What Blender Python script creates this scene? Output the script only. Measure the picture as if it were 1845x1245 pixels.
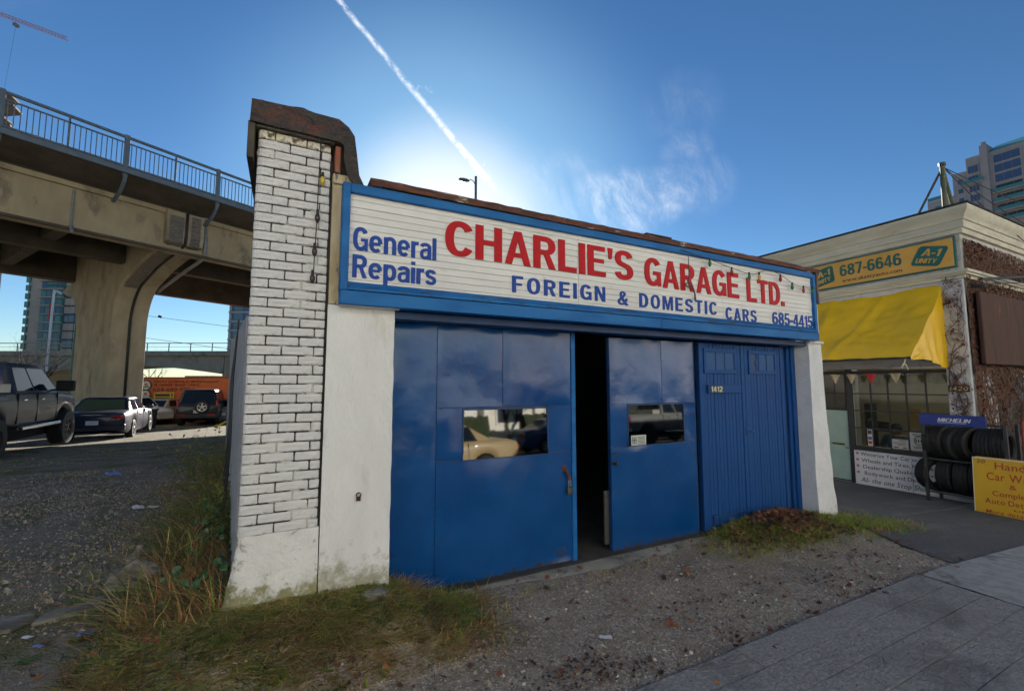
import bpy, bmesh, math, random
import numpy as np
from math import radians, sin, cos, pi, sqrt, atan2
from mathutils import Vector, Matrix, noise as mnoise

random.seed(7)
RNG = np.random.default_rng(11)
for o in list(bpy.data.objects):
    bpy.data.objects.remove(o)
SC = bpy.context.scene
COL = SC.collection

# ------------------------------------------------------------------ camera
CAM_Z = 1.60
YAW = radians(-27.1)          # to the right of the garage's normal
PITCH = math.atan(70 / 800.0)
cd = bpy.data.cameras.new("camera")
cam = bpy.data.objects.new("camera", cd)
COL.objects.link(cam)
cam.location = (0, 0, CAM_Z)
cam.rotation_euler = (pi / 2 + PITCH, 0, YAW)
cd.sensor_fit = 'HORIZONTAL'
cd.sensor_width = 36.0
cd.lens = 36.0 * 800.0 / 1845.0
cd.clip_start = 0.05
cd.clip_end = 3000
SC.camera = cam

# ------------------------------------------------------------------ sun, sky, exposure
SUN_AZ = radians(18.5)        # from +Y towards +X
SUN_EL = radians(17.0)
SUN_DIR = Vector((sin(SUN_AZ) * cos(SUN_EL), cos(SUN_AZ) * cos(SUN_EL), sin(SUN_EL)))
sd = bpy.data.lights.new("sun", 'SUN')
sd.energy = 5.0
sd.angle = radians(0.53)
sd.color = (1.0, 0.93, 0.83)
sun = bpy.data.objects.new("sun", sd)
COL.objects.link(sun)
sun.rotation_euler = (-SUN_DIR).to_track_quat('-Z', 'Y').to_euler()
sun.location = (10, 40, 30)

W = bpy.data.worlds.new("World")
SC.world = W
W.use_nodes = True
SC.view_settings.view_transform = 'Standard'
SC.view_settings.look = 'None'
SC.view_settings.gamma = 1.0
SC.view_settings.use_curve_mapping = False
SC.view_settings.exposure = 1.36
SKY_STRENGTH = 0.05


def cam_dir(u, v):
    """world direction of a direction in the sky, given by bearing and height (used for the clouds' bearings)"""
    f = 800.0
    fw0 = Vector((-sin(YAW), cos(YAW), 0)); rt = Vector((cos(YAW), sin(YAW), 0)); up0 = Vector((0, 0, 1))
    fw = fw0 * cos(PITCH) + up0 * sin(PITCH); up = -fw0 * sin(PITCH) + up0 * cos(PITCH)
    return (fw + rt * ((u - 922.5) / f) - up * ((v - 622.5) / f)).normalized()


def build_world():
    nt = W.node_tree; N = nt.nodes; Lk = nt.links
    N.clear()
    out = N.new('ShaderNodeOutputWorld'); bg = N.new('ShaderNodeBackground')
    sky = N.new('ShaderNodeTexSky'); sky.sky_type = 'NISHITA'; sky.sun_disc = False
    sky.sun_elevation = SUN_EL; sky.sun_rotation = SUN_AZ
    sky.air_density = 1.0; sky.dust_density = 0.02; sky.ozone_density = 3.0; sky.altitude = 20
    bg.inputs['Strength'].default_value = SKY_STRENGTH
    tc = N.new('ShaderNodeTexCoord')
    D = tc.outputs['Generated']

    def val(op, a, b=None, c=None, clamp=False):
        n = N.new('ShaderNodeMath'); n.operation = op; n.use_clamp = clamp
        for i, x in enumerate((a, b, c)):
            if x is None: continue
            if isinstance(x, (int, float)): n.inputs[i].default_value = x
            else: Lk.new(x, n.inputs[i])
        return n.outputs[0]

    def dot(vec):
        n = N.new('ShaderNodeVectorMath'); n.operation = 'DOT_PRODUCT'
        Lk.new(D, n.inputs[0]); n.inputs[1].default_value = vec
        return n.outputs['Value']

    def ss(x, a, b):
        n = N.new('ShaderNodeMapRange'); n.interpolation_type = 'SMOOTHSTEP'
        Lk.new(x, n.inputs['Value']); n.inputs['From Min'].default_value = a; n.inputs['From Max'].default_value = b
        return n.outputs['Result']

    def noise(scale, detail, rough, dist=0.0, vec=None, off=0.0):
        n = N.new('ShaderNodeTexNoise'); n.inputs['Scale'].default_value = scale
        n.inputs['Detail'].default_value = detail; n.inputs['Roughness'].default_value = rough
        n.inputs['Distortion'].default_value = dist
        Lk.new(vec if vec is not None else D, n.inputs['Vector'])
        return n.outputs['Fac']

    # contrail: a thin band along a great circle
    A = cam_dir(560, -60); B = cam_dir(900, 352)
    n = A.cross(B).normalized(); t = (B - A * A.dot(B)).normalized()
    ang_B = math.acos(A.dot(B))
    wob = noise(16, 4, 0.6)
    side = val('ADD', dot(tuple(n)), val('MULTIPLY', val('SUBTRACT', wob, 0.5), 0.006))
    along = val('ARCTAN2', dot(tuple(t)), dot(tuple(A)))
    width = val('MULTIPLY_ADD', ss(along, 0.0, ang_B), 0.004, 0.0055)
    # sharper on the sunny right side, frayed on the left
    core = val('SUBTRACT', 1.0, val('DIVIDE', val('ABSOLUTE', side), width), clamp=True)
    fray_n = noise(60, 6, 0.7)
    fray = val('MULTIPLY', core, ss(fray_n, 0.30, 0.60))
    wide = val('SUBTRACT', 1.0, val('DIVIDE', val('ABSOLUTE', val('ADD', side, 0.012)), 0.024), clamp=True)
    puff = val('MULTIPLY', val('MULTIPLY', wide, ss(noise(36, 6, 0.75), 0.58, 0.8)), ss(along, ang_B * .25, ang_B * .6))
    trail = val('ADD', val('MULTIPLY', fray, 0.78), val('MULTIPLY', puff, 0.7), clamp=True)
    ends = val('MULTIPLY', ss(along, -0.5, -0.2), val('SUBTRACT', 1.0, ss(along, ang_B * .84, ang_B * 1.02)))
    trail = val('MULTIPLY', trail, ends)

    # cirrus wisps: swept noise gathered round a few bearings
    mp = N.new('ShaderNodeMapping'); mp.inputs['Rotation'].default_value = (0.5, 0.35, -0.6); mp.inputs['Scale'].default_value = (1.0, 2.4, 1.0)
    Lk.new(D, mp.inputs['Vector'])
    wisp = ss(noise(5.0, 10, 0.66, 0.5, mp.outputs['Vector']), 0.34, 0.72)
    blobs = None
    for (u, v, r, s) in ((1105, 360, .045, .95), (1150, 366, .045, 1.0), (1190, 354, .04, .9), (1066, 350, .035, .6), (1225, 335, .04, .5), (1236, 280, .035, .26), (1230, 200, .05, .09), (1270, 335, .04, .22), (1010, 385, .09, .3)):
        m = val('MULTIPLY', ss(dot(tuple(cam_dir(u, v))), cos(r * 1.7), 1.0), s)
        blobs = m if blobs is None else val('MAXIMUM', blobs, m)
    fine = ss(noise(22, 8, 0.7, 0.6, mp.outputs['Vector']), 0.25, 0.75)
    cir = val('MULTIPLY', val('MULTIPLY', wisp, blobs), val('MULTIPLY_ADD', fine, .75, .25))
    veil = val('MULTIPLY', ss(noise(2.2, 7, 0.6, 0.8, mp.outputs['Vector'], 0), 0.55, 0.85), 0.05)
    # thin bright veil round the sun
    aur = val('POWER', ss(dot(tuple(SUN_DIR)), cos(.32), 1.0), 1.7)
    wide_aur = val('POWER', ss(dot(tuple(SUN_DIR)), cos(.62), 1.0), 2.0)
    veil = val('ADD', veil, val('MULTIPLY', aur, .85))
    cloud = val('ADD', val('ADD', trail, val('MULTIPLY', cir, .95)), veil, clamp=True)

    mix = N.new('ShaderNodeMix'); mix.data_type = 'RGBA'
    Lk.new(cloud, mix.inputs['Factor'])
    hs = N.new('ShaderNodeHueSaturation'); hs.inputs['Saturation'].default_value = 1.15; hs.inputs['Value'].default_value = 0.92
    Lk.new(sky.outputs['Color'], hs.inputs['Color'])
    gr = N.new('ShaderNodeMix'); gr.data_type = 'RGBA'; gr.blend_type = 'MULTIPLY'; gr.inputs['Factor'].default_value = 1.0
    Lk.new(hs.outputs[0], gr.inputs[6]); gr.inputs[7].default_value = (.95, 1.0, 1.08, 1)
    hz = N.new('ShaderNodeMix'); hz.data_type = 'RGBA'                 # broad pale scatter on the sun's side
    Lk.new(val('MULTIPLY', wide_aur, .42), hz.inputs['Factor']); Lk.new(gr.outputs[2], hz.inputs[6]); hz.inputs[7].default_value = (4.6, 8.2, 10.6, 1)
    Lk.new(hz.outputs[2], mix.inputs[6])
    mix.inputs[7].default_value = (9.5, 9.8, 10.3, 1)
    Lk.new(mix.outputs[2], bg.inputs['Color'])
    Lk.new(bg.outputs[0], out.inputs['Surface'])


build_world()

# ------------------------------------------------------------------ mesh helpers


class MB:
    def __init__(self):
        self.v = []; self.f = []; self.mi = []; self.cur = 0

    def add(self, vs, fs, mi=None):
        b = len(self.v); self.v += [tuple(p) for p in vs]
        for f in fs:
            self.f.append(tuple(i + b for i in f)); self.mi.append(self.cur if mi is None else mi)
        return self

    def box(self, x0, x1, y0, y1, z0, z1, mi=None, m=None):
        vs = [(x0, y0, z0), (x1, y0, z0), (x1, y1, z0), (x0, y1, z0), (x0, y0, z1), (x1, y0, z1), (x1, y1, z1), (x0, y1, z1)]
        if m is not None: vs = [tuple(m @ Vector(p)) for p in vs]
        return self.add(vs, [(0, 3, 2, 1), (4, 5, 6, 7), (0, 1, 5, 4), (1, 2, 6, 5), (2, 3, 7, 6), (3, 0, 4, 7)], mi)

    def cbox(self, x0, x1, y0, y1, z0, z1, c=0.005, mi=None, m=None):
        """box with chamfered edges (24 verts)"""
        hx, hy, hz = (x1 - x0) / 2, (y1 - y0) / 2, (z1 - z0) / 2
        c = min(c, hx * .45, hy * .45, hz * .45)
        ctr = Vector(((x0 + x1) / 2, (y0 + y1) / 2, (z0 + z1) / 2))
        vs = []; idx = {}
        for sx in (-1, 1):
            for sy in (-1, 1):
                for sz in (-1, 1):
                    for ax in range(3):
                        p = [sx * (hx - c), sy * (hy - c), sz * (hz - c)]
                        p[ax] = (sx * hx, sy * hy, sz * hz)[ax]
                        idx[(sx, sy, sz, ax)] = len(vs); vs.append(Vector(p) + ctr)
        fs = []
        for ax in range(3):
            a, b = (ax + 1) % 3, (ax + 2) % 3
            for s in (-1, 1):
                q = []
                for (sa, sb) in ((-1, -1), (1, -1), (1, 1), (-1, 1)):
                    k = [0, 0, 0]; k[ax] = s; k[a] = sa; k[b] = sb
                    q.append(idx[(k[0], k[1], k[2], ax)])
                fs.append(tuple(q) if s > 0 else tuple(reversed(q)))
        for ax in range(3):
            a, b = (ax + 1) % 3, (ax + 2) % 3
            for sa in (-1, 1):
                for sb in (-1, 1):
                    def kk(s, w):
                        k = [0, 0, 0]; k[ax] = s; k[a] = sa; k[b] = sb
                        return idx[(k[0], k[1], k[2], w)]
                    q = (kk(-1, a), kk(1, a), kk(1, b), kk(-1, b))
                    fs.append(q if sa * sb < 0 else tuple(reversed(q)))
        for sx in (-1, 1):
            for sy in (-1, 1):
                for sz in (-1, 1):
                    q = tuple(idx[(sx, sy, sz, a)] for a in range(3))
                    fs.append(q if sx * sy * sz > 0 else tuple(reversed(q)))
        if m is not None: vs = [m @ p for p in vs]
        return self.add(vs, fs, mi)

    def prism(self, poly, a0, a1, axis='y', mi=None):
        """extrude a 2D polygon. axis y: poly in (x,z); x: poly in (y,z); z: poly in (x,y)"""
        n = len(poly)
        def P(p, a):
            return (p[0], a, p[1]) if axis == 'y' else ((a, p[0], p[1]) if axis == 'x' else (p[0], p[1], a))
        vs = [P(p, a0) for p in poly] + [P(p, a1) for p in poly]
        fs = [tuple(range(n)), tuple(range(2 * n - 1, n - 1, -1))]
        for i in range(n):
            j = (i + 1) % n
            fs.append((i, i + n, j + n, j))
        return self.add(vs, fs, mi)

    def tube(self, pts, r, seg=8, mi=None, cap=True, closed=False):
        pts = [Vector(p) for p in pts]; n = len(pts)
        rs = r if isinstance(r, (list, tuple)) else [r] * n
        rings = []; ref = None
        for i, p in enumerate(pts):
            a = pts[i - 1] if i > 0 else (pts[-1] if closed else p); b = pts[(i + 1) % n] if (i < n - 1 or closed) else p
            t = (b - a)
            t = t.normalized() if t.length > 1e-9 else Vector((0, 0, 1))
            if ref is None: ref = t.orthogonal().normalized()
            ref = (ref - t * ref.dot(t)); ref = ref.normalized() if ref.length > 1e-6 else t.orthogonal().normalized()
            bi = t.cross(ref)
            rings.append([p + (ref * cos(2 * pi * k / seg) + bi * sin(2 * pi * k / seg)) * rs[i] for k in range(seg)])
        vs = [q for rg in rings for q in rg]; fs = []
        m = n if closed else n - 1
        for i in range(m):
            i2 = (i + 1) % n
            for k in range(seg):
                k2 = (k + 1) % seg
                fs.append((i * seg + k, i * seg + k2, i2 * seg + k2, i2 * seg + k))
        if cap and not closed:
            fs.append(tuple(range(seg - 1, -1, -1))); fs.append(tuple((n - 1) * seg + k for k in range(seg)))
        return self.add(vs, fs, mi)

    def cyl(self, p0, p1, r0, r1=None, seg=16, mi=None):
        return self.tube([p0, p1], [r0, r0 if r1 is None else r1], seg, mi)

    def lathe(self, prof, c, axis, seg=24, mi=None, closed=False):
        """prof: list of (r, a) along axis vector through c"""
        ax = Vector(axis).normalized(); e1 = ax.orthogonal().normalized(); e2 = ax.cross(e1); c = Vector(c)
        n = len(prof); vs = []; fs = []
        for (r, a) in prof:
            for k in range(seg):
                th = 2 * pi * k / seg
                vs.append(c + ax * a + (e1 * cos(th) + e2 * sin(th)) * r)
        for i in range(n if closed else n - 1):
            i2 = (i + 1) % n
            for k in range(seg):
                k2 = (k + 1) % seg
                fs.append((i * seg + k, i * seg + k2, i2 * seg + k2, i2 * seg + k))
        return self.add(vs, fs, mi)

    def grid(self, fn, nu, nv, mi=None):
        vs = [fn(i / nu, j / nv) for j in range(nv + 1) for i in range(nu + 1)]
        fs = [(j * (nu + 1) + i, j * (nu + 1) + i + 1, (j + 1) * (nu + 1) + i + 1, (j + 1) * (nu + 1) + i) for j in range(nv) for i in range(nu)]
        return self.add(vs, fs, mi)

    def ico(self, c, r, seed=0, rough=0.2, sq=(1, 1, 1), sub=2, mi=None):
        bm = bmesh.new(); bmesh.ops.create_icosphere(bm, subdivisions=sub, radius=1.0)
        c = Vector(c); vs = []
        for v in bm.verts:
            n = mnoise.noise(v.co * 1.3 + Vector((seed * 7.1, seed * 3.3, 0))) + .4 * mnoise.noise(v.co * 3.1 + Vector((0, seed * 5.3, 1))) + (.22 * mnoise.noise(v.co * 7.3 + Vector((seed, 0, 4))) if sub > 2 else 0)
            p = v.co * (1 + rough * n) * r
            vs.append(c + Vector((p.x * sq[0], p.y * sq[1], p.z * sq[2])))
        fs = [tuple(v.index for v in f.verts) for f in bm.faces]
        bm.free()
        return self.add(vs, fs, mi)

    def mesh(self, name, mats, smooth=False, normals=True):
        me = bpy.data.meshes.new(name)
        me.from_pydata(self.v, [], self.f)
        for m in (mats if isinstance(mats, (list, tuple)) else [mats]): me.materials.append(m)
        if any(self.mi): me.polygons.foreach_set('material_index', self.mi)
        if normals:
            bm = bmesh.new(); bm.from_mesh(me)
            bmesh.ops.recalc_face_normals(bm, faces=bm.faces)
            bm.to_mesh(me); bm.free()
        if smooth:
            me.polygons.foreach_set('use_smooth', [True] * len(me.polygons))
            if smooth is not True: me.set_sharp_from_angle(angle=radians(smooth))
        me.update()
        return me

    def build(self, name, mats, parent=None, smooth=False, normals=True, **kw):
        return put(name, self.mesh(name, mats, smooth, normals), parent, **kw)


def put(name, me, parent=None, loc=None, rot=None, scale=None, **props):
    o = bpy.data.objects.new(name, me)
    COL.objects.link(o)
    if parent is not None:
        o.parent = parent
        if parent.get('_w'): o.matrix_parent_inverse = Matrix.Translation(-Vector(parent.location))
    if loc is not None: o.location = loc
    if rot is not None: o.rotation_euler = rot
    if scale is not None: o.scale = scale
    for k, v in props.items(): o[k] = v
    return o


def thing(name, label, cat, loc=(0, 0, 0), rz=0.0, group=None, world=True):
    """Empty at a thing's base. world=True: its parts are written in world coordinates"""
    o = bpy.data.objects.new(name, None); COL.objects.link(o)
    o.empty_display_size = .2
    o.location = loc; o.rotation_euler = (0, 0, rz)
    o['label'] = label; o['category'] = cat
    if group: o['group'] = group
    if world: o['_w'] = 1
    return o


def tag(o, label, cat=None, group=None, kind=None):
    o['label'] = label
    if cat: o['category'] = cat
    if group: o['group'] = group
    if kind: o['kind'] = kind
    return o


def structure(o): o['kind'] = 'structure'; return o


def bevel(o, w=0.006, seg=2, ang=40):
    m = o.modifiers.new('edge', 'BEVEL'); m.width = w; m.segments = seg; m.limit_method = 'ANGLE'; m.angle_limit = radians(ang)
    m.harden_normals = False
    return o


def copy_tree(o, parent=None):
    c = o.copy(); COL.objects.link(c); c.parent = parent
    for ch in [x for x in bpy.data.objects if x.parent is o]: copy_tree(ch, c)
    return c


def S(a, b, x):
    t = min(1.0, max(0.0, (x - a) / (b - a))); return t * t * (3 - 2 * t)


def lerp(a, b, t): return a + (b - a) * t


def interp(x, xs, ys):
    return float(np.interp(x, xs, ys))


# ------------------------------------------------------------------ materials
MATS = {}


def mat(name, c1, c2=None, scale=4.0, detail=5.0, rough=0.7, metal=0.0, bump=0.0, bscale=40.0, lo=0.35, hi=0.65, spec=0.5,
        c3=None, s3=1.2, lo3=0.5, hi3=0.62, stretch=None, coat=0.0, rvar=0.0, bump2=0.0, b2scale=3.0, distort=0.0, coords='Object', bdist=0.02):
    """procedural surface: two colours mixed by noise, a third in blotches, fine and broad relief"""
    if name in MATS: return MATS[name]
    m = bpy.data.materials.new(name); m.use_nodes = True; MATS[name] = m
    nt = m.node_tree; N = nt.nodes; Lk = nt.links
    bs = N['Principled BSDF']
    bs.inputs['Roughness'].default_value = rough; bs.inputs['Metallic'].default_value = metal
    bs.inputs['Specular IOR Level'].default_value = spec
    if coat: bs.inputs['Coat Weight'].default_value = coat; bs.inputs['Coat Roughness'].default_value = 0.06
    tc = N.new('ShaderNodeTexCoord'); vec = tc.outputs[coords]
    if stretch:
        mp = N.new('ShaderNodeMapping'); mp.inputs['Scale'].default_value = stretch
        Lk.new(vec, mp.inputs['Vector']); svec = mp.outputs['Vector']
    else: svec = vec

    def noise(sc, dt, v, ds=0.0, rg=0.6):
        n = N.new('ShaderNodeTexNoise'); n.inputs['Scale'].default_value = sc; n.inputs['Detail'].default_value = dt
        n.inputs['Roughness'].default_value = rg; n.inputs['Distortion'].default_value = ds
        Lk.new(v, n.inputs['Vector']); return n.outputs['Fac']

    def ramp(fac, a, b):
        r = N.new('ShaderNodeMapRange'); r.interpolation_type = 'SMOOTHSTEP'
        r.inputs['From Min'].default_value = a; r.inputs['From Max'].default_value = b
        Lk.new(fac, r.inputs['Value']); return r.outputs['Result']

    def mix(fac, a, b):
        x = N.new('ShaderNodeMix'); x.data_type = 'RGBA'; Lk.new(fac, x.inputs['Factor'])
        for s, c in ((6, a), (7, b)):
            if isinstance(c, tuple): x.inputs[s].default_value = (*c[:3], 1)
            else: Lk.new(c, x.inputs[s])
        return x.outputs[2]
    col = c1
    n1 = None
    if c2 is not None:
        n1 = noise(scale, detail, svec, distort)
        col = mix(ramp(n1, lo, hi), c1, c2)
    if c3 is not None:
        n3 = noise(s3, 6, svec, .4, .68)
        col = mix(ramp(n3, lo3, hi3), col, c3)
    if isinstance(col, tuple): bs.inputs['Base Color'].default_value = (*col[:3], 1)
    else: Lk.new(col, bs.inputs['Base Color'])
    if rvar and n1 is not None:
        r = N.new('ShaderNodeMapRange'); Lk.new(n1, r.inputs['Value'])
        r.inputs['From Min'].default_value = .3; r.inputs['From Max'].default_value = .7
        r.inputs['To Min'].default_value = max(0, rough - rvar); r.inputs['To Max'].default_value = min(1, rough + rvar)
        Lk.new(r.outputs[0], bs.inputs['Roughness'])
    prev = None
    for st, sc, dist in ((bump2, b2scale, 0.05), (bump, bscale, bdist)):
        if st:
            b = N.new('ShaderNodeBump'); b.inputs['Strength'].default_value = st; b.inputs['Distance'].default_value = dist
            Lk.new(noise(sc, 4, svec), b.inputs['Height'])
            if prev is not None: Lk.new(prev, b.inputs['Normal'])
            prev = b.outputs['Normal']
    if prev is not None: Lk.new(prev, bs.inputs['Normal'])
    return m


def add_band(m, axis, a, b, col, scale=6.0, amount=1.0, lo=0.42, hi=0.6):
    """stain that grows along an object axis (moss at a wall's foot, grime under a ledge), broken by noise"""
    nt = m.node_tree; N = nt.nodes; Lk = nt.links; bs = N['Principled BSDF']
    tc = N.new('ShaderNodeTexCoord'); sep = N.new('ShaderNodeSeparateXYZ'); Lk.new(tc.outputs['Object'], sep.inputs[0])
    r = N.new('ShaderNodeMapRange'); r.interpolation_type = 'SMOOTHSTEP'; r.inputs['From Min'].default_value = a; r.inputs['From Max'].default_value = b
    Lk.new(sep.outputs['XYZ'.index(axis)], r.inputs['Value'])
    n = N.new('ShaderNodeTexNoise'); n.inputs['Scale'].default_value = scale; n.inputs['Detail'].default_value = 7; n.inputs['Roughness'].default_value = .7
    Lk.new(tc.outputs['Object'], n.inputs['Vector'])
    ad = N.new('ShaderNodeMath'); ad.operation = 'MULTIPLY_ADD'; Lk.new(r.outputs[0], ad.inputs[0]); ad.inputs[1].default_value = .5 * amount
    sub = N.new('ShaderNodeMath'); sub.operation = 'SUBTRACT'; Lk.new(n.outputs['Fac'], sub.inputs[0]); sub.inputs[1].default_value = .25
    Lk.new(sub.outputs[0], ad.inputs[2])
    r2 = N.new('ShaderNodeMapRange'); r2.interpolation_type = 'SMOOTHSTEP'; r2.inputs['From Min'].default_value = lo; r2.inputs['From Max'].default_value = hi
    Lk.new(ad.outputs[0], r2.inputs['Value'])
    x = N.new('ShaderNodeMix'); x.data_type = 'RGBA'; Lk.new(r2.outputs[0], x.inputs['Factor'])
    inp = bs.inputs['Base Color']
    if inp.is_linked:
        src = inp.links[0].from_socket; Lk.new(src, x.inputs[6])
    else: x.inputs[6].default_value = inp.default_value
    x.inputs[7].default_value = (*col, 1)
    Lk.new(x.outputs[2], inp)
    return m


def glass_mat(name, tint=(0.02, 0.025, 0.03), rough=0.03, metal=0.0, ior=1.5, trans=0.0, bump=0.0, spec=0.5):
    if name in MATS: return MATS[name]
    m = bpy.data.materials.new(name); m.use_nodes = True; MATS[name] = m
    nt = m.node_tree; bs = nt.nodes['Principled BSDF']
    bs.inputs['Base Color'].default_value = (*tint, 1); bs.inputs['Roughness'].default_value = rough
    bs.inputs['Metallic'].default_value = metal; bs.inputs['IOR'].default_value = ior
    bs.inputs['Transmission Weight'].default_value = trans
    bs.inputs['Specular IOR Level'].default_value = spec
    if bump:
        n = nt.nodes.new('ShaderNodeTexNoise'); n.inputs['Scale'].default_value = 3.0
        tc = nt.nodes.new('ShaderNodeTexCoord'); nt.links.new(tc.outputs['Object'], n.inputs['Vector'])
        b = nt.nodes.new('ShaderNodeBump'); b.inputs['Strength'].default_value = bump; b.inputs['Distance'].default_value = .02
        nt.links.new(n.outputs['Fac'], b.inputs['Height']); nt.links.new(b.outputs['Normal'], bs.inputs['Normal'])
    return m


def clear_glass(name, tint=(0.8, 0.85, 0.85), refl=1.5):
    """thin window pane: see-through with a sky reflection (no refraction, so light comes through)"""
    if name in MATS: return MATS[name]
    m = bpy.data.materials.new(name); m.use_nodes = True; MATS[name] = m
    nt = m.node_tree; N = nt.nodes; Lk = nt.links
    N.remove(N['Principled BSDF'])
    tr = N.new('ShaderNodeBsdfTransparent'); tr.inputs[0].default_value = (*tint, 1)
    gl = N.new('ShaderNodeBsdfGlossy'); gl.inputs['Roughness'].default_value = .02; gl.inputs['Color'].default_value = (.9, .95, .95, 1)
    fr = N.new('ShaderNodeFresnel'); fr.inputs['IOR'].default_value = refl
    mx = N.new('ShaderNodeMixShader'); Lk.new(fr.outputs[0], mx.inputs[0]); Lk.new(tr.outputs[0], mx.inputs[1]); Lk.new(gl.outputs[0], mx.inputs[2])
    Lk.new(mx.outputs[0], N['Material Output'].inputs['Surface'])
    return m


# ------------------------------------------------------------------ lettering
GLYPH = {}


def _arc(cx, cy, rx, ry, a0, a1, n=16, e=2.35):
    out = []
    for k in range(n + 1):
        a = radians(a0 + (a1 - a0) * k / n); c, q = cos(a), sin(a)
        out.append((cx + rx * math.copysign(abs(c) ** (2 / e), c), cy + ry * math.copysign(abs(q) ** (2 / e), q)))
    return out


SV, SH = .19, .155            # stroke weights of the painted sans capitals


def _rib(path, closed=False, k=1.0):
    """ribbon along a centre line: heavier where it runs upright, lighter where it runs level"""
    L = []; R = []; n = len(path)
    for i in range(n):
        a = path[i - 1] if (i > 0 or closed) else path[i]; b = path[(i + 1) % n] if (i < n - 1 or closed) else path[i]
        dx, dy = b[0] - a[0], b[1] - a[1]; l = math.hypot(dx, dy) or 1e-6; dx /= l; dy /= l
        h = k * .5 * math.hypot(SV * dy, SH * dx)
        L.append((path[i][0] - dy * h, path[i][1] + dx * h)); R.append((path[i][0] + dy * h, path[i][1] - dx * h))
    return ([L, R] if closed else [L + R[::-1]])


def _rect(x0, y0, x1, y1): return [[(x0, y0), (x1, y0), (x1, y1), (x0, y1)]]


def _ring(cx, cy, rx, ry, e=2.35, k=1.0): return [_arc(cx, cy, rx + SV / 2 * k, ry + SH / 2 * k, 0, 337.5, 30, e), _arc(cx, cy, rx - SV / 2 * k, ry - SH / 2 * k, 0, 337.5, 30, e)]


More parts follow.
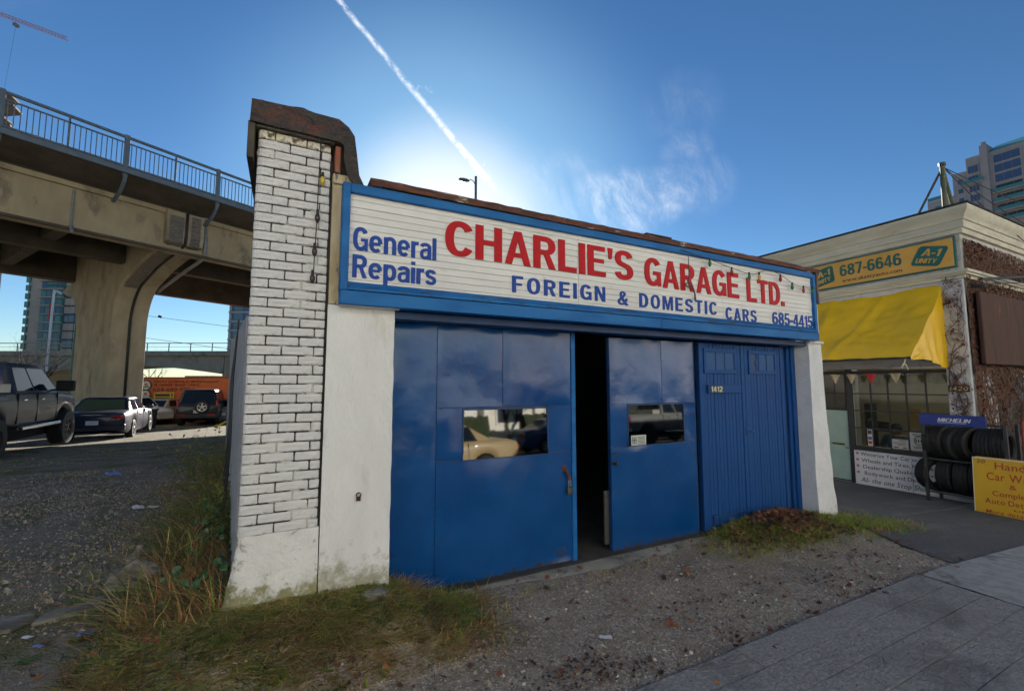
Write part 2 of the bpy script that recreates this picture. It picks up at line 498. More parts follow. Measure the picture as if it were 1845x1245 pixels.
def bold_glyph(ch):
    t = 1 - SH / 2; h = SH / 2; v = SV
    G_ = {
        'I': [_rect(0, 0, v, 1)], 'l': [_rect(0, 0, v, 1)], '.': [_rect(0, 0, v, v)], '-': [_rect(0, .31, .30, .46)], "'": [[[(.0, 1), (.16, 1), (.125, .63), (.035, .63)]]],
        'L': [[[(0, 0), (0, 1), (v, 1), (v, SH), (.53, SH), (.53, 0)]]],
        'E': [[[(0, 0), (0, 1), (.55, 1), (.55, 1 - SH), (v, 1 - SH), (v, .575), (.51, .575), (.51, .445), (v, .445), (v, SH), (.565, SH), (.565, 0)]]],
        'F': [[[(0, 0), (0, 1), (.54, 1), (.54, 1 - SH), (v, 1 - SH), (v, .57), (.48, .57), (.48, .435), (v, .435), (v, 0)]]],
        'H': [[[(0, 0), (0, 1), (v, 1), (v, .585), (.455, .585), (.455, 1), (.455 + v, 1), (.455 + v, 0), (.455, 0), (.455, .445), (v, .445), (v, 0)]]],
        'T': [[[(0, 1), (.58, 1), (.58, 1 - SH), (.29 + v / 2, 1 - SH), (.29 + v / 2, 0), (.29 - v / 2, 0), (.29 - v / 2, 1 - SH), (0, 1 - SH)]]],
        'N': [[[(0, 0), (0, 1), (.19, 1), (.455, .36), (.455, 1), (.62, 1), (.62, 0), (.435, 0), (.165, .65), (.165, 0)]]],
        'M': [[[(0, 0), (0, 1), (.235, 1), (.385, .32), (.535, 1), (.77, 1), (.77, 0), (.61, 0), (.61, .74), (.45, 0), (.32, 0), (.16, .74), (.16, 0)]]],
        'A': [[[(0, 0), (.245, 1), (.425, 1), (.67, 0), (.495, 0), (.445, .215), (.225, .215), (.175, 0)], [(.258, .345), (.412, .345), (.335, .74)]]],
        'Y': [[[(0, 1), (.19, 1), (.325, .60), (.46, 1), (.65, 1), (.41, .40), (.41, 0), (.24, 0), (.24, .40)]]],
        'U': [_rib([(.084, 1), (.084, .6)] + _arc(.30, .32, .216, .32 - h, 180, 360) + [(.516, .6), (.516, 1)])],
        'D': [[[(0, 0), (.25, 0)] + _arc(.25, .5, .37, .5, -90, 90, 20) + [(0, 1)], [(v, SH), (v, 1 - SH), (.25, 1 - SH)] + _arc(.25, .5, .37 - v, .5 - SH, 90, -90, 20)]],
        'O': [_ring(.32, .5, .235, .5 - h)], '0': [_ring(.28, .5, .195, .5 - h)],
        'C': [_rib(_arc(.32, .5, .235, .5 - h, 33, 327, 30))],
        'G': [_rib(_arc(.32, .5, .235, .5 - h, 35, 318, 30)), [[(.33, .40), (.33, .53), (.635, .53), (.635, .015), (.515, .015), (.48, .16), (.48, .40)]]],
        'S': [_rib(_arc(.29, .725, .20, .275 - h, 8, 180, 12) + _arc(.29, .725, .20, .205, 188, 250, 6) + _arc(.29, .275, .21, .205, 70, 0, 6) + _arc(.29, .275, .21, .275 - h, -8, -174, 12))],
        'R': [_rect(0, 0, v, 1), _rib([(.1, t), (.30, t)] + _arc(.30, (t + .5) / 2, .215, (t - .5) / 2, 80, -80, 14) + [(.30, .5), (.1, .5)]), [[(.26, .50), (.44, .46), (.62, 0), (.43, 0)]]],
        'P': [_rect(0, 0, v, 1), _rib([(.1, t), (.30, t)] + _arc(.30, (t + .46) / 2, .215, (t - .46) / 2, 80, -80, 14) + [(.30, .46), (.1, .46)])],
        '&': [[[(.50, 0), (.72, 0), (.33, .60), (.16, .58)]], _rib([(.24, .60)] + _arc(.34, .80, .125, .2 - h, 200, -30, 14) + [(.36, .60), (.20, .46)], k=.85), _rib([(.24, .49), (.17, .42)] + _arc(.27, .25, .19, .25 - h, 150, 300, 14) + [(.47, .17), (.62, .49)], k=.85)],
        'e': [_rect(.10, .315, .49, .425), _rib(_arc(.285, .365, .20, .365 - h, 4, 315, 26), k=.95)],
        'n': [_rect(0, 0, v, .725), _rib([(.075, .44)] + _arc(.285, .46, .185, .27 - h + .03, 165, 0, 14) + [(.47, .3), (.47, 0)], k=.97)],
        'r': [_rect(0, 0, v, .725), _rib([(.09, .40)] + _arc(.30, .44, .21, .29 - h, 170, 78, 8), k=.97)],
        'a': [_rib(_arc(.27, .52, .19, .215 - h, 170, 0, 14) + [(.46, .3), (.46, 0)], k=.95), _rib([(.43, .435), (.25, .41)] + _arc(.23, .225, .145, .17, 95, 270, 14) + [(.30, .06), (.43, .15)], k=.85)],
        'p': [_rect(0, -.25, v, .725), _ring(.285, .365, .195, .365 - h, k=.97)],
        'i': [_rect(0, 0, v, .725), _rect(0, .85, v, 1)],
        's': [_rib(_arc(.255, .53, .165, .20 - h, 5, 180, 10) + _arc(.255, .53, .165, .15, 190, 245, 5) + _arc(.255, .215, .18, .14, 65, 0, 5) + _arc(.255, .215, .18, .215 - h, -8, -172, 10), k=.9)],
        '1': [[[(.13, 0), (.30, 0), (.30, 1), (.19, 1), (.12, .88), (0, .84), (0, .71), (.13, .72)]]],
        '4': [[[(.32, 0), (.48, 0), (.48, .20), (.59, .20), (.59, .335), (.48, .335), (.48, 1), (.29, 1), (0, .35), (0, .20), (.32, .20)], [(.135, .335), (.325, .335), (.325, .74)]]],
        '7': [[[(0, 1), (.55, 1), (.55, .87), (.33, 0), (.14, 0), (.37, .86), (0, .86)]]],
        '5': [[[(.07, 1), (.51, 1), (.51, .865), (.20, .865), (.165, .58), (.03, .47)]], _rib([(.075, .52)] + _arc(.275, .325, .20, .325 - h, 120, -168, 20))],
        '6': [_ring(.285, .325, .20, .325 - h), _rib([(.085, .30), (.085, .55)] + _arc(.29, .60, .205, .40 - h, 178, 35, 14))],
        '8': [_ring(.28, .275, .205, .275 - h), _ring(.28, .745, .18, .255 - h)],
        '2': [_rib(_arc(.275, .70, .19, .30 - h, 172, -10, 14) + [(.40, .48), (.13, .20), (.085, .06)]), _rect(.02, 0, .53, SH)],
    }
    return G_.get(ch)


def bold_mesh(ch):
    from mathutils.geometry import tessellate_polygon
    comps = bold_glyph(ch); mb = MB()
    for k, cons in enumerate(comps):
        d = -1 + .07 * k
        P = [[Vector((p[0], p[1], 0)) for p in c] for c in cons]
        flat = [p for c in P for p in c]; b = len(mb.v)
        mb.v += [(p.x, d, p.y) for p in flat]
        for tri in tessellate_polygon(P): mb.f.append(tuple(b + i for i in tri)); mb.mi.append(0)
        off = 0
        for c in P:
            m = len(c); b2 = len(mb.v)
            mb.v += [(p.x, d, p.y) for p in c] + [(p.x, 0, p.y) for p in c]
            for i in range(m):
                j = (i + 1) % m; mb.f.append((b2 + i, b2 + j, b2 + m + j, b2 + m + i)); mb.mi.append(0)
    me = bpy.data.meshes.new('glyph'); me.from_pydata(mb.v, [], mb.f); me.update()
    xs = [p[0] for p in mb.v]; x0 = min(xs)
    for vtx in me.vertices: vtx.co.x -= x0
    # front faces towards the viewer
    bm = bmesh.new(); bm.from_mesh(me)
    for f in bm.faces:
        f.normal_update()
        if f.normal.y > .5: f.normal_flip()
    bm.to_mesh(me); bm.free()
    return me, max(xs) - x0



def make_glyphs(reqs):
    """reqs: set of (char, weight). builds one mesh per glyph, upright, facing -Y, depth 0..1 in -Y"""
    tmp = []
    for (ch, wt) in reqs:
        if wt == 'B':
            me, w = bold_mesh(ch); GLYPH[(ch, wt)] = (me, w, 0, 1); continue
        cu = bpy.data.curves.new('glyph', 'FONT'); cu.body = ch; cu.size = 1.0; cu.extrude = 0.5; cu.offset = wt; cu.resolution_u = 4
        o = bpy.data.objects.new('glyph', cu); COL.objects.link(o); tmp.append((ch, wt, o, cu))
    bpy.context.view_layer.update()
    dg = bpy.context.evaluated_depsgraph_get()
    for ch, wt, o, cu in tmp:
        me = bpy.data.meshes.new_from_object(o.evaluated_get(dg))
        co = np.empty(len(me.vertices) * 3); me.vertices.foreach_get('co', co); co = co.reshape(-1, 3)
        if len(co):
            x0 = co[:, 0].min(); x1 = co[:, 0].max(); y0 = co[:, 1].min(); y1 = co[:, 1].max()
            out = np.stack([co[:, 0] - x0, -(co[:, 2] + .5), co[:, 1]], 1)
            me.vertices.foreach_set('co', out.ravel()); me.update()
        else: x0 = x1 = y0 = y1 = 0
        GLYPH[(ch, wt)] = (me, x1 - x0, y0, y1)
    for ch, wt, o, cu in tmp:
        bpy.data.objects.remove(o); bpy.data.curves.remove(cu)


def layout(s, wt, track=0.09, space=0.28):
    x = 0; out = []
    for ch in s:
        if ch == ' ': x += space; continue
        if (ch, wt) not in GLYPH: make_glyphs({(ch, wt)})
        me, w, a, b = GLYPH[(ch, wt)]
        out.append((ch, x)); x += w + track
    return out, x - track


CAP = 0.727


def letters(parent, s, x0, x1, z, cap, y, material, wt=0.03, depth=0.008, track=0.09, space=0.28, face='-Y', name='letter', slope=0.0, smallz=None):
    """one object per letter, fitted into x0..x1 on the baseline z, standing on plane y (face -Y) or on plane x=y (face -X, x0>x1 in world y)"""
    lay, tot = layout(s, wt, track, space)
    k = (x1 - x0) / tot
    sz = cap / (1.0 if wt == 'B' else CAP)
    objs = []
    for ch, lx in lay:
        me = GLYPH[(ch, wt)][0]
        zz = z + slope * lx * abs(k)
        key = (ch, wt, material.name)
        if key not in GLYPH:
            m2 = me.copy(); m2.materials.clear(); m2.materials.append(material); GLYPH[key] = (m2,)
        me = GLYPH[key][0]
        if face == '-Y':
            o = put(name, me, parent, loc=(x0 + lx * k, y, zz), scale=(k, depth, sz))
        else:
            o = put(name, me, parent, loc=(y, x0 + lx * k, zz), rot=(0, 0, -pi / 2), scale=(-k if k < 0 else k, depth, sz))
        objs.append(o)
    return objs


def text_into(mb, s, M, width=None, cap=0.1, wt=0.02, depth=0.002, track=0.09, space=0.28, shear=0.0, mi=None, align='l'):
    """adds a line of lettering to a mesh builder. M maps text space (x right, z up, facing -Y) to the target"""
    lay, tot = layout(s, wt, track, space)
    sz = cap / (1.0 if wt == 'B' else CAP); kx = sz if width is None else width / tot
    off = -tot * kx / 2 if align == 'c' else 0
    for ch, lx in lay:
        me = GLYPH[(ch, wt)][0]
        vs = []
        for v in me.vertices:
            p = v.co
            vs.append(M @ Vector((off + lx * kx + p.x * kx + shear * p.z * sz, p.y * depth, p.z * sz)))
        mb.add(vs, [tuple(f.vertices) for f in me.polygons], mi)
    return tot * kx
# ------------------------------------------------------------------ terrain


def lot_z(y):
    return interp(y, [2.2, 3.0, 4.3, 9, 14, 19.5, 28, 36, 60], [-.02, .03, .17, .12, .02, -.2, -.6, -.78, -.8])


def street_z(x, y):
    z = -0.02 - 0.062 * max(0.0, min(x, 14) - 5.2)
    if y < 3.2: z -= 0.022 * (3.2 - max(y, -2.3))
    return z


def H(x, y):
    zs = street_z(x, y)
    if y > 12: zs = lerp(zs, lot_z(y), S(12, 20, y))
    zl = lot_z(y)
    w = 1 - S(-.75, -.15, x)
    z = lerp(zs, zl, w) if y > 2.2 else zs
    if -0.3 < x < 6.4 and 3.36 < y < 16.5: z = lerp(z, -0.06, S(3.36, 3.5, y) * S(-.3, -.05, x))
    if y < 3.5:
        m = .205 * S(2.6, 3.2, y) * S(-1.5, -.5, x) * (1 - S(.55, 1.25, x))
        z = max(z, z * 0.2 + m) if m > 0 else z
        z += .115 * math.exp(-((x - 5.1) / .85) ** 2 - ((y - 3.3) / .36) ** 2) * S(3.9, 4.3, x)
    if y < -2.3: z = lerp(z, -0.45, S(-2.32, -2.5, y) if False else min(1, (-2.3 - y) / .15))
    return z


def Hn(x, y):
    return H(x, y) + .010 * mnoise.noise(Vector((x * 1.7, y * 1.7, 0))) + .005 * mnoise.noise(Vector((x * 7, y * 7, 3)))


def ground_material():
    m = bpy.data.materials.new('ground_gravel'); m.use_nodes = True
    nt = m.node_tree; N = nt.nodes; Lk = nt.links; bs = N['Principled BSDF']
    bs.inputs['Roughness'].default_value = .95; bs.inputs['Specular IOR Level'].default_value = .2
    tc = N.new('ShaderNodeTexCoord'); V = tc.outputs['Object']

    def noise(sc, dt=6, rg=.65, ds=0.0):
        n = N.new('ShaderNodeTexNoise'); n.inputs['Scale'].default_value = sc; n.inputs['Detail'].default_value = dt
        n.inputs['Roughness'].default_value = rg; n.inputs['Distortion'].default_value = ds; Lk.new(V, n.inputs['Vector']); return n.outputs['Fac']

    def ramp(f, a, b):
        r = N.new('ShaderNodeMapRange'); r.interpolation_type = 'SMOOTHSTEP'; r.inputs['From Min'].default_value = a; r.inputs['From Max'].default_value = b
        Lk.new(f, r.inputs['Value']); return r.outputs[0]

    def mix(f, a, b):
        x = N.new('ShaderNodeMix'); x.data_type = 'RGBA'; Lk.new(f, x.inputs['Factor'])
        for s, c in ((6, a), (7, b)):
            if isinstance(c, tuple): x.inputs[s].default_value = (*c, 1)
            else: Lk.new(c, x.inputs[s])
        return x.outputs[2]

    def mul(a, b):
        x = N.new('ShaderNodeMath'); x.operation = 'MULTIPLY'
        for i, c in enumerate((a, b)):
            if isinstance(c, (int, float)): x.inputs[i].default_value = c
            else: Lk.new(c, x.inputs[i])
        return x.outputs[0]
    sep = N.new('ShaderNodeSeparateXYZ'); Lk.new(V, sep.inputs[0])
    vo = N.new('ShaderNodeTexVoronoi'); vo.inputs['Scale'].default_value = 70; Lk.new(V, vo.inputs['Vector'])
    cr = N.new('ShaderNodeValToRGB'); Lk.new(vo.outputs['Color'], cr.inputs[0])
    cr.color_ramp.elements[0].color = (.20, .165, .13, 1); cr.color_ramp.elements[1].color = (.58, .51, .43, 1)
    e = cr.color_ramp.elements.new(.55); e.color = (.34, .295, .245, 1)
    col = mix(ramp(noise(5, 8, .75), .4, .7), cr.outputs[0], (.28, .225, .17))
    col = mix(ramp(noise(1.1, 6), .55, .72), col, (.16, .145, .13))         # damp dark patches
    col = mix(ramp(noise(2.3, 7, .7, .6), .6, .7), col, (.13, .085, .06))    # old leaf mould
    # the lot to the left is darker, with moss between the stones
    left = ramp(sep.outputs[0], -.2, -1.0)
    col = mix(mul(left, .75), col, mix(ramp(noise(3, 7), .4, .62), (.21, .185, .145), (.12, .105, .078)))
    moss = mul(ramp(noise(1.6, 7, .7), .48, .6), left)
    col = mix(mul(moss, .75), col, (.10, .105, .032))
    Lk.new(col, bs.inputs['Base Color'])
    b = N.new('ShaderNodeBump'); b.inputs['Strength'].default_value = .55; b.inputs['Distance'].default_value = .012
    Lk.new(vo.outputs['Distance'], b.inputs['Height'])
    b2 = N.new('ShaderNodeBump'); b2.inputs['Strength'].default_value = .6; b2.inputs['Distance'].default_value = .03
    Lk.new(noise(14, 6), b2.inputs['Height']); Lk.new(b.outputs[0], b2.inputs['Normal'])
    Lk.new(b2.outputs[0], bs.inputs['Normal'])
    return m


M_GROUND = ground_material()


def build_ground():
    def axis(lo, d0, d1, hi, st, far):
        a = list(np.arange(d0, d1 + 1e-6, st))
        left = [d0 - (abs(lo - d0)) * (k / 22.0) ** 2.6 for k in range(22, 0, -1)]
        right = [d1 + (hi - d1) * (k / 22.0) ** 2.6 for k in range(1, 23)]
        return left + a + right
    xs = axis(-900, -4.0, 7.2, 900, .07, 0); ys = axis(-700, 1.6, 9.0, 1400, .07, 0)
    nx, ny = len(xs), len(ys)
    vs = [(x, y, Hn(x, y)) for y in ys for x in xs]
    mb = MB(); mb.v = vs
    mb.f = [(j * nx + i, j * nx + i + 1, (j + 1) * nx + i + 1, (j + 1) * nx + i) for j in range(ny - 1) for i in range(nx - 1)]
    mb.mi = [0] * len(mb.f)
    o = mb.build('ground', M_GROUND, smooth=True, normals=False)
    structure(o); o['label'] = 'gravel and bare earth ground of the lot and verge'


build_ground()

# asphalt drive between the two garages
M_ASPH = mat('asphalt', (.085, .085, .09), (.12, .118, .118), scale=50, detail=5, rough=.9, bump=.9, bscale=70, c3=(.17, .165, .155), s3=1.6, lo3=.50, hi3=.75, stretch=(.5, 1.2, 1), bump2=.5, b2scale=6)


def drive():
    def fn(u, v):
        y = lerp(1.93, 22, v ** 1.6)
        xl = 6.42 + .12 * mnoise.noise(Vector((0, y * 1.3, 5))) - .55 * (1 - S(1.9, 3.2, y)) - .25
        x = lerp(xl, 10.05 if y > 3.05 else 30, u)
        return (x, y, H(x, y) + .012)
    mb = MB(); mb.grid(fn, 60, 90)
    o = mb.build('driveway', M_ASPH, smooth=True); structure(o); o['label'] = 'dark asphalt driveway beside the garage'


drive()

# pavement of scored concrete strips along the street
M_CONC = mat('pavement_concrete', (.36, .35, .335), (.24, .235, .225), scale=42, detail=5, rough=.95, bump=1.0, bscale=60, lo=.3, hi=.7, c3=(.17, .165, .16), s3=2.0, lo3=.46, hi3=.72, bump2=.5, b2scale=12)
M_CONC2 = mat('pavement_pale', (.38, .38, .365), (.28, .28, .27), scale=12, detail=8, rough=.9, bump=.4, bscale=130, c3=(.16, .16, .16), s3=1.7, lo3=.6, hi3=.68)
M_JOINT = mat('pavement_joint', (.10, .092, .08), (.24, .225, .20), scale=20, rough=1)


def pavement():
    base = MB()
    base.grid(lambda u, v: (lerp(-14, 26, u), lerp(-2.28, 1.93, v), H(lerp(-14, 26, u), lerp(-2.28, 1.93, v)) + .010), 80, 20)
    root = structure(base.build('pavement', M_JOINT)); root['label'] = 'concrete pavement along the street'
    y = 1.95; k = 0
    rnd = random.Random(3)
    while y > -2.0:
        w = .205 + rnd.uniform(-.012, .012)
        x = -3.5 + rnd.uniform(-1.2, 0)
        while x < 9.5:
            ln = rnd.uniform(2.4, 4.2)
            x1 = min(x + ln, 9.5)
            if y > .9 and x1 > 4.92 and x < 8.2:
                if x > 4.92: x = 8.2; continue
                x1 = 4.92
            if x1 - x < .12: x = x1 + .01; continue
            dz = rnd.uniform(-.002, .003)
            mb = MB(); n = 28
            def top(u, v, x=x, x1=x1): 
                px = lerp(x + .002, x1 - .002, u) + .003 * mnoise.noise(Vector((y * 40, v * 3, x))); py = lerp(y - w + .0032, y - .0026, v) + .003 * mnoise.noise(Vector((lerp(x, x1, u) * 4, y * 9 + v, 3)))
                return (px, py, H(px, py) + .022 + dz + .0025 * mnoise.noise(Vector((px * 3, py * 3, 1))))
            mb.grid(top, n, 2)
            b0 = [(p[0], p[1], p[2] - .012) for p in mb.v]
            rim = list(range(0, n + 1)) + [n + 1 + n, 2 * (n + 1) + n] + list(range(2 * (n + 1) + n - 1, 2 * (n + 1) - 1, -1)) + [n + 1]
            nb = len(mb.v); mb.v += [b0[i] for i in rim]
            for i in range(len(rim)):
                j = (i + 1) % len(rim)
                mb.f.append((rim[i], nb + i, nb + j, rim[j])); mb.mi.append(0)
            mb.build('slab', M_CONC, root, smooth=40)
            x = x1
        y -= w; k += 1
    # pale cast panel where the drive crosses
    for (xa, xb, ya, yb) in ((4.94, 6.55, 1.28, 1.93), (6.57, 8.18, 1.28, 1.93), (4.94, 6.55, .92, 1.265), (6.57, 8.18, .92, 1.265)):
        mb = MB()
        mb.grid(lambda u, v: (lerp(xa, xb, u), lerp(ya, yb, v), H(lerp(xa, xb, u), lerp(ya, yb, v)) + .024 + .004 * mnoise.noise(Vector((u * 4, v * 3, 2)))), 8, 4)
        mb.build('slab', M_CONC2, root, smooth=True)


pavement()

# street behind: kerb, road, far pavement
M_ROAD = mat('road_asphalt', (.16, .155, .15), (.22, .215, .205), scale=6, detail=8, rough=.9, bump=.4, bscale=160)
M_KERB = mat('kerb_concrete', (.3, .29, .27), (.2, .19, .18), scale=8, rough=.9)
o = MB().box(-90, 90, -11.0, -2.44, -.5, -.27).build('road', M_ROAD); structure(o)
o = MB().box(-90, 90, -2.44, -2.26, -.5, -.135).build('kerb', M_KERB); structure(o)
o = MB().box(-90, 90, -14.0, -11.0, -.5, -.14).build('pavement_opposite', M_KERB); structure(o)

# ------------------------------------------------------------------ materials of the garage
M_WPAINT = mat('white_masonry_paint', (.71, .69, .66), (.60, .585, .555), scale=3, detail=7, rough=.75, bump=.35, bscale=60, c3=(.50, .48, .44), s3=5.0, lo3=.60, hi3=.72, bump2=.25, b2scale=9)
M_BRICK = mat('painted_brick', (.80, .80, .80), (.72, .72, .715), scale=2, detail=7, rough=.7, bump=.4, bscale=70, c3=(.40, .34, .26), s3=2.2, lo3=.63, hi3=.74, coords='Generated', bump2=.4, b2scale=4)
M_BRICKTOP = mat('flaking_cream_brick', (.62, .55, .38), (.72, .69, .62), scale=9, detail=6, rough=.8, bump=.5, bscale=60, c3=(.10, .07, .04), s3=11, lo3=.5, hi3=.6)
M_MORTAR = mat('grimy_joint', (.62, .60, .56), (.035, .028, .022), scale=5, detail=8, rough=.95, lo=.41, hi=.48, bump=.6, bscale=80, c3=(.22, .16, .08), s3=12, lo3=.58, hi3=.66)
M_PLASTER = mat('white_plaster', (.77, .775, .78), (.70, .70, .70), scale=2.2, detail=8, rough=.8, bump=.35, bscale=45, c3=(.58, .57, .545), s3=3.2, lo3=.54, hi3=.76, bump2=.5, b2scale=7, stretch=(1, 1, .45))
add_band(M_PLASTER, 'Z', .75, .2, (.34, .33, .25), 9, .8, .46, .72)
M_BASE = mat('mossy_plaster', (.76, .76, .75), (.65, .645, .62), scale=5, detail=8, rough=.85, bump=.5, bscale=40, c3=(.33, .31, .24), s3=9, lo3=.57, hi3=.66, bump2=.4, b2scale=7)
add_band(M_BASE, 'Z', .50, .22, (.27, .26, .14), 11, .85, .46, .66)
add_band(M_BASE, 'X', -.10, -.34, (.20, .20, .10), 13, .9, .44, .6)
M_TAN = mat('tan_wood', (.42, .33, .19), (.52, .44, .29), scale=5, rough=.8, c3=(.13, .13, .13), s3=4, lo3=.58, hi3=.62, stretch=(3, 3, .8), bump=.2)
M_TAR = mat('tar_flashing', (.022, .018, .016), (.040, .031, .024), scale=8, detail=7, rough=.6, bump=.4, bscale=22, c3=(.085, .026, .016), s3=4, lo3=.50, hi3=.64, bump2=.9, b2scale=9)
M_RUST = mat('rusty_flashing', (.15, .05, .028), (.075, .032, .022), scale=14, detail=7, rough=.8, bump=.4, bscale=60, c3=(.42, .36, .28), s3=8, lo3=.57, hi3=.63, stretch=(.6, 2, 2))
M_TRIM = mat('sign_trim_blue', (.010, .145, .42), (.008, .11, .34), scale=4, detail=6, rough=.5, spec=.25, bump=.18, bscale=60, c3=(.03, .10, .22), s3=3.3, lo3=.62, hi3=.74, stretch=(.5, 2, 2), rvar=.1)
M_TRIM2 = mat('sign_trim_mossy', (.010, .14, .40), (.008, .10, .31), scale=4, rough=.55, spec=.25, c3=(.045, .055, .04), s3=14, lo3=.55, hi3=.62, stretch=(.7, 2, 2))
M_BOARD = mat('sign_board_white', (.77, .77, .75), (.70, .695, .67), scale=2.2, detail=7, rough=.6, bump=.2, bscale=60, c3=(.50, .47, .41), s3=7, lo3=.60, hi3=.72, stretch=(.6, 1, 3.5))
M_REDL = mat('red_letter_paint', (.50, .006, .014), (.43, .005, .012), scale=6, rough=.5, spec=.2, c3=(.40, .015, .022), s3=5, lo3=.6, hi3=.75)
M_BLUEL = mat('blue_letter_paint', (.014, .07, .36), (.011, .055, .30), scale=6, rough=.5, spec=.2)
M_DOOR = mat('door_sheet_blue', (.002, .052, .205), (.003, .072, .26), scale=1.3, detail=4, rough=.19, bump=.03, bscale=50, bump2=.22, b2scale=1.5, rvar=.06, c3=(.03, .085, .20), s3=1.3, lo3=.55, hi3=.85, spec=.62)
M_WOODB = mat('door_plank_blue', (.004, .054, .215), (.006, .068, .25), scale=6, detail=6, rough=.5, spec=.25, bump=.25, bscale=50, stretch=(4, 4, .4), rvar=.1)
add_band(M_DOOR, 'Z', .10, -.03, (.05, .038, .035), 18, .7, .44, .60)
add_band(M_DOOR, 'Z', 9, 10, (.10, .115, .14), 26, 0.0, .46, .50)
add_band(M_DOOR, 'Z', 9, 10, (.012, .03, .09), 5, 0.0, .36, .50)
M_DKBLUE = mat('dark_blue_paint', (.008, .035, .12), (.012, .05, .16), scale=6, rough=.5)
M_BLACK = mat('black_rubber', (.012, .012, .013), (.02, .02, .02), scale=20, rough=.65)
M_STEEL = mat('galvanised_steel', (.35, .36, .37), (.25, .26, .27), scale=12, rough=.42, metal=.8)
M_DKMETAL = mat('dark_steel', (.04, .042, .045), (.06, .06, .06), scale=10, rough=.5, metal=.5)
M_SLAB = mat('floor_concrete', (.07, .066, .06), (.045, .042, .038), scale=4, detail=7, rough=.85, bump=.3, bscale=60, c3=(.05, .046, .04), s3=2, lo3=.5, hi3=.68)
M_APRON = mat('apron_concrete', (.38, .355, .29), (.26, .245, .20), scale=4, detail=8, rough=.9, bump=.5, bscale=70, c3=(.09, .095, .06), s3=4, lo3=.55, hi3=.68)
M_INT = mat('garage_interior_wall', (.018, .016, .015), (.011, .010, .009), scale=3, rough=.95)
M_MIRROR = glass_mat('reflecting_pane', (.17, .175, .17), .03, 1.0, bump=.012)

YF, YD = 3.31, 3.505

G = thing('garage', "low garage with white brick pillar, blue doors and a long lettered signboard", 'garage', (3.1, 3.4, 0))

# --- brick pillar: core with joints, bricks one by one
core = MB(); core.cbox(-.210, .236, YF + .012, YF + .45, .60, 3.315, .03)
PIL = core.build('brick_pillar', M_MORTAR, G)
rnd = random.Random(21)
z0, z1, NC = .652, 3.312, 42
ch = (z1 - z0) / NC
BR = {}


def brick_mesh(w, variant, left, top):
    key = (round(w, 3), variant, left, top)
    if key in BR: return BR[key]
    mb = MB(); c = .0055
    hx, hy, hz = w / 2, .05, (ch - .0095) / 2
    if left:                                        # rounded outer corner
        poly = [(-hx, hy), (-hx, -hy + .026), (-hx + .005, -hy + .012), (-hx + .014, -hy + .004), (-hx + .028, -hy), (hx - .006, -hy), (hx, -hy + .006), (hx, hy)]
        mb.prism(poly, -hz, hz, 'z')
    else:
        mb.cbox(-hx, hx, -hy, hy, -hz, hz, c)
    r = random.Random(variant * 17 + int(w * 1000))
    mb.v = [(x + r.uniform(-.0012, .0012), y + r.uniform(-.0012, .0012), z + r.uniform(-.0016, .0016)) for (x, y, z) in mb.v]
    me = mb.mesh('brick', M_BRICKTOP if top else M_BRICK, smooth=False)
    BR[key] = me
    return me


for c in range(NC):
    zc = z0 + (c + .5) * ch
    x = -.224; cells = []
    widths = [.106, .196, .160] if c % 2 else [.200, .196, .066]
    for i, w in enumerate(widths):
        cells.append((x, x + w, i == 0)); x += w
    for (a, b, lf) in cells:
        j = .0075
        w = b - a - j
        top = c >= NC - 1
        me = brick_mesh(round(w, 3), rnd.randrange(4), lf, top)
        put('brick', me, PIL, loc=((a + b) / 2 + rnd.uniform(-.0015, .0015), YF + .05 + rnd.uniform(-.002, .0025), zc + rnd.uniform(-.001, .001)), rot=(0, rnd.uniform(-.006, .006), rnd.uniform(-.004, .004)))

# --- rendered foot of the pillar, spreading at the left
ft = MB()


def foot(u, v):
    z = lerp(-.15, .655, v)
    sp = (1 - S(.1, .62, z)) * .075
    xl = -.226 - sp - .012 * mnoise.noise(Vector((z * 9, 2, 0)))
    x = lerp(xl, .245, u)
    rag = .012 * mnoise.noise(Vector((x * 14, 7, 0))) if v > .95 else 0
    y = YF - .004 - .018 * (1 - S(.0, .5, z)) + .006 * mnoise.noise(Vector((x * 6, z * 6, 1)))
    if u < .06: y += (1 - u / .06) * .03
    return (x, y, z + rag)


ft.grid(foot, 26, 30)
n = len(ft.v); back = [(p[0], YF + .42, p[2]) for p in ft.v]
ring = [i for i in range(27)]
top = [30 * 27 + i for i in range(27)]; lft = [j * 27 for j in range(31)]
for seq in (top, lft):
    b = len(ft.v); ft.v += [back[i] for i in seq]
    for k in range(len(seq) - 1):
        ft.f.append((seq[k], seq[k + 1], b + k + 1, b + k)); ft.mi.append(0)
ft.build('pillar_foot', M_BASE, G, smooth=40)

# --- plaster pier beside it
pp = MB()


def pier(u, v):
    x = lerp(.252, .713, u); z = lerp(-.12, 2.157, v)
    y = YF + .002 + .004 * mnoise.noise(Vector((x * 5, z * 4, 4))) - .012 * (1 - S(.1, .5, z))
    x2 = x + (.006 * mnoise.noise(Vector((3, z * 7, 0))) if u > .95 else 0)
    return (x2, y, z)


pp.grid(pier, 14, 50)
pp.box(.256, .709, YF + .02, YF + .40, -.1, 2.15)
pp.box(.706, .712, YF + .004, YF + .3, -.1, 2.15)
pp.build('plaster_pier', M_PLASTER, G, smooth=True, normals=False)
# vent stub in the pier
vb = MB(); vb.lathe([(.018, -.02), (.018, .012), (.013, .012), (.013, -.02)], (.492, YF - .004, .835), (0, -1, 0), 14); vb.box(.478, .506, YF - .012, YF + .01, .795, .825)
vb.build('pipe_stub', mat('rusty_iron', (.06, .03, .02), (.02, .012, .01), scale=30, rough=.9), G)
# black strip painting in the shadow of the crack between pillar and pier
MB().box(.2365, .2525, YF + .03, YF + .2, .2, 3.2).build('crack_shadow', M_BLACK, G)
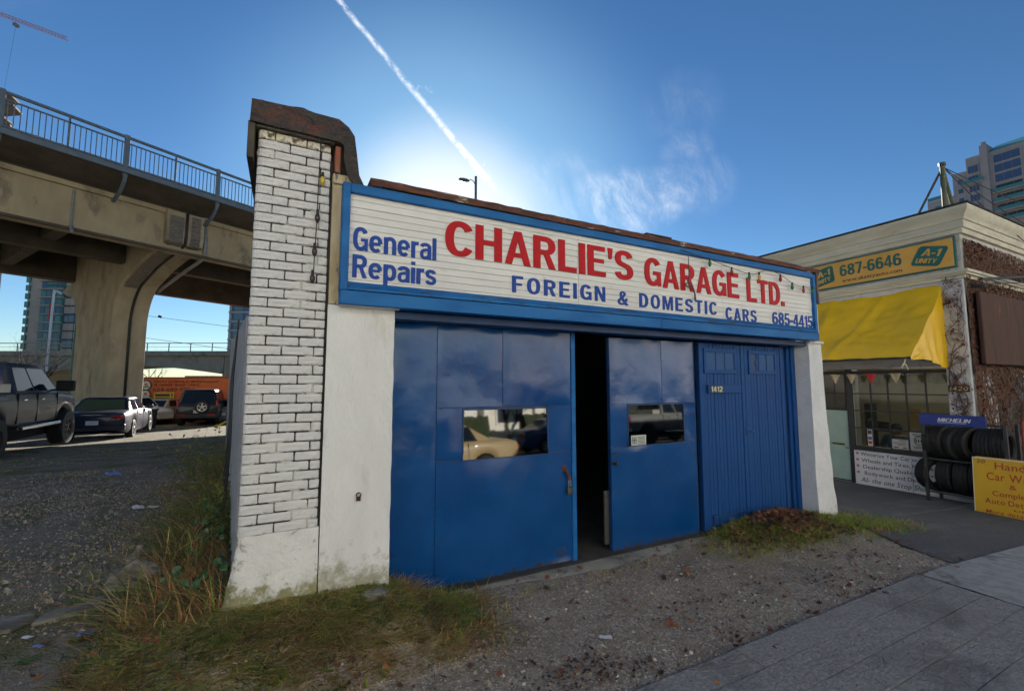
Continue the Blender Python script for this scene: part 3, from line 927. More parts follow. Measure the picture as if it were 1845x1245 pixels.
# timber strip above the pier, next to the signboard
MB().cbox(.254, .322, YF + .005, YF + .12, 2.16, 3.10, .004).build('timber_strip', M_TAN, G)
MB().cbox(.262, .300, YF - .03, YF + .1, 3.105, 3.30, .006).build('wood_block', mat('red_brown_wood', (.30, .09, .05), (.22, .12, .08), scale=9, rough=.8), G)
MB().cbox(.252, .44, YF - .02, YF + .1, 3.03, 3.10, .006).build('wood_block', M_TAN, G)

# --- coping of tarred sheet over the pillar, folding down onto the sign
cp = MB()
outer = [(-.268, 3.332), (-.262, 3.478), (-.08, 3.486), (.05, 3.494), (.12, 3.486), (.278, 3.484), (.345, 3.44), (.385, 3.385), (.405, 3.25), (.425, 3.10), (.458, 3.035), (.56, 3.028)]
inner = [(.56, 3.012), (.44, 3.014), (.405, 3.06), (.385, 3.12), (.368, 3.25), (.352, 3.352), (.30, 3.345), (.262, 3.335)]
nO = len(outer)


def cop(u, v):
    t = u * (nO - 1); i = min(int(t), nO - 2); f = t - i
    x = lerp(outer[i][0], outer[i + 1][0], f); z = lerp(outer[i][1], outer[i + 1][1], f)
    y = lerp(YF - .055, YF + .95, v)
    k = .012 * mnoise.noise(Vector((x * 9, y * 6, 2))) + .008 * mnoise.noise(Vector((x * 31, y * 14, 7)))
    return (x, y, z + k)


cp.grid(cop, 66, 14)
# front fascia of the coping, and the folded end hanging over the sign
front = [(-.268, 3.325), (-.262, 3.478), (-.08, 3.486), (.05, 3.494), (.12, 3.486), (.278, 3.484), (.345, 3.44), (.385, 3.385), (.405, 3.25), (.425, 3.10), (.458, 3.035), (.40, 3.022), (.362, 3.06), (.335, 3.115), (.318, 3.20), (.316, 3.300), (.285, 3.318), (.10, 3.322), (-.10, 3.322)]
cp.prism(front, YF - .062, YF - .042, 'y')
cp.build('coping', M_TAR, G, smooth=30)
MB().cbox(-.278, -.238, YF - .045, YF + 1.0, 3.085, 3.335, .004).build('coping_end_board', mat('weathered_board', (.05, .042, .034), (.10, .085, .065), scale=9, rough=.9, stretch=(1, 1, .4)), G)
MB().cbox(-.235, .255, YF - .03, YF + .40, 3.314, 3.326, .003).build('coping_underlay', mat('grey_felt', (.22, .2, .17), (.1, .09, .075), scale=14, rough=.95), G)

# --- side wall going back along the lot, roof, other walls
M_SIDE = mat('side_wall_paint', (.36, .37, .40), (.28, .285, .30), scale=4, rough=.8, bump=.3, bscale=30, c3=(.16, .15, .13), s3=3, lo3=.58, hi3=.7)
sw = MB(); xa, ya, xb, yb = -.262, 3.76, -1.52, 16.2
dx, dy = xb - xa, yb - ya; ln = sqrt(dx * dx + dy * dy); nxn, nyn = dy / ln, -dx / ln
for (qx, qy, zt) in ((xa, ya, 2.1), (xb, yb, 2.85), (xb + .2 * nxn, yb + .2 * nyn, 2.85), (xa + .2 * nxn, ya + .2 * nyn, 2.1)): sw.v += [(qx, qy, -.9), (qx, qy, zt)]
sw.f = [(0, 2, 3, 1), (2, 4, 5, 3), (4, 6, 7, 5), (6, 0, 1, 7), (1, 3, 5, 7), (0, 6, 4, 2)]; sw.mi = [0] * 6
sw.build('side_wall', M_SIDE, G)
MB().box(6.02, 6.24, YF + .26, 16.2, -.5, 3.0).build('side_wall', M_WPAINT, G)
MB().prism([(-1.52, 16.2), (6.24, 16.2), (6.24, 16.4), (-1.54, 16.4)], -.9, 3.0, 'z').build('back_wall', M_SIDE, G)
MB().prism([(-.12, YF + .5), (6.24, YF + .12), (6.24, 16.4), (-.6, 16.4)], 2.97, 3.05, 'z').build('roof', mat('roof_felt', (.05, .05, .05), (.08, .08, .075), scale=2, rough=.95), G)
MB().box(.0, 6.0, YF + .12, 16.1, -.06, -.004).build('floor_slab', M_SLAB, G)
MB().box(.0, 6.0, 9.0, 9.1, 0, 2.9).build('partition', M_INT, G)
MB().box(5.99, 6.012, YD + .22, 9.0, 0, 2.95).build('shade_liner', M_INT, G)  # added near-black sheet, stands in for deep shade on the pale inner wall
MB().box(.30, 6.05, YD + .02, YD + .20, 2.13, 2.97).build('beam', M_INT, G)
MB().cbox(.715, 5.95, YD - .17, YD - .02, 2.088, 2.148, .004).build('lintel_board', M_DKBLUE, G)
MB().cbox(.32, .74, YF - .06, YF + .0, 2.146, 2.156, .002).build('sill_strip', M_WPAINT, G)
# dim inside: rear wall of shelves and a hanging cloth seen through the gap
M_SHELF = mat('dusty_shelf', (.05, .04, .03), (.03, .025, .02), scale=8, rough=.9)
for i, zz in enumerate((.35, .75, 1.15, 1.55)):
    MB().cbox(2.0, 3.6, 5.4, 5.8, zz, zz + .03, .004).build('shelf_board', M_SHELF, G)
MB().cbox(2.84, 2.92, YD + .05, YD + .075, .05, .56, .004).build('leaning_board', mat('pale_board', (.07, .068, .065), rough=.8), G)

# right pillar, battered towards the foot
rp = MB()


def rpil(u, v):
    z = lerp(-.5, 2.125, v); x = lerp(5.945, lerp(6.335, 6.225, S(-.3, 2.1, z)) + .012 * mnoise.noise(Vector((1, z * 5, 3))) + .016 * S(.35, .15, z) * S(-.3, .1, z), u)
    return (x, YF - .006 + .008 * mnoise.noise(Vector((x * 5, z * 5, 9))) - .02 * (1 - S(-.2, .5, z)), z)


rp.grid(rpil, 10, 40)
nn = 11
rev = [(j * nn) for j in range(41)]; b = len(rp.v)
rp.v += [(5.945 + .004 * mnoise.noise(Vector((4, rp.v[i][2] * 6, 0))), YD + .1, rp.v[i][2]) for i in rev]
for k in range(40): rp.f.append((rev[k], rev[k + 1], b + k + 1, b + k)); rp.mi.append(0)
rgt = [(j * nn + 10) for j in range(41)]; b = len(rp.v)
rp.v += [(rp.v[i][0], YD + .2, rp.v[i][2]) for i in rgt]
for k in range(40): rp.f.append((rgt[k], b + k, b + k + 1, rgt[k + 1])); rp.mi.append(0)
tp = [40 * nn + i for i in range(nn)]; b = len(rp.v)
rp.v += [(rp.v[i][0], YD + .2, rp.v[i][2]) for i in tp]
for k in range(nn - 1): rp.f.append((tp[k], tp[k + 1], b + k + 1, b + k)); rp.mi.append(0)
M_PLR = mat('white_plaster_rough', (.74, .75, .78), (.66, .67, .70), scale=3, detail=8, rough=.85, bump=.5, bscale=40, c3=(.52, .50, .47), s3=6, lo3=.62, hi3=.74, bump2=.5, b2scale=7)
add_band(M_PLR, 'Z', .25, -.25, (.22, .2, .15), 9, .8, .42, .62)
rp.build('right_pillar', M_PLR, G, smooth=35)
MB().cbox(5.92, 6.24, YF - .035, YF + .02, 2.124, 2.152, .004).build('pillar_capping', M_PLR, G)

# --- doors ---------------------------------------------------------------------------------------------


def sheet(parent, x0, x1, z0, z1, y, seed, amp=.016, name='sheet_panel'):
    nx = max(3, int((x1 - x0) / .035)); nz = max(3, int((z1 - z0) / .035))
    mb = MB()
    def fn(u, v):
        x = lerp(x0, x1, u); z = lerp(z0, z1, v)
        e = min(1, min(u * (x1 - x0), (1 - u) * (x1 - x0), v * (z1 - z0), (1 - v) * (z1 - z0)) / .05)
        d = amp * (mnoise.noise(Vector((x * 2.1, z * 1.8, seed))) + .38 * mnoise.noise(Vector((x * 5, z * 4.2, seed + 4))) + .10 * mnoise.noise(Vector((x * 13, z * 11, seed + 9)))) * e
        return (x, y + d, z)
    mb.grid(fn, nx, nz)
    # folded edges
    n1 = nx + 1; tot = n1 * (nz + 1)
    rim = list(range(nx + 1)) + [j * n1 + nx for j in range(1, nz + 1)] + [nz * n1 + i for i in range(nx - 1, -1, -1)] + [j * n1 for j in range(nz - 1, 0, -1)]
    b = len(mb.v); mb.v += [(mb.v[i][0], y + .03, mb.v[i][2]) for i in rim]
    for k in range(len(rim)):
        k2 = (k + 1) % len(rim); mb.f.append((rim[k], b + k, b + k2, rim[k2])); mb.mi.append(0)
    return mb.build(name, M_DOOR, parent, smooth=50, normals=False)


def nails(parent, pts, y):
    mb = MB()
    for (x, z) in pts: mb.lathe([(.0055, 0), (.004, .003), (0, .0036)], (x, y, z), (0, -1, 0), 6)
    return mb.build('nail_heads', M_DKBLUE, parent, kind='stuff')


g = .0035
# leaf 1
D1 = MB().box(.705, 2.416, YD + .012, YD + .045, -.01, 2.09).build('door_leaf', M_DKBLUE, G)
D1['label'] = 'wide blue sheet-metal door leaf with a mirrored window'
for i, (a, b, c, d) in enumerate(((.706, 1.106, .0, 2.088), (1.108, 1.702, 1.410, 2.088), (1.704, 2.416, 1.410, 2.088), (1.108, 1.336, .986, 1.408), (2.160, 2.416, .986, 1.408), (1.108, 2.416, .0, .976))):
    sheet(D1, a + g / 2, b - g / 2, c + g / 2, d - g / 2, YD, i * 3.7)
nails(D1, [(1.10, z) for z in np.arange(.1, 2.0, .11)] + [(1.698, z) for z in np.arange(1.45, 2.05, .09)] + [(x, 1.404) for x in np.arange(1.15, 2.4, .12)] + [(x, .968) for x in np.arange(1.15, 2.4, .12)] + [(1.27, 1.93), (1.34, 1.8), (1.41, 1.7), (1.47, 1.6), (1.53, 1.5), (2.25, 1.92), (2.17, 1.84), (2.08, 1.75), (1.95, 1.62), (1.86, 1.53)], YD - .004)
pn = MB().box(-.41, .41, -.003, .003, -.203, .203).build('window_pane', M_MIRROR, D1, loc=(1.748, YD + .003, 1.182), rot=(radians(-2.2), 0, 0))
fr = MB()
for (a, b, c, d) in ((1.330, 2.166, 1.383, 1.395), (1.330, 2.166, .970, .982), (1.330, 1.342, .982, 1.383), (2.154, 2.166, .982, 1.383)): fr.box(a, b, YD - .006, YD + .02, c, d)
fr.build('window_frame', M_DKBLUE, D1)
MB().cbox(2.419, 2.466, YD - .012, YD + .06, -.05, 2.09, .005).build('door_edge_post', M_TRIM, D1)
# hasp with padlock at the edge of leaf 1
hp = MB(); hp.tube([(2.335, YD - .012, .83), (2.34, YD - .03, .80), (2.36, YD - .035, .765), (2.375, YD - .03, .73)], .014, 8); hp.cbox(2.31, 2.35, YD - .01, YD + .002, .80, .86, .003)
hp.build('hasp', mat('rusty_hasp', (.16, .05, .03), (.08, .03, .02), scale=25, rough=.8), D1)
pk = MB(); pk.tube([(2.362, YD - .03, .66), (2.362, YD - .03, .715), (2.374, YD - .03, .73), (2.388, YD - .03, .715), (2.388, YD - .03, .66)], .0055, 8, mi=1)
pk.cbox(2.345, 2.40, YD - .045, YD - .018, .598, .662, .006, mi=0)
pk.build('padlock', [mat('old_brass', (.20, .17, .11), (.12, .10, .07), scale=20, rough=.4, metal=.8), M_STEEL], D1)

# leaf 2, slid partly open
D2 = MB().box(2.884, 4.070, YD + .012, YD + .045, -.045, 2.07).build('door_leaf', M_DKBLUE, G)
D2['label'] = 'narrower blue sheet-metal door leaf standing ajar'
for i, (a, b, c, d) in enumerate(((2.884, 3.586, 1.402, 2.07), (3.588, 4.070, 1.402, 2.07), (2.884, 3.108, .984, 1.400), (3.898, 4.070, .984, 1.400), (2.884, 4.070, -.04, .976))):
    sheet(D2, a + g / 2, b - g / 2, c + g / 2, d - g / 2, YD, 40 + i * 5.3)
nails(D2, [(3.592, z) for z in np.arange(1.45, 2.03, .08)] + [(2.892, z) for z in np.arange(.05, 2.0, .13)] + [(4.05, z) for z in np.arange(.05, 2.0, .16)], YD - .004)
MB().box(-.392, .392, -.003, .003, -.203, .203).build('window_pane', M_MIRROR, D2, loc=(3.504, YD + .003, 1.188), rot=(radians(-2.3), 0, radians(.4)))
fr = MB()
for (a, b, c, d) in ((3.104, 3.904, 1.387, 1.398), (3.104, 3.904, .976, .987), (3.104, 3.114, .987, 1.387), (3.894, 3.904, .987, 1.387)): fr.box(a, b, YD - .006, YD + .02, c, d)
fr.build('window_frame', M_DKBLUE, D2)
nb = MB(); nb.box(3.122, 3.318, YD - .030, YD - .027, .990, 1.088, mi=0)
for r in range(6): nb.box(3.20 + .004, 3.20 + .10, YD - .0315, YD - .0302, .998 + r * .014, 1.004 + r * .014, mi=1)
for (a, b, c, d) in ((3.136, 3.148, 1.0, 1.075), (3.158, 3.168, 1.0, 1.07), (3.178, 3.188, 1.0, 1.075), (3.130, 3.192, 1.035, 1.043)): nb.box(a, b, YD - .0315, YD - .0302, c, d, mi=1)
nb.build('paper_notice', [mat('notice_paper', (.55, .60, .55), rough=.7), mat('notice_ink', (.06, .06, .07), rough=.7)], D2)
hn = MB(); hn.lathe([(.02, 0), (.02, .006), (.012, .008), (.012, .03), (.02, .035), (.018, .05), (0, .054)], (2.925, YD - .001, .83), (0, -1, 0), 14); hn.build('door_knob', M_DKMETAL, D2)
MB().cbox(2.892, 2.965, YD - .012, YD, .905, .925, .003).build('latch_bar', M_DKMETAL, D2)
# gap post between leaf 2 and the plank doors
MB().cbox(4.084, 4.128, YD + .03, YD + .12, -.03, 2.08, .004).build('door_post', M_DKBLUE, G)

# leaf 3: pair of tongue-and-groove doors


def plank_door(xa, xb, label, broken):
    d = MB().box(xa, xb, YD + .012, YD + .04, .0, 2.075).build('plank_door', M_DKBLUE, G); d['label'] = label
    fw = .058
    MB().cbox(xa, xa + fw, YD - .018, YD + .02, .0, 2.07, .003).build('stile', M_WOODB, d)
    MB().cbox(xb - fw, xb, YD - .018, YD + .02, .0, 2.07, .003).build('stile', M_WOODB, d)
    n = 11; w = (xb - xa - 2 * fw) / n
    pm = MB().cbox(-w / 2 + .0022, w / 2 - .0022, -.013, .013, -1.035, 1.035, .0045).mesh('plank', M_WOODB)
    for i in range(n):
        put('plank', pm, d, loc=(xa + fw + (i + .5) * w, YD + .001 + .0015 * ((i * 7) % 3), 1.035))
    # small painted light of three panes
    wx0, wx1 = xa + .115, xb - .19
    MB().box(wx0 - .005, wx1 + .005, YD - .014, YD - .008, 1.75, 1.985).build('pane_backing', M_DKBLUE, d)
    for (a, b, c, e) in ((wx0 - .045, wx1 + .045, 1.968, 2.012), (wx0 - .045, wx1 + .045, 1.722, 1.768), (wx0 - .045, wx0, 1.768, 1.968), (wx1, wx1 + .045, 1.768, 1.968)):
        MB().cbox(a, b, YD - .030, YD - .008, c, e, .003).build('window_frame', M_WOODB, d)
    pw = (wx1 - wx0) / 3
    for i in range(3):
        if i: MB().cbox(wx0 + i * pw - .007, wx0 + i * pw + .007, YD - .026, YD - .010, 1.768, 1.968, .002).build('glazing_bar', M_WOODB, d)
        if broken and i == 0:
            j = MB(); j.prism([(wx0 + pw, 1.768), (wx0 + pw, 1.968), (wx0 + pw * .62, 1.968), (wx0 + pw * .8, 1.92), (wx0 + pw * .5, 1.87), (wx0 + pw * .74, 1.80), (wx0 + pw * .66, 1.768)], YD - .02, YD - .016, 'y')
            j.build('broken_pane', M_WOODB, d)
        else:
            MB().box(wx0 + i * pw, wx0 + (i + 1) * pw, YD - .020, YD - .016, 1.768, 1.968).build('pane', mat('painted_pane', (.012, .07, .22), (.016, .08, .24), scale=5, rough=.5, spec=.3), d)
    return d


D3 = plank_door(4.150, 4.925, 'blue plank door carrying the house number board', False)
D4 = plank_door(4.930, 5.690, 'blue plank door with a broken small pane', True)
MB().cbox(4.262, 4.83, YD - .040, YD - .012, 1.498, 1.594, .004).build('number_board', M_WOODB, D3)
pl = MB(); pl.box(4.288, 4.505, YD - .044, YD - .0405, 1.506, 1.586)
pl.build('number_plate', mat('number_plate_black', (.015, .015, .017), rough=.4), D3)
M_NUM = mat('number_paint', (.72, .72, .66), (.5, .5, .45), scale=30, rough=.5)
letters(D3, '1412', 4.30, 4.49, 1.515, .062, YD - .0442, M_NUM, wt='B', depth=.002, track=.1, name='digit')
lt = MB(); lt.cbox(4.905, 4.93, YD - .03, YD - .016, 1.0, 1.09, .003); lt.tube([(4.93, YD - .035, 1.04), (4.98, YD - .045, 1.045), (5.03, YD - .03, 1.045)], .008, 6)
lt.build('latch', M_DKBLUE, D3)
lb = MB(); lb.cbox(4.285, 4.30, YD - .03, YD, .0, .16, .002); lb.cbox(4.30, 4.86, YD - .028, YD - .014, .135, .15, .002); lb.cbox(4.30, 4.86, YD - .028, YD - .014, .045, .056, .002)
lb.build('foot_rail', M_DKBLUE, D3)
MB().cbox(5.70, 5.80, YD + .03, YD + .09, -.05, 2.08, .004).build('door_post', M_DKBLUE, G)
MB().cbox(5.80, 5.86, YD + .0, YD + .08, -.05, 2.08, .004).build('door_post', M_WOODB, G)
MB().cbox(5.865, 5.944, YD - .02, YD + .08, -.05, 2.09, .004).build('door_post', M_WOODB, G)

# threshold apron of worn concrete
ap = MB()


def apr(u, v):
    x = lerp(.72, 4.6, u)
    yo = interp(x, [.72, 1.3, 2.0, 2.7, 3.3, 3.7, 4.1, 4.6], [3.42, 3.34, 3.22, 3.16, 3.18, 3.22, 3.34, 3.44]) + .015 * mnoise.noise(Vector((x * 6, 0, 0)))
    y = lerp(yo, YD + .25, v)
    z = -.012 + .006 * mnoise.noise(Vector((x * 3, y * 3, 8))) - .03 * (1 - S(0, .25, v))
    return (x, y, z)


ap.grid(apr, 70, 10)
ap.build('threshold_apron', M_APRON, G, smooth=True)

# --- signboard -----------------------------------------------------------------------------------------
YS = 3.25
SGN = thing('signboard', "long white plank signboard with blue frame, red and blue lettering above the garage doors", 'sign', (3.2, YS, 2.15))
SGN['_w'] = 1
MB().box(.36, 5.98, YS + .012, YF + .1, 2.20, 3.0).build('backing', M_INT, SGN)
rnd = random.Random(5)
nP = 13; pz0, pz1 = 2.285, 2.965
for (xa, xb) in ((.368, 2.338), (2.341, 4.277), (4.280, 5.968)):
    for i in range(nP):
        h = (pz1 - pz0) / nP
        mb = MB(); n = 6
        za, zb = pz0 + i * h + .0012, pz0 + (i + 1) * h - .0012
        dy = rnd.uniform(-.0015, .0015)
        mb.cbox(xa, xb, YS + dy, YS + .018 + dy, za, zb, .002)
        mb.build('plank', M_BOARD, SGN)
MB().cbox(.316, .368, YS - .035, YS + .08, 2.252, 3.022, .004).build('frame_rail', M_TRIM, SGN)
MB().cbox(5.968, 6.02, YS - .035, YS + .08, 2.252, 3.0, .004).build('frame_rail', M_TRIM, SGN)
tpb = MB(); tpb.cbox(.368, 5.968, YS - .033, YS + .08, 2.955, 3.022, .004); tpb.build('frame_rail', M_TRIM, SGN)
bt = MB(); bt.prism([(YS - .055, 2.252), (YS - .055, 2.268), (YS - .004, 2.318), (YS + .08, 2.318), (YS + .08, 2.252)], .368, 5.968, 'x'); bt.build('ledge', M_TRIM2, SGN)
for (xa, xb) in ((.318, 3.30), (3.303, 6.02)):
    MB().cbox(xa, xb, YS - .045, YS + .08, 2.152, 2.249, .004).build('fascia_board', M_TRIM, SGN)
# rusty flashing in overlapping lengths on top
x = .50; rnd = random.Random(8)
while x < 6.05:
    x1 = min(x + rnd.uniform(.5, 1.1), 6.06)
    a = x; b = x1 + .03
    mb = MB(); dz = rnd.uniform(-.003, .003)
    mb.grid(lambda u, v: (lerp(a, b, u), (YS - .052 - dz) + (0 if v < .45 else (v - .45) * .5), 3.024 + dz + min(v, .45) / .45 * .060 + .007 * mnoise.noise(Vector((lerp(a, b, u) * 9, v * 4, 3))) * (1 if v > .2 else .7) + (v > .45) * .004), 16, 6)
    mb.build('flashing', M_RUST, SGN, smooth=40)
    x = x1
MB().cbox(6.022, 6.055, YS - .05, YF + .1, 2.62, 3.05, .004).build('end_flashing', mat('brown_flashing', (.10, .055, .04), (.16, .10, .075), scale=8, rough=.7), SGN)
MB().cbox(6.022, 6.040, YS - .03, YF + .1, 2.16, 2.62, .003).build('end_board', M_WPAINT, SGN)
MB().cbox(4.70, 5.05, YS - .03, YS + .2, 3.09, 3.106, .004, m=Matrix.Translation((-1.55, 0, 0))).build('loose_slate', M_TAR, SGN)

yl = YS - .001
letters(SGN, 'General', .395, 1.005, 2.548, .172, yl, M_BLUEL, wt='B', depth=.006, track=.06)
letters(SGN, 'Repairs', .396, 1.008, 2.352, .165, yl, M_BLUEL, wt='B', depth=.006, track=.06)
letters(SGN, "CHARLIE'S", 1.076, 2.985, 2.604, .285, yl, M_REDL, wt='B', depth=.009, track=.075, slope=-.002)
letters(SGN, 'GARAGE', 3.135, 4.55, 2.578, .285, yl, M_REDL, wt='B', depth=.009, track=.075, slope=-.01)
letters(SGN, 'LTD.', 4.69, 5.39, 2.548, .275, yl, M_REDL, wt='B', depth=.009, track=.075)
letters(SGN, 'FOREIGN', 1.662, 2.64, 2.366, .140, yl, M_BLUEL, wt='B', depth=.006, track=.2)
letters(SGN, '&', 2.788, 2.92, 2.352, .136, yl, M_BLUEL, wt='B', depth=.006)
letters(SGN, 'DOMESTIC', 3.058, 4.168, 2.350, .140, yl, M_BLUEL, wt='B', depth=.006, track=.2)
letters(SGN, 'CARS', 4.312, 4.845, 2.312, .140, yl, M_BLUEL, wt='B', depth=.006, track=.2)
letters(SGN, '685-4415', 5.14, 5.958, 2.312, .150, yl, M_BLUEL, wt='B', depth=.006, track=.07)
MB().tube([(3.71 + .05 * cos(a), YS - .04, 2.63 + .02 * sin(a)) for a in np.linspace(0, 2 * pi, 16, endpoint=False)], .006, 6, closed=True).build('hook_ring', M_DKMETAL, SGN)
MB().tube([(3.715, YS - .04, 2.93), (3.712, YS - .045, 2.78), (3.71, YS - .04, 2.63)], .005, 6).build('hook_rod', M_DKMETAL, SGN)
MB().tube([(3.76, YS - .035, 2.62), (3.80, YS - .035, 2.55), (3.81, YS - .03, 2.48)], [.006, .008, .012], 6).build('hook_rod', M_DKMETAL, SGN)

# --- string of coloured bulbs along the sign, another down the pillar


def bulb_string(name, label, wire, bulbs, tilt=0.0):
    t = thing(name, label, 'string lights', wire[0])
    MB().tube(wire, .0035, 6).build('wire', M_BLACK, t)
    for (p, c) in bulbs:
        mm = mat('bulb_' + c, {'red': (.35, .02, .02), 'green': (.02, .18, .05), 'yellow': (.55, .40, .05), 'dark': (.05, .03, .03)}[c], rough=.15)
        mb = MB(); mb.lathe([(.008, 0), (.009, -.02), (.016, -.032), (.018, -.05), (.012, -.072), (0, -.085)], p, (0, 0, 1), 10, mi=0)
        mb.lathe([(.0095, .012), (.010, -.02), (.009, -.024)], p, (0, 0, 1), 10, mi=1)
        mb.build('bulb', [mm, M_BLACK], t, smooth=40)
    return t


def bez(pts, n=6):
    out = []
    P = [Vector(p) for p in pts]
    for i in range(len(P) - 1):
        p0 = P[max(0, i - 1)]; p1 = P[i]; p2 = P[i + 1]; p3 = P[min(len(P) - 1, i + 2)]
        for k in range(n):
            t = k / n
            out.append(.5 * ((2 * p1) + (p2 - p0) * t + (2 * p0 - 5 * p1 + 4 * p2 - p3) * t * t + (3 * p1 - p0 - 3 * p2 + p3) * t ** 3))
    out.append(P[-1])
    return out


yy = YS - .05
bulb_string('bulb_string', 'string of coloured bulbs drooping across the right end of the signboard',
            bez([(3.6, yy, 2.985), (4.03, yy, 2.94), (4.4, yy, 2.885), (4.75, yy, 2.86), (5.03, yy, 2.945), (5.3, yy, 2.90), (5.55, yy, 2.82), (5.8, yy, 2.815), (5.96, yy, 2.83)]),
            [((4.03, yy, 2.94), 'green'), ((4.38, yy, 2.885), 'red'), ((4.68, yy, 2.862), 'green'), ((4.86, yy, 2.885), 'yellow'), ((5.26, yy, 2.905), 'red'), ((5.49, yy, 2.83), 'green'), ((5.72, yy, 2.812), 'red'), ((5.92, yy, 2.825), 'green')])
yy = YF - .02
bulb_string('bulb_string', 'dangling black wire with old bulbs down the white brick pillar',
            bez([(.165, YF - .03, 3.32), (.163, yy, 3.1), (.16, yy, 2.95), (.158, yy, 2.7), (.152, yy, 2.45), (.15, yy, 2.38), (.142, yy, 2.35)]),
            [((.185, yy, 3.075), 'yellow'), ((.162, yy, 2.80), 'dark'), ((.152, yy, 2.56), 'dark'), ((.145, yy, 2.37), 'dark')])
# ------------------------------------------------------------------ the workshop on the corner: wall on x = 10 facing the drive
XW = 10.0; YC = 3.06; ZG = -.33
M_AWALL = mat('grey_white_paint', (.60, .60, .62), (.52, .52, .54), scale=3, detail=7, rough=.8, bump=.3, bscale=40, c3=(.36, .34, .33), s3=4, lo3=.58, hi3=.72)
M_CORN = mat('cream_cornice', (.60, .57, .46), (.50, .47, .37), scale=4, detail=6, rough=.7, c3=(.30, .26, .19), s3=5, lo3=.60, hi3=.74, stretch=(1, .4, 2))
M_FRIEZE = mat('frieze_paint', (.55, .54, .53), (.46, .44, .40), scale=3, rough=.75, c3=(.33, .28, .2), s3=3, lo3=.58, hi3=.72)
M_DKFRAME = mat('dark_frame', (.028, .034, .036), (.04, .045, .047), scale=10, rough=.5)
M_MINT = mat('mint_door', (.34, .50, .46), (.40, .55, .50), scale=2, rough=.45)
M_YSIGN = mat('amber_sign', (.62, .33, .055), (.68, .38, .08), scale=2, rough=.4, c3=(.50, .22, .03), s3=6, lo3=.66, hi3=.74)
M_TEAL = mat('teal_paint', (.010, .13, .115), (.012, .11, .10), scale=6, rough=.45)
M_TARP = mat('yellow_tarp', (.82, .50, .008), (.76, .46, .007), scale=2, detail=4, rough=.38, bump=.3, bscale=7, spec=.45, c3=(.68, .40, .008), s3=1.6, lo3=.58, hi3=.75)
M_VINE = mat('bare_vine', (.11, .055, .04), (.16, .09, .06), scale=9, rough=.9)
M_PANE = clear_glass('shop_pane', (.72, .74, .70), 1.45)
M_ROOM = mat('office_wall', (.60, .54, .40), (.52, .46, .33), scale=2, rough=.9)
M_FELT = mat('roof_edge_felt', (.03, .03, .035), (.05, .05, .05), scale=8, rough=.9)

A = thing('workshop', 'cream corniced corner workshop with shop window beside the driveway', 'building', (XW, YC, ZG))


def wall_boxes(parts):
    mb = MB()
    for (y0, y1, z0, z1) in parts: mb.box(XW, XW + .30, y0, y1, z0, z1)
    return mb


# side wall with door and shop window openings, each piece butted to the next
wl = MB()
wl.box(XW, XW + .3, 5.38, 20, -.6, 4.15)
wl.box(XW, XW + .3, YC + .30, 5.38, 1.90, 4.15)
wl.box(XW, XW + .3, YC, YC + .30, -.6, 4.15)
wl.box(XW + .05, XW + .3, YC + .30, 4.82, -.6, .40)
wl.box(XW + .02, XW + .3, 4.82, 4.87, -.6, 1.90)
WALL = wl.build('wall', M_AWALL, A)
fw = MB(); fw.box(XW + .3, 30, YC, YC + .3, -.8, 4.15)
fw.build('wall', M_AWALL, A)
MB().box(XW + .3, 30, 19.7, 20, -.6, 4.15).build('wall', M_AWALL, A)
MB().box(XW + .02, 30, YC + .02, 20, 4.15, 4.30).build('roof', M_FELT, A)
# pilaster at the corner, a little proud
MB().cbox(XW - .035, XW + .01, YC - .02, YC + .29, -.6, 3.36, .01).build('corner_pilaster', M_AWALL, A)
# belt moulding and frieze boards on both faces
for (z0, z1, p, m) in ((3.36, 3.42, .05, M_CORN), (3.42, 3.455, .085, M_CORN), (3.455, 3.50, .11, M_CORN)):
    q = MB(); q.prism([(XW - p, 20), (XW - p, YC - p), (30, YC - p), (30, YC), (XW, YC), (XW, 20)], z0, z1, 'z'); q.build('belt_moulding', m, A)
q = MB(); q.prism([(XW - .022, 20), (XW - .022, YC - .022), (30, YC - .022), (30, YC - .001), (XW - .001, YC - .001), (XW - .001, 20)], 3.50, 4.13, 'z'); q.build('frieze', M_FRIEZE, A)
# cornice: moulded profile mitred round the corner
prof = [(.02, 4.12), (.07, 4.12), (.075, 4.20), (.10, 4.205), (.10, 4.33), (.118, 4.335), (.122, 4.37), (.14, 4.41), (.17, 4.45), (.19, 4.50), (.195, 4.54), (.195, 4.555), (.0, 4.565)]
cn = MB(); n = len(prof)
path = [((XW, 20), (-1, 0)), ((XW, YC), (-1, -1)), ((30, YC), (0, -1))]
for (pt, d) in path:
    for (p, z) in prof: cn.v.append((pt[0] + d[0] * p, pt[1] + d[1] * p, z))
for k in range(2):
    for i in range(n - 1):
        cn.f.append((k * n + i, (k + 1) * n + i, (k + 1) * n + i + 1, k * n + i + 1)); cn.mi.append(0)
cn.build('cornice', M_CORN, A, smooth=25)
q = MB(); q.prism([(XW - .21, 20), (XW - .21, YC - .21), (30, YC - .21), (30, YC + .3), (XW + .3, YC + .3), (XW + .3, 20)], 4.566, 4.592, 'z'); q.build('roof_edge', M_FELT, A)

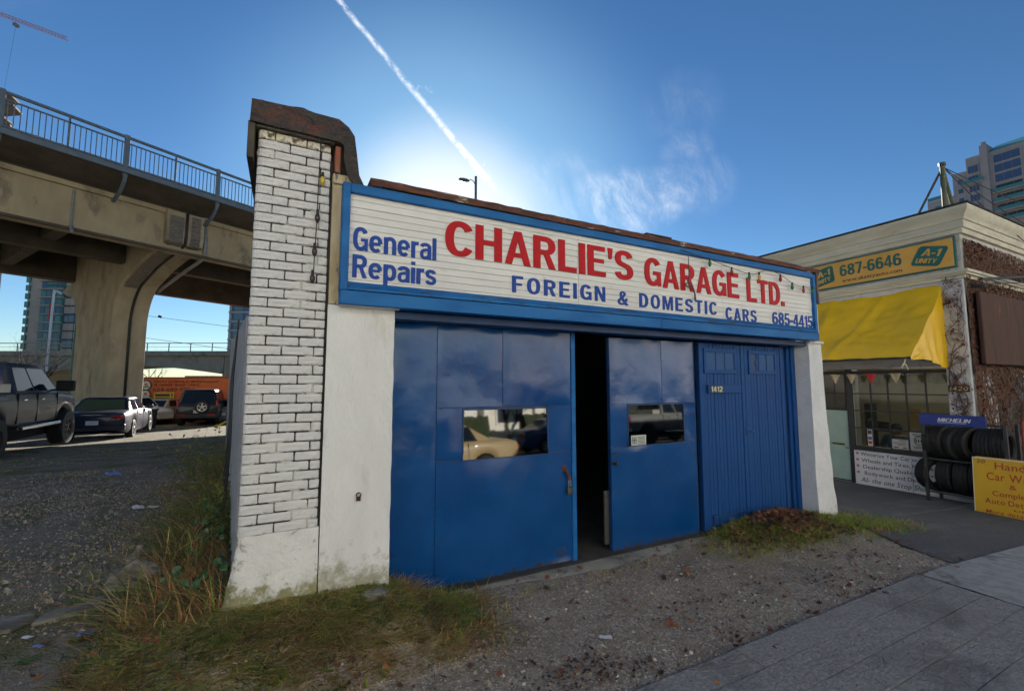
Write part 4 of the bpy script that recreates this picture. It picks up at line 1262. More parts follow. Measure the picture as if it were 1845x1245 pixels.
# door: dark frame, glazed upper half, mint lower panel
dr = MB().cbox(XW + .06, XW + .10, 4.90, 5.36, ZG + .02, 1.86, .004).build('door', M_DKFRAME, A)
MB().cbox(XW + .045, XW + .062, 4.915, 5.335, ZG + .05, 1.075, .004).build('door_panel', M_MINT, dr)
MB().box(XW + .05, XW + .056, 4.945, 5.32, 1.13, 1.80).build('pane', glass_mat('dim_pane', (.10, .095, .075), .06), dr)
MB().cbox(XW + .046, XW + .06, 5.12, 5.14, 1.13, 1.80, .003).build('glazing_bar', M_DKFRAME, dr)
MB().cbox(XW + .046, XW + .06, 4.945, 5.32, 1.41, 1.43, .003).build('glazing_bar', M_DKFRAME, dr)
MB().cbox(XW + .03, XW + .046, 5.0, 5.22, .39, .43, .004).build('letter_plate', mat('brass', (.45, .33, .12), (.35, .25, .09), scale=20, rough=.35, metal=.9), dr)
MB().tube([(XW + .045, 4.945, .35), (XW + .02, 4.945, .35), (XW + .015, 4.99, .345)], .009, 8).build('door_handle', M_STEEL, dr)
MB().cbox(XW + .0, XW + .06, 4.80, 4.90, ZG, 1.90, .006).build('door_post', M_DKFRAME, A)
MB().cbox(XW - .01, XW + .1, 4.90, 5.38, ZG - .05, ZG + .03, .008).build('door_step', M_KERB, A)

# shop window with steel bars
ys = [3.37, 3.672, 3.955, 4.232, 4.507, 4.80]; zs = [.41, .755, 1.092, 1.42, 1.80]
WN = MB().cbox(XW + .04, XW + .09, 3.36, 4.80, .36, .412, .004).build('shop_window', M_DKFRAME, A)
MB().cbox(XW + .04, XW + .09, 3.36, 4.80, 1.80, 1.86, .004).build('window_frame', M_DKFRAME, WN)
MB().cbox(XW + .04, XW + .09, 3.34, 3.375, .41, 1.80, .004).build('window_frame', M_DKFRAME, WN)
for y in ys[1:5]: MB().box(XW + .05, XW + .075, y - .011, y + .011, .412, 1.80).build('glazing_bar', M_DKFRAME, WN)
for z in zs[1:4]: MB().box(XW + .0495, XW + .0755, 3.375, 4.80, z - .011, z + .011).build('glazing_bar', M_DKFRAME, WN)
for i in range(5):
    for j in range(4):
        MB().box(XW + .060, XW + .064, ys[i] + .011, ys[i + 1] - .011, zs[j] + .011, zs[j + 1] - .011).build('pane', M_PANE, WN)
MB().cbox(XW + .0, XW + .05, 3.37, 4.80, .33, .40, .006).build('window_sill', M_DKFRAME, A)
# office behind the glass
rm = MB(); rm.box(XW + 2.6, XW + 2.7, 3.1, 6.2, -.3, 2.3); rm.box(XW + .3, XW + 2.7, 6.1, 6.2, -.3, 2.3); rm.box(XW + .3, XW + 2.6, 3.36, 6.1, 2.2, 2.3); rm.box(XW + .3, XW + 2.6, 3.36, 6.1, -.35, -.3)
rm.build('office_shell', M_ROOM, A)
MB().grid(lambda u, v: (XW + .22 + .02 * sin(u * 40), lerp(3.38, 4.78, u), lerp(1.62, 1.80, v) - (.02 * sin(u * 19) + .05 * mnoise.noise(Vector((u * 5, 0, 2)))) * (1 - v)), 60, 4).build('blind', mat('tan_blind', (.48, .38, .22), (.38, .3, .17), scale=6, rough=.8), A)
MB().cbox(XW + .40, XW + .60, 3.5, 4.66, .30, .36, .01).build('office_counter', M_DKFRAME, A)
MB().cbox(XW + .42, XW + .46, 3.52, 4.64, -.3, .30, .01).build('counter_front', M_DKFRAME, A)
MB().cbox(XW + 1.2, XW + 1.24, 4.72, 4.98, .62, .82, .005).build('wall_photo', mat('dark_photo', (.03, .028, .027), (.10, .09, .08), scale=9, rough=.4), A)
MB().cbox(XW + .5, XW + .7, 4.70, 4.84, .30, 1.22, .02).build('filing_rack', mat('dark_green_rack', (.03, .045, .035), rough=.6), A)
MB().cbox(XW + .4, XW + .42, 3.90, 4.10, .80, 1.15, .003).build('wall_notice', mat('orange_notice', (.70, .33, .06), (.60, .45, .18), scale=14, rough=.7), A)

tb = MB().tube([(XW + .75, 3.42, 1.765), (XW + .75, 4.30, 1.745)], .018, 8)
em_ = bpy.data.materials.new('fluorescent_tube'); em_.use_nodes = True; em_.node_tree.nodes['Principled BSDF'].inputs['Emission Color'].default_value = (1, .93, .8, 1); em_.node_tree.nodes['Principled BSDF'].inputs['Emission Strength'].default_value = 10.0
tb.build('ceiling_tube', em_, A)

# posters stuck to the inside of the panes
def poster(name, y0, y1, z0, z1, x, base, lines, label):
    mb = MB(); mb.box(x, x + .004, y0, y1, z0, z1, mi=0)
    for (a, b, c, d) in lines: mb.box(x - .0015, x, y0 + (y1 - y0) * a, y0 + (y1 - y0) * b, z0 + (z1 - z0) * c, z0 + (z1 - z0) * d, mi=1)
    return tag(mb.build(name, [base, mat('poster_ink', (.06, .055, .055), rough=.7)]), label, 'poster')


M_PAPER = mat('poster_paper', (.66, .64, .60), (.6, .58, .54), scale=6, rough=.7)
po = poster('poster', 3.70, 3.945, .43, .745, XW + .046, M_PAPER, [(.12, .88, .88, .92), (.2, .8, .80, .84), (.15, .85, .20, .23), (.2, .8, .13, .16)], 'square white poster with a round badge in the shop window')
rg = MB(); rg.tube([(XW + .044, 3.823 + .062 * cos(a), .60 + .072 * sin(a)) for a in np.linspace(0, 2 * pi, 24, endpoint=False)], .006, 6, closed=True)
for k in (-1, 0, 1): rg.box(XW + .042, XW + .045, 3.823 + k * .035 - .008, 3.823 + k * .035 + .008, .57, .63)
rg.build('badge', MATS['poster_ink'], po)
poster('poster', 3.975, 4.215, .43, .60, XW + .046, M_PAPER, [(.1, .6, .82, .88), (.1, .9, .62, .66), (.1, .9, .50, .54), (.1, .7, .38, .42), (.1, .35, .1, .2), (.6, .9, .1, .2)], 'small white notice low in the shop window')
po = poster('poster', 4.52, 4.60, .43, .74, XW + .046, M_PAPER, [(.1, .9, .72, .95)], 'narrow strip of stickers at the edge of the shop window')
MB().box(XW + .043, XW + .045, 4.53, 4.59, .55, .60).build('sticker', mat('sticker_blue', (.05, .10, .45), rough=.5), po)
MB().box(XW + .043, XW + .045, 4.53, 4.59, .47, .52).build('sticker', mat('sticker_red', (.45, .04, .04), rough=.5), po)

# clerk behind the counter
def person_in_window():
    px, py = XW + .72, 4.42
    bm = bmesh.new()
    vs = [(px, py, .30), (px, py, .48), (px, py, .575), (px, py, .615), (px, py, .70), (px, py, .76), (px, py + .17, .57), (px - .05, py + .21, .40), (px - .18, py + .14, .385), (px, py - .17, .57), (px - .05, py - .21, .40), (px - .18, py - .14, .385)]
    es = [(0, 1), (1, 2), (2, 3), (3, 4), (4, 5), (2, 6), (6, 7), (7, 8), (2, 9), (9, 10), (10, 11)]
    rad = [.16, .15, .08, .05, .085, .07, .065, .05, .038, .065, .05, .038]
    me = bpy.data.meshes.new('person'); me.from_pydata(vs, es, [])
    o = put('person', me)
    tag(o, 'dark-haired person in a blue shirt sitting behind the shop window', 'person')
    sk = o.modifiers.new('skin', 'SKIN'); o.modifiers.new('sub', 'SUBSURF').render_levels = 2
    for i, r in enumerate(rad): me.skin_vertices[0].data[i].radius = (r, r * (1.0 if i < 4 else 1.05))
    me.skin_vertices[0].data[0].use_root = True
    m = bpy.data.materials.new('person_skin_shirt'); m.use_nodes = True
    nt = m.node_tree; tc = nt.nodes.new('ShaderNodeTexCoord'); sp = nt.nodes.new('ShaderNodeSeparateXYZ'); nt.links.new(tc.outputs['Object'], sp.inputs[0])
    cr = nt.nodes.new('ShaderNodeValToRGB'); mr = nt.nodes.new('ShaderNodeMapRange'); mr.inputs['From Min'].default_value = .60; mr.inputs['From Max'].default_value = .61
    nt.links.new(sp.outputs[2], mr.inputs['Value']); nt.links.new(mr.outputs[0], cr.inputs[0])
    cr.color_ramp.elements[0].color = (.06, .13, .20, 1); cr.color_ramp.elements[1].color = (.36, .20, .13, 1)
    nt.links.new(cr.outputs[0], nt.nodes['Principled BSDF'].inputs['Base Color'])
    me.materials.append(m)
    h = MB(); h.ico((px + .03, py, .745), .10, 3, .12, (1, 1, .95), 2)
    h.build('hair', mat('dark_hair', (.012, .009, .008), rough=.6), o, smooth=True)
    f = MB()
    for s in (-1, 1): f.ico((px - .082, py + s * .032, .705), .011, 1, 0, sub=1)
    f.build('eyes', M_BLACK, o)
    nb2 = MB(); nb2.ico((px - .092, py, .685), .016, 1, .05, (1, .8, 1.3), 1); nb2.build('nose', mat('skin', (.36, .20, .13), rough=.6), o)
    MB().box(px - .088, px - .080, py - .022, py + .022, .655, .661).build('mouth', mat('lips', (.22, .07, .06), rough=.6), o)


person_in_window()

# lettered sign boards under the window
M_WS = mat('white_sign_panel', (.78, .78, .82), (.70, .70, .74), scale=3, rough=.5)
M_WSG = mat('sign_green_black', (.035, .05, .05), rough=.5)
M_PINK = mat('pink_maple', (.55, .22, .26), rough=.6)
WS = thing('lettered_panel', 'white panel sign listing winter services below the shop window', 'sign', (9.93, 4.3, ZG))
RX = Matrix.Rotation(-pi / 2, 4, 'Z')


def onwall(x, y, z): return Matrix.Translation((x, y, z)) @ RX


for (ya, yb) in ((3.905, 4.79), (3.02, 3.898)):
    MB().cbox(9.925, 9.945, ya, yb, -.30, .335, .003).build('panel', M_WS, WS)
ln = [('Winterize Your Car or Truck', .245, 4.68, 1.12), ('Wheels and Tires, New & Used', .128, 4.67, 1.30), ('Dealership Quality Service', .010, 4.65, 1.16), ('Bodywork and Detailing', -.108, 4.63, 1.02)]
for (s, z, y, w) in ln:
    mb = MB(); text_into(mb, s, onwall(9.924, y, z), width=w, cap=.068, wt=.004, depth=.002); mb.build('lettering', M_WSG, WS, normals=False)
    MB().lathe([(.0, .003), (.022, .003), (.026, .0), (.026, -.002)], (9.924, 4.735, z + .035), (-1, 0, 0), 9).build('bullet_mark', M_PINK, WS)
mb = MB(); text_into(mb, 'A1- the one Stop Shop', onwall(9.924, 4.70, -.245), width=1.02, cap=.088, wt=.008, depth=.002, shear=.25); mb.build('lettering', M_TEAL, WS, normals=False)

# amber name sign under the cornice
AS = thing('amber_sign', 'amber sign with a green phone number under the cream cornice', 'sign', (9.95, 4.2, 3.55))
MB().cbox(9.935, 9.975, 3.09, 5.385, 3.555, 4.095, .004).build('sign_frame', M_TEAL, AS)
MB().cbox(9.925, 9.94, 3.118, 5.357, 3.583, 4.067, .003).build('sign_panel', M_YSIGN, AS)
letters(AS, '687-6646', 4.83, 3.82, 3.765, .225, 9.924, M_TEAL, wt='B', depth=.004, track=.05, face='-X', name='digit')
mb = MB(); text_into(mb, 'www.a1unityauto.com', onwall(9.924, 4.80, 3.64), width=.98, cap=.072, wt=.004, depth=.003, track=.06); mb.build('lettering', mat('sign_dark', (.02, .03, .03), rough=.5), AS, normals=False)
for (yc, rot) in ((5.14, radians(12)), (3.43, radians(-14))):
    e = MB(); pts = []
    w, h, r = .20, .17, .05
    for (cx, cz, a0) in ((w - r, h - r, 0), (-w + r, h - r, 90), (-w + r, -h + r, 180), (w - r, -h + r, 270)):
        for k in range(5):
            a = radians(a0 + k * 22.5); pts.append((cx + r * cos(a), cz + r * sin(a)))
    pts = [(x + .22 * z * (1 if yc < 4 else .5), z) for (x, z) in pts]
    pr = [(x * cos(rot) - z * sin(rot), x * sin(rot) + z * cos(rot)) for (x, z) in pts]
    e.prism([(yc - x, 3.825 + z) for (x, z) in pr], 9.916, 9.924, 'x')
    em = e.build('emblem', M_TEAL, AS)
    t2 = MB(); Mx = Matrix.Translation((9.9155, yc, 3.825)) @ RX @ Matrix.Rotation(-rot, 4, 'Y')
    text_into(t2, 'A-1', Mx @ Matrix.Translation((.01, 0, .0)), width=.25, cap=.125, wt='B', depth=.002, shear=.2, align='c', track=.03)
    text_into(t2, 'UNITY', Mx @ Matrix.Translation((-.03, 0, -.125)), width=.29, cap=.085, wt='B', depth=.002, shear=.15, align='c', track=.05)
    t2.build('emblem_lettering', M_YSIGN, em, normals=False)

# yellow tarpaulin awning
AW = thing('awning', 'bright yellow tarpaulin awning over the shop window', 'awning', (9.2, 4.3, 1.9))
tp = MB()


def tarp(u, v):
    y = lerp(3.32, 7.4, u); x = lerp(9.985, 8.68, v); z = lerp(3.285, 2.06, v)
    sag = -.05 * sin(pi * v) * (1 + .5 * sin(u * 9)) + .05 * mnoise.noise(Vector((u * 7, v * 3, 0))) + .018 * mnoise.noise(Vector((u * 24, v * 9, 3)))
    fold = .03 * math.exp(-((u - .42 + .05 * v) / .02) ** 2) + .02 * math.exp(-((u - .2 - .10 * v) / .012) ** 2)
    edge = -.035 * abs(sin(u * 12 + .6)) * S(.85, 1, v)
    return (x - sag * .4 - fold, y, z + sag + fold + edge)


tp.grid(tarp, 70, 34)
tp.build('canopy', M_TARP, AW, smooth=True, normals=False)
sd_ = MB()


def side(u, v):
    # hanging end flap, from the sloping edge down to the hem
    e = tarp(0, u); x = e[0]
    zb = lerp(1.90, 2.02, u) - .03 * sin(u * 7) - .02
    z = lerp(e[2], zb, v)
    y = 3.318 - (.05 * v * sin(pi * u) + .03 * mnoise.noise(Vector((u * 7, v * 3, 4))) * v + .012 * sin(u * 30 + v * 2) * v)
    return (x, y, z)


sd_.grid(side, 26, 16)
sd_.build('end_flap', M_TARP, AW, smooth=True, normals=False)
MB().tube([(8.71, 3.35, 2.02), (8.71, 7.4, 2.02)], .02, 8).build('front_bar', M_DKFRAME, AW)
MB().tube([(8.71, 3.38, 2.02), (9.98, 3.38, 1.98)], .016, 8).build('arm_bar', M_DKFRAME, AW)
MB().tube(bez([(8.71, 3.40, 2.0), (8.68, 3.42, 1.90), (8.70, 3.46, 1.86), (8.74, 3.43, 1.93), (8.73, 3.38, 1.83)], 5), .009, 6).build('rope_knot', mat('pale_rope', (.55, .50, .38), rough=.9), AW)
# bunting under it
BU = thing('bunting', 'row of red and cream pennants hanging below the yellow awning', 'bunting', (9.2, 4.2, 1.75))
MB().tube([(9.1, 5.3, 1.80), (9.1, 4.3, 1.775), (9.1, 3.4, 1.83)], .004, 5).build('cord', M_BLACK, BU)
M_FLC = mat('cream_flag', (.50, .42, .28), (.40, .33, .21), scale=9, rough=.8); M_FLR = mat('red_flag', (.50, .03, .04), rough=.8)
for i, y in enumerate((5.05, 4.62, 4.36, 4.06, 3.70)):
    mb = MB(); mb.grid(lambda u, v: (9.1 + .015 * sin(u * 5 + i), y + (u - .5) * .16 * (1 - v * .9), 1.785 - v * .17), 6, 5)
    mb.build('pennant', M_FLR if i == 3 else M_FLC, BU, smooth=True)

# house number plaque on the corner pilaster
NP = MB().cbox(XW - .055, XW - .036, 3.075, 3.335, 1.475, 1.59, .004).build('number_plaque', mat('plaque_dark', (.03, .022, .018), rough=.5)); tag(NP, 'dark plaque with gold numbers on the corner pilaster', 'plaque')
mb = MB(); text_into(mb, '1420', onwall(XW - .0555, 3.315, 1.498), width=.22, cap=.07, wt=.006, depth=.003, shear=.2); mb.build('numbers', mat('gold_numbers', (.50, .40, .22), rough=.4, metal=.4), NP, normals=False)

# tyre rack
RK = thing('tyre_rack', 'dark steel tyre rack standing before the shop window', 'rack', (9.6, 3.2, ZG))
for y in (3.50, 2.56):
    for x in (9.38, 9.84): MB().cbox(x - .02, x + .02, y - .02, y + .02, ZG, 1.0, .003).build('upright', M_DKFRAME, RK)
for z in (-.12, .40):
    for x in (9.40, 9.58, 9.82): MB().tube([(x, 2.56, z), (x, 3.50, z)], .015, 8).build('shelf_bar', M_DKFRAME, RK)
MB().tube([(9.38, 2.56, .985), (9.38, 3.50, .985)], .015, 8).build('top_bar', M_DKFRAME, RK)


def tyre_mesh(R=.27, w=.19):
    mb = MB()
    prof = [(.16, -w * .36), (.175, -w * .46), (.22, -w * .5), (R - .03, -w * .49), (R - .008, -w * .42), (R, -w * .30), (R, -.055), (R - .007, -.052), (R - .007, -.045), (R, -.042), (R, -.012), (R - .007, -.009), (R - .007, .009), (R, .012), (R, .042), (R - .007, .045), (R - .007, .052), (R, .055), (R, w * .30), (R - .008, w * .42), (R - .03, w * .49), (.22, w * .5), (.175, w * .46), (.16, w * .36)]
    prof = [(r, a) for r, a in prof]
    mb.lathe(prof, (0, 0, 0), (0, 1, 0), 36, closed=True)
    return mb.mesh('tyre', mat('tyre_rubber', (.013, .013, .0135), (.019, .019, .0195), scale=14, rough=.66, bump=.2, bscale=60, spec=.35), smooth=35)


TY = tyre_mesh()
rows = [(.66, [(3.50, .30), (3.33, -.22), (3.15, -.5), (2.99, -.42), (2.83, .0), (2.66, .02)], ['first', 'second', 'third', 'fourth', 'fifth', 'sixth']), (.14, [(3.48, -.45), (3.29, -.05), (3.10, .02), (2.91, .0), (2.72, .03)], ['first', 'second', 'third', 'fourth', 'fifth'])]
for r, (z, ts, nm) in enumerate(rows):
    for k, (y, a) in enumerate(ts):
        o = put('tyre', TY, loc=(9.60, y, z + .015 * (k % 2)), rot=(0, .3 * k, a))
        tag(o, '%s black tyre from the door in the %s row of the rack' % (nm[k], ('upper', 'lower')[r]), 'tyre', 'tyres on the rack')
# blue maker's banner over the rack
MI = thing('blue_banner', 'long blue banner with white lettering fixed over the tyre rack', 'banner', (9.37, 3.22, .93))
MB().cbox(9.345, 9.36, 2.74, 3.53, .948, 1.122, .004).build('panel', mat('banner_blue', (.012, .035, .22), (.014, .04, .25), scale=3, rough=.35), MI)
M_BW = mat('banner_white', (.62, .66, .74), rough=.5)
mb = MB(); text_into(mb, 'MICHELIN', onwall(9.344, 3.30, 1.010), width=.38, cap=.056, wt='B', depth=.002, shear=.3, track=.05); mb.build('lettering', M_BW, MI, normals=False)
MB().box(9.342, 9.345, 2.96, 3.30, .992, .998).build('rule_line', M_BW, MI)

# yellow board standing at the edge of the drive
YB = thing('yellow_board', 'yellow board with red serif lettering standing by the tyre rack', 'sign', (9.25, 2.5, -.28))
M_YB = mat('yellow_board_paint', (.72, .42, .02), (.68, .39, .02), scale=3, rough=.5)
lean = Matrix.Translation((9.22, 0, -.29)) @ Matrix.Rotation(radians(5), 4, 'Y')
bd = MB(); bd.cbox(-.012, .012, 1.98, 2.90, .0, .80, .003, m=lean); bd.build('panel', M_YB, YB)
ed = MB(); ed.box(-.013, .013, 1.98, 2.90, .80, .812, m=lean); ed.box(-.013, .013, 2.90, 2.908, .0, .812, m=lean); ed.build('white_edge', mat('board_edge', (.7, .68, .6), rough=.6), YB)
bk = MB(); bk.cbox(.25, .27, 2.0, 2.88, .0, .78, .003, m=Matrix.Translation((9.22, 0, -.29)) @ Matrix.Rotation(radians(-12), 4, 'Y')); bk.build('rear_leg_panel', M_YB, YB)
M_YBR = mat('board_red', (.45, .06, .02), rough=.5); M_YBK = mat('board_black', (.05, .05, .03), rough=.6)


def serif(mb, s, y, z, width, cap, wt=.008, shear=0.0):
    """red painted capitals with small slab serifs"""
    Mx = lean @ Matrix.Translation((-.0125, y, z)) @ RX
    text_into(mb, s, Mx, width=width, cap=cap, wt=wt, depth=.002, align='c', shear=shear)


for (s, z, w, c) in (('Hand', .665, .30, .10), ('Car Wash', .505, .52, .11), ('&', .40, .07, .07), ('Complete', .285, .42, .075), ('Auto Detailing', .17, .58, .075)):
    mb = MB(); serif(mb, s, 2.52 if s == 'Hand' else 2.50, z, w, c); mb.build('lettering', M_YBR, YB, normals=False)
mb = MB(); serif(mb, 'More details inside', 2.46, .03, .66, .055, .006, .25); mb.build('lettering', M_YBR, YB, normals=False)
mb = MB(); serif(mb, 'A-1 BACK', 2.40, .105, .22, .03, .004); mb.build('lettering', M_YBK, YB, normals=False)
mb = MB(); serif(mb, '20', 2.82, .73, .09, .05, .006, .2); mb.build('lettering', M_YBK, YB, normals=False)

# front face: vines, rusty hoarding, bar; vines also climb the corner
HB = MB().cbox(10.12, 13.2, YC - .16, YC - .10, 1.93, 3.13, .01).build('rusty_hoarding', mat('rust_brown_board', (.09, .038, .024), (.055, .028, .02), scale=5, detail=7, rough=.85, bump=.4, bscale=20, c3=(.14, .07, .04), s3=4, lo3=.58, hi3=.7, stretch=(1, 1, .25))); tag(HB, 'dark rusty hoarding hung on the vine-covered front of the workshop', 'hoarding')
MB().tube([(10.0, YC - .22, 3.30), (13.2, YC - .22, 3.72)], .022, 8).build('iron_bar', M_DKFRAME, HB)
MB().tube([(10.0, YC - .22, 3.22), (13.2, YC - .22, 3.60)], .010, 8).build('iron_bar', M_DKFRAME, HB)
bkg = MB(); bkg.cbox(10.15, 10.18, YC - .22, YC - .0, 3.2, 3.24, .003); bkg.build('bracket', M_DKFRAME, HB)
MB().cbox(11.0, 12.2, YC - .03, YC + .0, -.5, 1.75, .01).build('front_door', M_DKFRAME, A)


def vines():
    rnd = random.Random(4)
    stems = MB(); leaves = MB()

    def crawl(p, d, n, r, plane, depth=0):
        pts = [p]
        for k in range(n):
            d = (d[0] + rnd.uniform(-.35, .35), d[1] + rnd.uniform(-.3, .3)); l = sqrt(d[0] ** 2 + d[1] ** 2); d = (d[0] / l, d[1] / l)
            q = (pts[-1][0] + d[0] * .07, pts[-1][1] + d[1] * .07)
            if not (lim[0] < q[0] < lim[1]): d = (-d[0], d[1]); continue
            pts.append(q)
            if depth < 2 and rnd.random() < .28: crawl(q, (d[0] + rnd.choice((-1, 1)) * .9, d[1]), int(n * .55), r * .6, plane, depth + 1)
            if rnd.random() < .10 and -.2 < q[1] < 4.0:
                c = plane(q[0] + rnd.uniform(-.05, .05), q[1] + rnd.uniform(-.05, .05), .035)
                s = rnd.uniform(.015, .035); u = Vector((rnd.uniform(-1, 1), rnd.uniform(-1, 1), rnd.uniform(-1, 1))).normalized() * s; w = u.orthogonal().normalized() * s * .7
                c = Vector(c); leaves.add([c - u, c + w, c + u, c - w], [(0, 1, 2, 3)])
        P3 = [plane(a, b, .02 + .01 * rnd.random()) for (a, b) in pts if -.3 < b < 4.05]
        if len(P3) > 1: stems.tube(P3, [r * (1 - .6 * i / len(P3)) for i in range(len(P3))], 4, cap=False)
    lim = [10.0, 13.4]
    front = lambda a, b, o: (a, YC - o - .02, b)
    sidep = lambda a, b, o: (XW - o - .03, a, b)
    for i in range(50):
        crawl((10.05 + rnd.random() ** 1.3 * 3.0, -.3 + rnd.random() * 3.4), (rnd.uniform(-.3, .3), 1), rnd.randint(16, 38), rnd.uniform(.007, .018), front)
    for i in range(60): crawl((10.05 + rnd.random() * 2.8, 3.45 + rnd.random() * .2), (rnd.uniform(-.5, .5), 1), 9, .005, front, 1)
    lim[:] = [3.05, 3.33]
    for i in range(14): crawl((3.08 + rnd.random() * .22, -.2 + rnd.random() * 3.0), (rnd.uniform(-.4, .3), 1), rnd.randint(8, 22), rnd.uniform(.004, .010), sidep)
    for i in range(6): crawl((3.10 + rnd.random() * .2, 3.36), (rnd.uniform(-.2, .6), rnd.uniform(-.3, .5)), 9, .004, sidep, 1)
    t = thing('climbing_vine', 'bare brown vine climbing the corner and front of the workshop', 'vine', (10.1, YC, ZG))
    stems.build('stems', M_VINE, t, smooth=True, normals=False, kind='stuff')
    leaves.build('leaves', mat('dead_vine_leaf', (.14, .035, .022), (.20, .09, .04), scale=8, rough=.8), t, normals=False, kind='stuff')


vines()
# rag and red bin clutter at the right end of the rack
CL = thing('sack_trolley', 'red hand trolley leaning at the end of the tyre rack', 'trolley', (9.55, 2.42, -.28))
MB().tube([(9.5, 2.44, -.28), (9.62, 2.44, 1.05), (9.62, 2.28, 1.05), (9.5, 2.28, -.28)], .018, 8).build('frame', mat('red_enamel', (.35, .05, .035), (.25, .04, .03), scale=12, rough=.5), CL)
for z in (.2, .55, .9): MB().tube([(9.5 + .12 * (z + .28) / 1.33, 2.44, z), (9.5 + .12 * (z + .28) / 1.33, 2.28, z)], .012, 6).build('crossbar', MATS['red_enamel'], CL)
for y in (2.47, 2.25): MB().lathe([(.05, -.02), (.10, -.022), (.11, 0), (.10, .022), (.05, .02)], (9.58, y, -.18), (0, 1, 0), 20).build('wheel', M_BLACK, CL)

# roof mast with two props and stays
MS = thing('roof_mast', 'green steel mast with slanting props on the workshop roof', 'mast', (10.9, 3.5, 4.5))
MB().cyl((11.0, 3.52, 4.3), (11.0, 3.505, 5.76), .045, .04, 10).build('post', mat('mossy_green_steel', (.07, .09, .05), (.10, .11, .07), scale=9, rough=.7), MS)
MB().cyl((11.0, 4.22, 4.35), (11.0, 3.53, 5.66), .022, .022, 8).build('prop', M_DKFRAME, MS)
MB().cyl((11.35, 3.42, 4.3), (11.0, 3.50, 5.66), .03, .03, 8).build('prop', MATS['mossy_green_steel'], MS)
MB().cyl((11.0, 3.505, 5.74), (11.0, 3.505, 5.80), .055, .055, 10).build('cap', M_DKFRAME, MS)
for p in ((13.6, 2.9, 4.6), (14.8, 2.9, 5.2), (12.4, 2.83, 4.2)): MB().tube(bez([(11.0, 3.5, 5.72), ((11 + p[0]) / 2, (3.5 + p[1]) / 2, (5.72 + p[2]) / 2 - .06), p], 8), .008, 5).build('stay_wire', M_BLACK, MS)
# ------------------------------------------------------------------ viaduct at the left: runs 30.7 degrees off the garage front
BA = radians(30.66); S0, L0 = 7.76, 25.7
ES = Vector((cos(BA), sin(BA), 0)); ET = Vector((-sin(BA), cos(BA), 0))
base = ES * S0 + ET * L0
VZ = -.62
M_BCON = mat('viaduct_concrete', (.36, .295, .18), (.29, .235, .14), scale=1.3, detail=8, rough=.9, bump=.25, bscale=14, c3=(.15, .12, .085), s3=.9, lo3=.55, hi3=.72, stretch=(1, 1, .5))
M_BSHADE = mat('viaduct_concrete_shaded', (.09, .072, .052), (.06, .048, .035), scale=1.5, detail=7, rough=.95, c3=(.07, .06, .05), s3=1, lo3=.55, hi3=.7)  # same concrete with the shade beneath the deck put into its colour
M_BPIER = mat('pier_concrete', (.38, .32, .215), (.30, .25, .165), scale=1.6, detail=8, rough=.9, bump=.3, bscale=12, c3=(.19, .15, .10), s3=.8, lo3=.52, hi3=.72, stretch=(1, 1, .55))
M_BGREY = mat('pier_grey_paint', (.36, .35, .33), (.32, .31, .295), scale=3, rough=.85)
M_BPATCH = mat('broken_concrete', (.21, .185, .15), (.13, .115, .095), scale=9, detail=8, rough=.95, bump=1.0, bscale=9, bdist=.08, stretch=(.6, 1, 3))
M_RAIL = mat('rail_blue_grey', (.10, .135, .165), (.085, .115, .14), scale=5, rough=.5)
M_PIPE = mat('grey_pipe', (.20, .21, .21), (.16, .165, .16), scale=6, rough=.6)

V = thing('viaduct', 'tan concrete road viaduct with steel railing on a flared pier', 'bridge', (base.x, base.y, VZ), BA, world=False)
# local: x along the deck, y away from the viewer (0 = near end of the column), z from the pier base; zz() lifts world heights


def zz(z): return z - VZ


XA, XB = -60.0, 95.0
yR = 19.5 - L0                       # railing line
yG = 20.75 - L0                      # near girder face
yF = 31.9 - L0                       # far girder face
# deck slab with kerb edge
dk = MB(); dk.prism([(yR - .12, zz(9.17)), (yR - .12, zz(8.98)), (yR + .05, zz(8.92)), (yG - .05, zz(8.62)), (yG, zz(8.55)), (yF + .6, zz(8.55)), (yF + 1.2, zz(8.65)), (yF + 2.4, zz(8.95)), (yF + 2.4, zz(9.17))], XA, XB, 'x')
dk.build('deck_slab', M_BSHADE, V)
MB().cbox(XA, XB, yR - .17, yR - .122, zz(8.95), zz(9.14), .01).build('edge_channel', M_RAIL, V)
# girders, slightly haunched at the pier
for k, (ya, yb, m) in enumerate(((yG, yG + .55, M_BCON), (-1.2, -.7, M_BSHADE), (yF - .6, yF, M_BSHADE))):
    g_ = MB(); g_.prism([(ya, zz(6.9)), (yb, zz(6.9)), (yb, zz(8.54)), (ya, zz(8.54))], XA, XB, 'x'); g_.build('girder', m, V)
MB().box(XA, XB, yG - .10, yG - .004, zz(8.36), zz(8.54)).build('girder_lip', M_BCON, V)
MB().box(XA, XB, yG - .14, yG - .002, zz(6.86), zz(6.95)).build('girder_lip', M_BSHADE, V)
for x in np.arange(-40, 60, 12.3):
    if abs(x) > 3: MB().box(x - .2, x + .2, yG + .56, yF - .61, zz(7.25), zz(8.53)).build('cross_beam', M_BSHADE, V)
for x in np.arange(-42, 60, 1.52): MB().cbox(x - .35, x + .35, yG - .012, yG + .1, zz(8.542), zz(8.62), .02).build('deck_corbel', M_BCON, V)

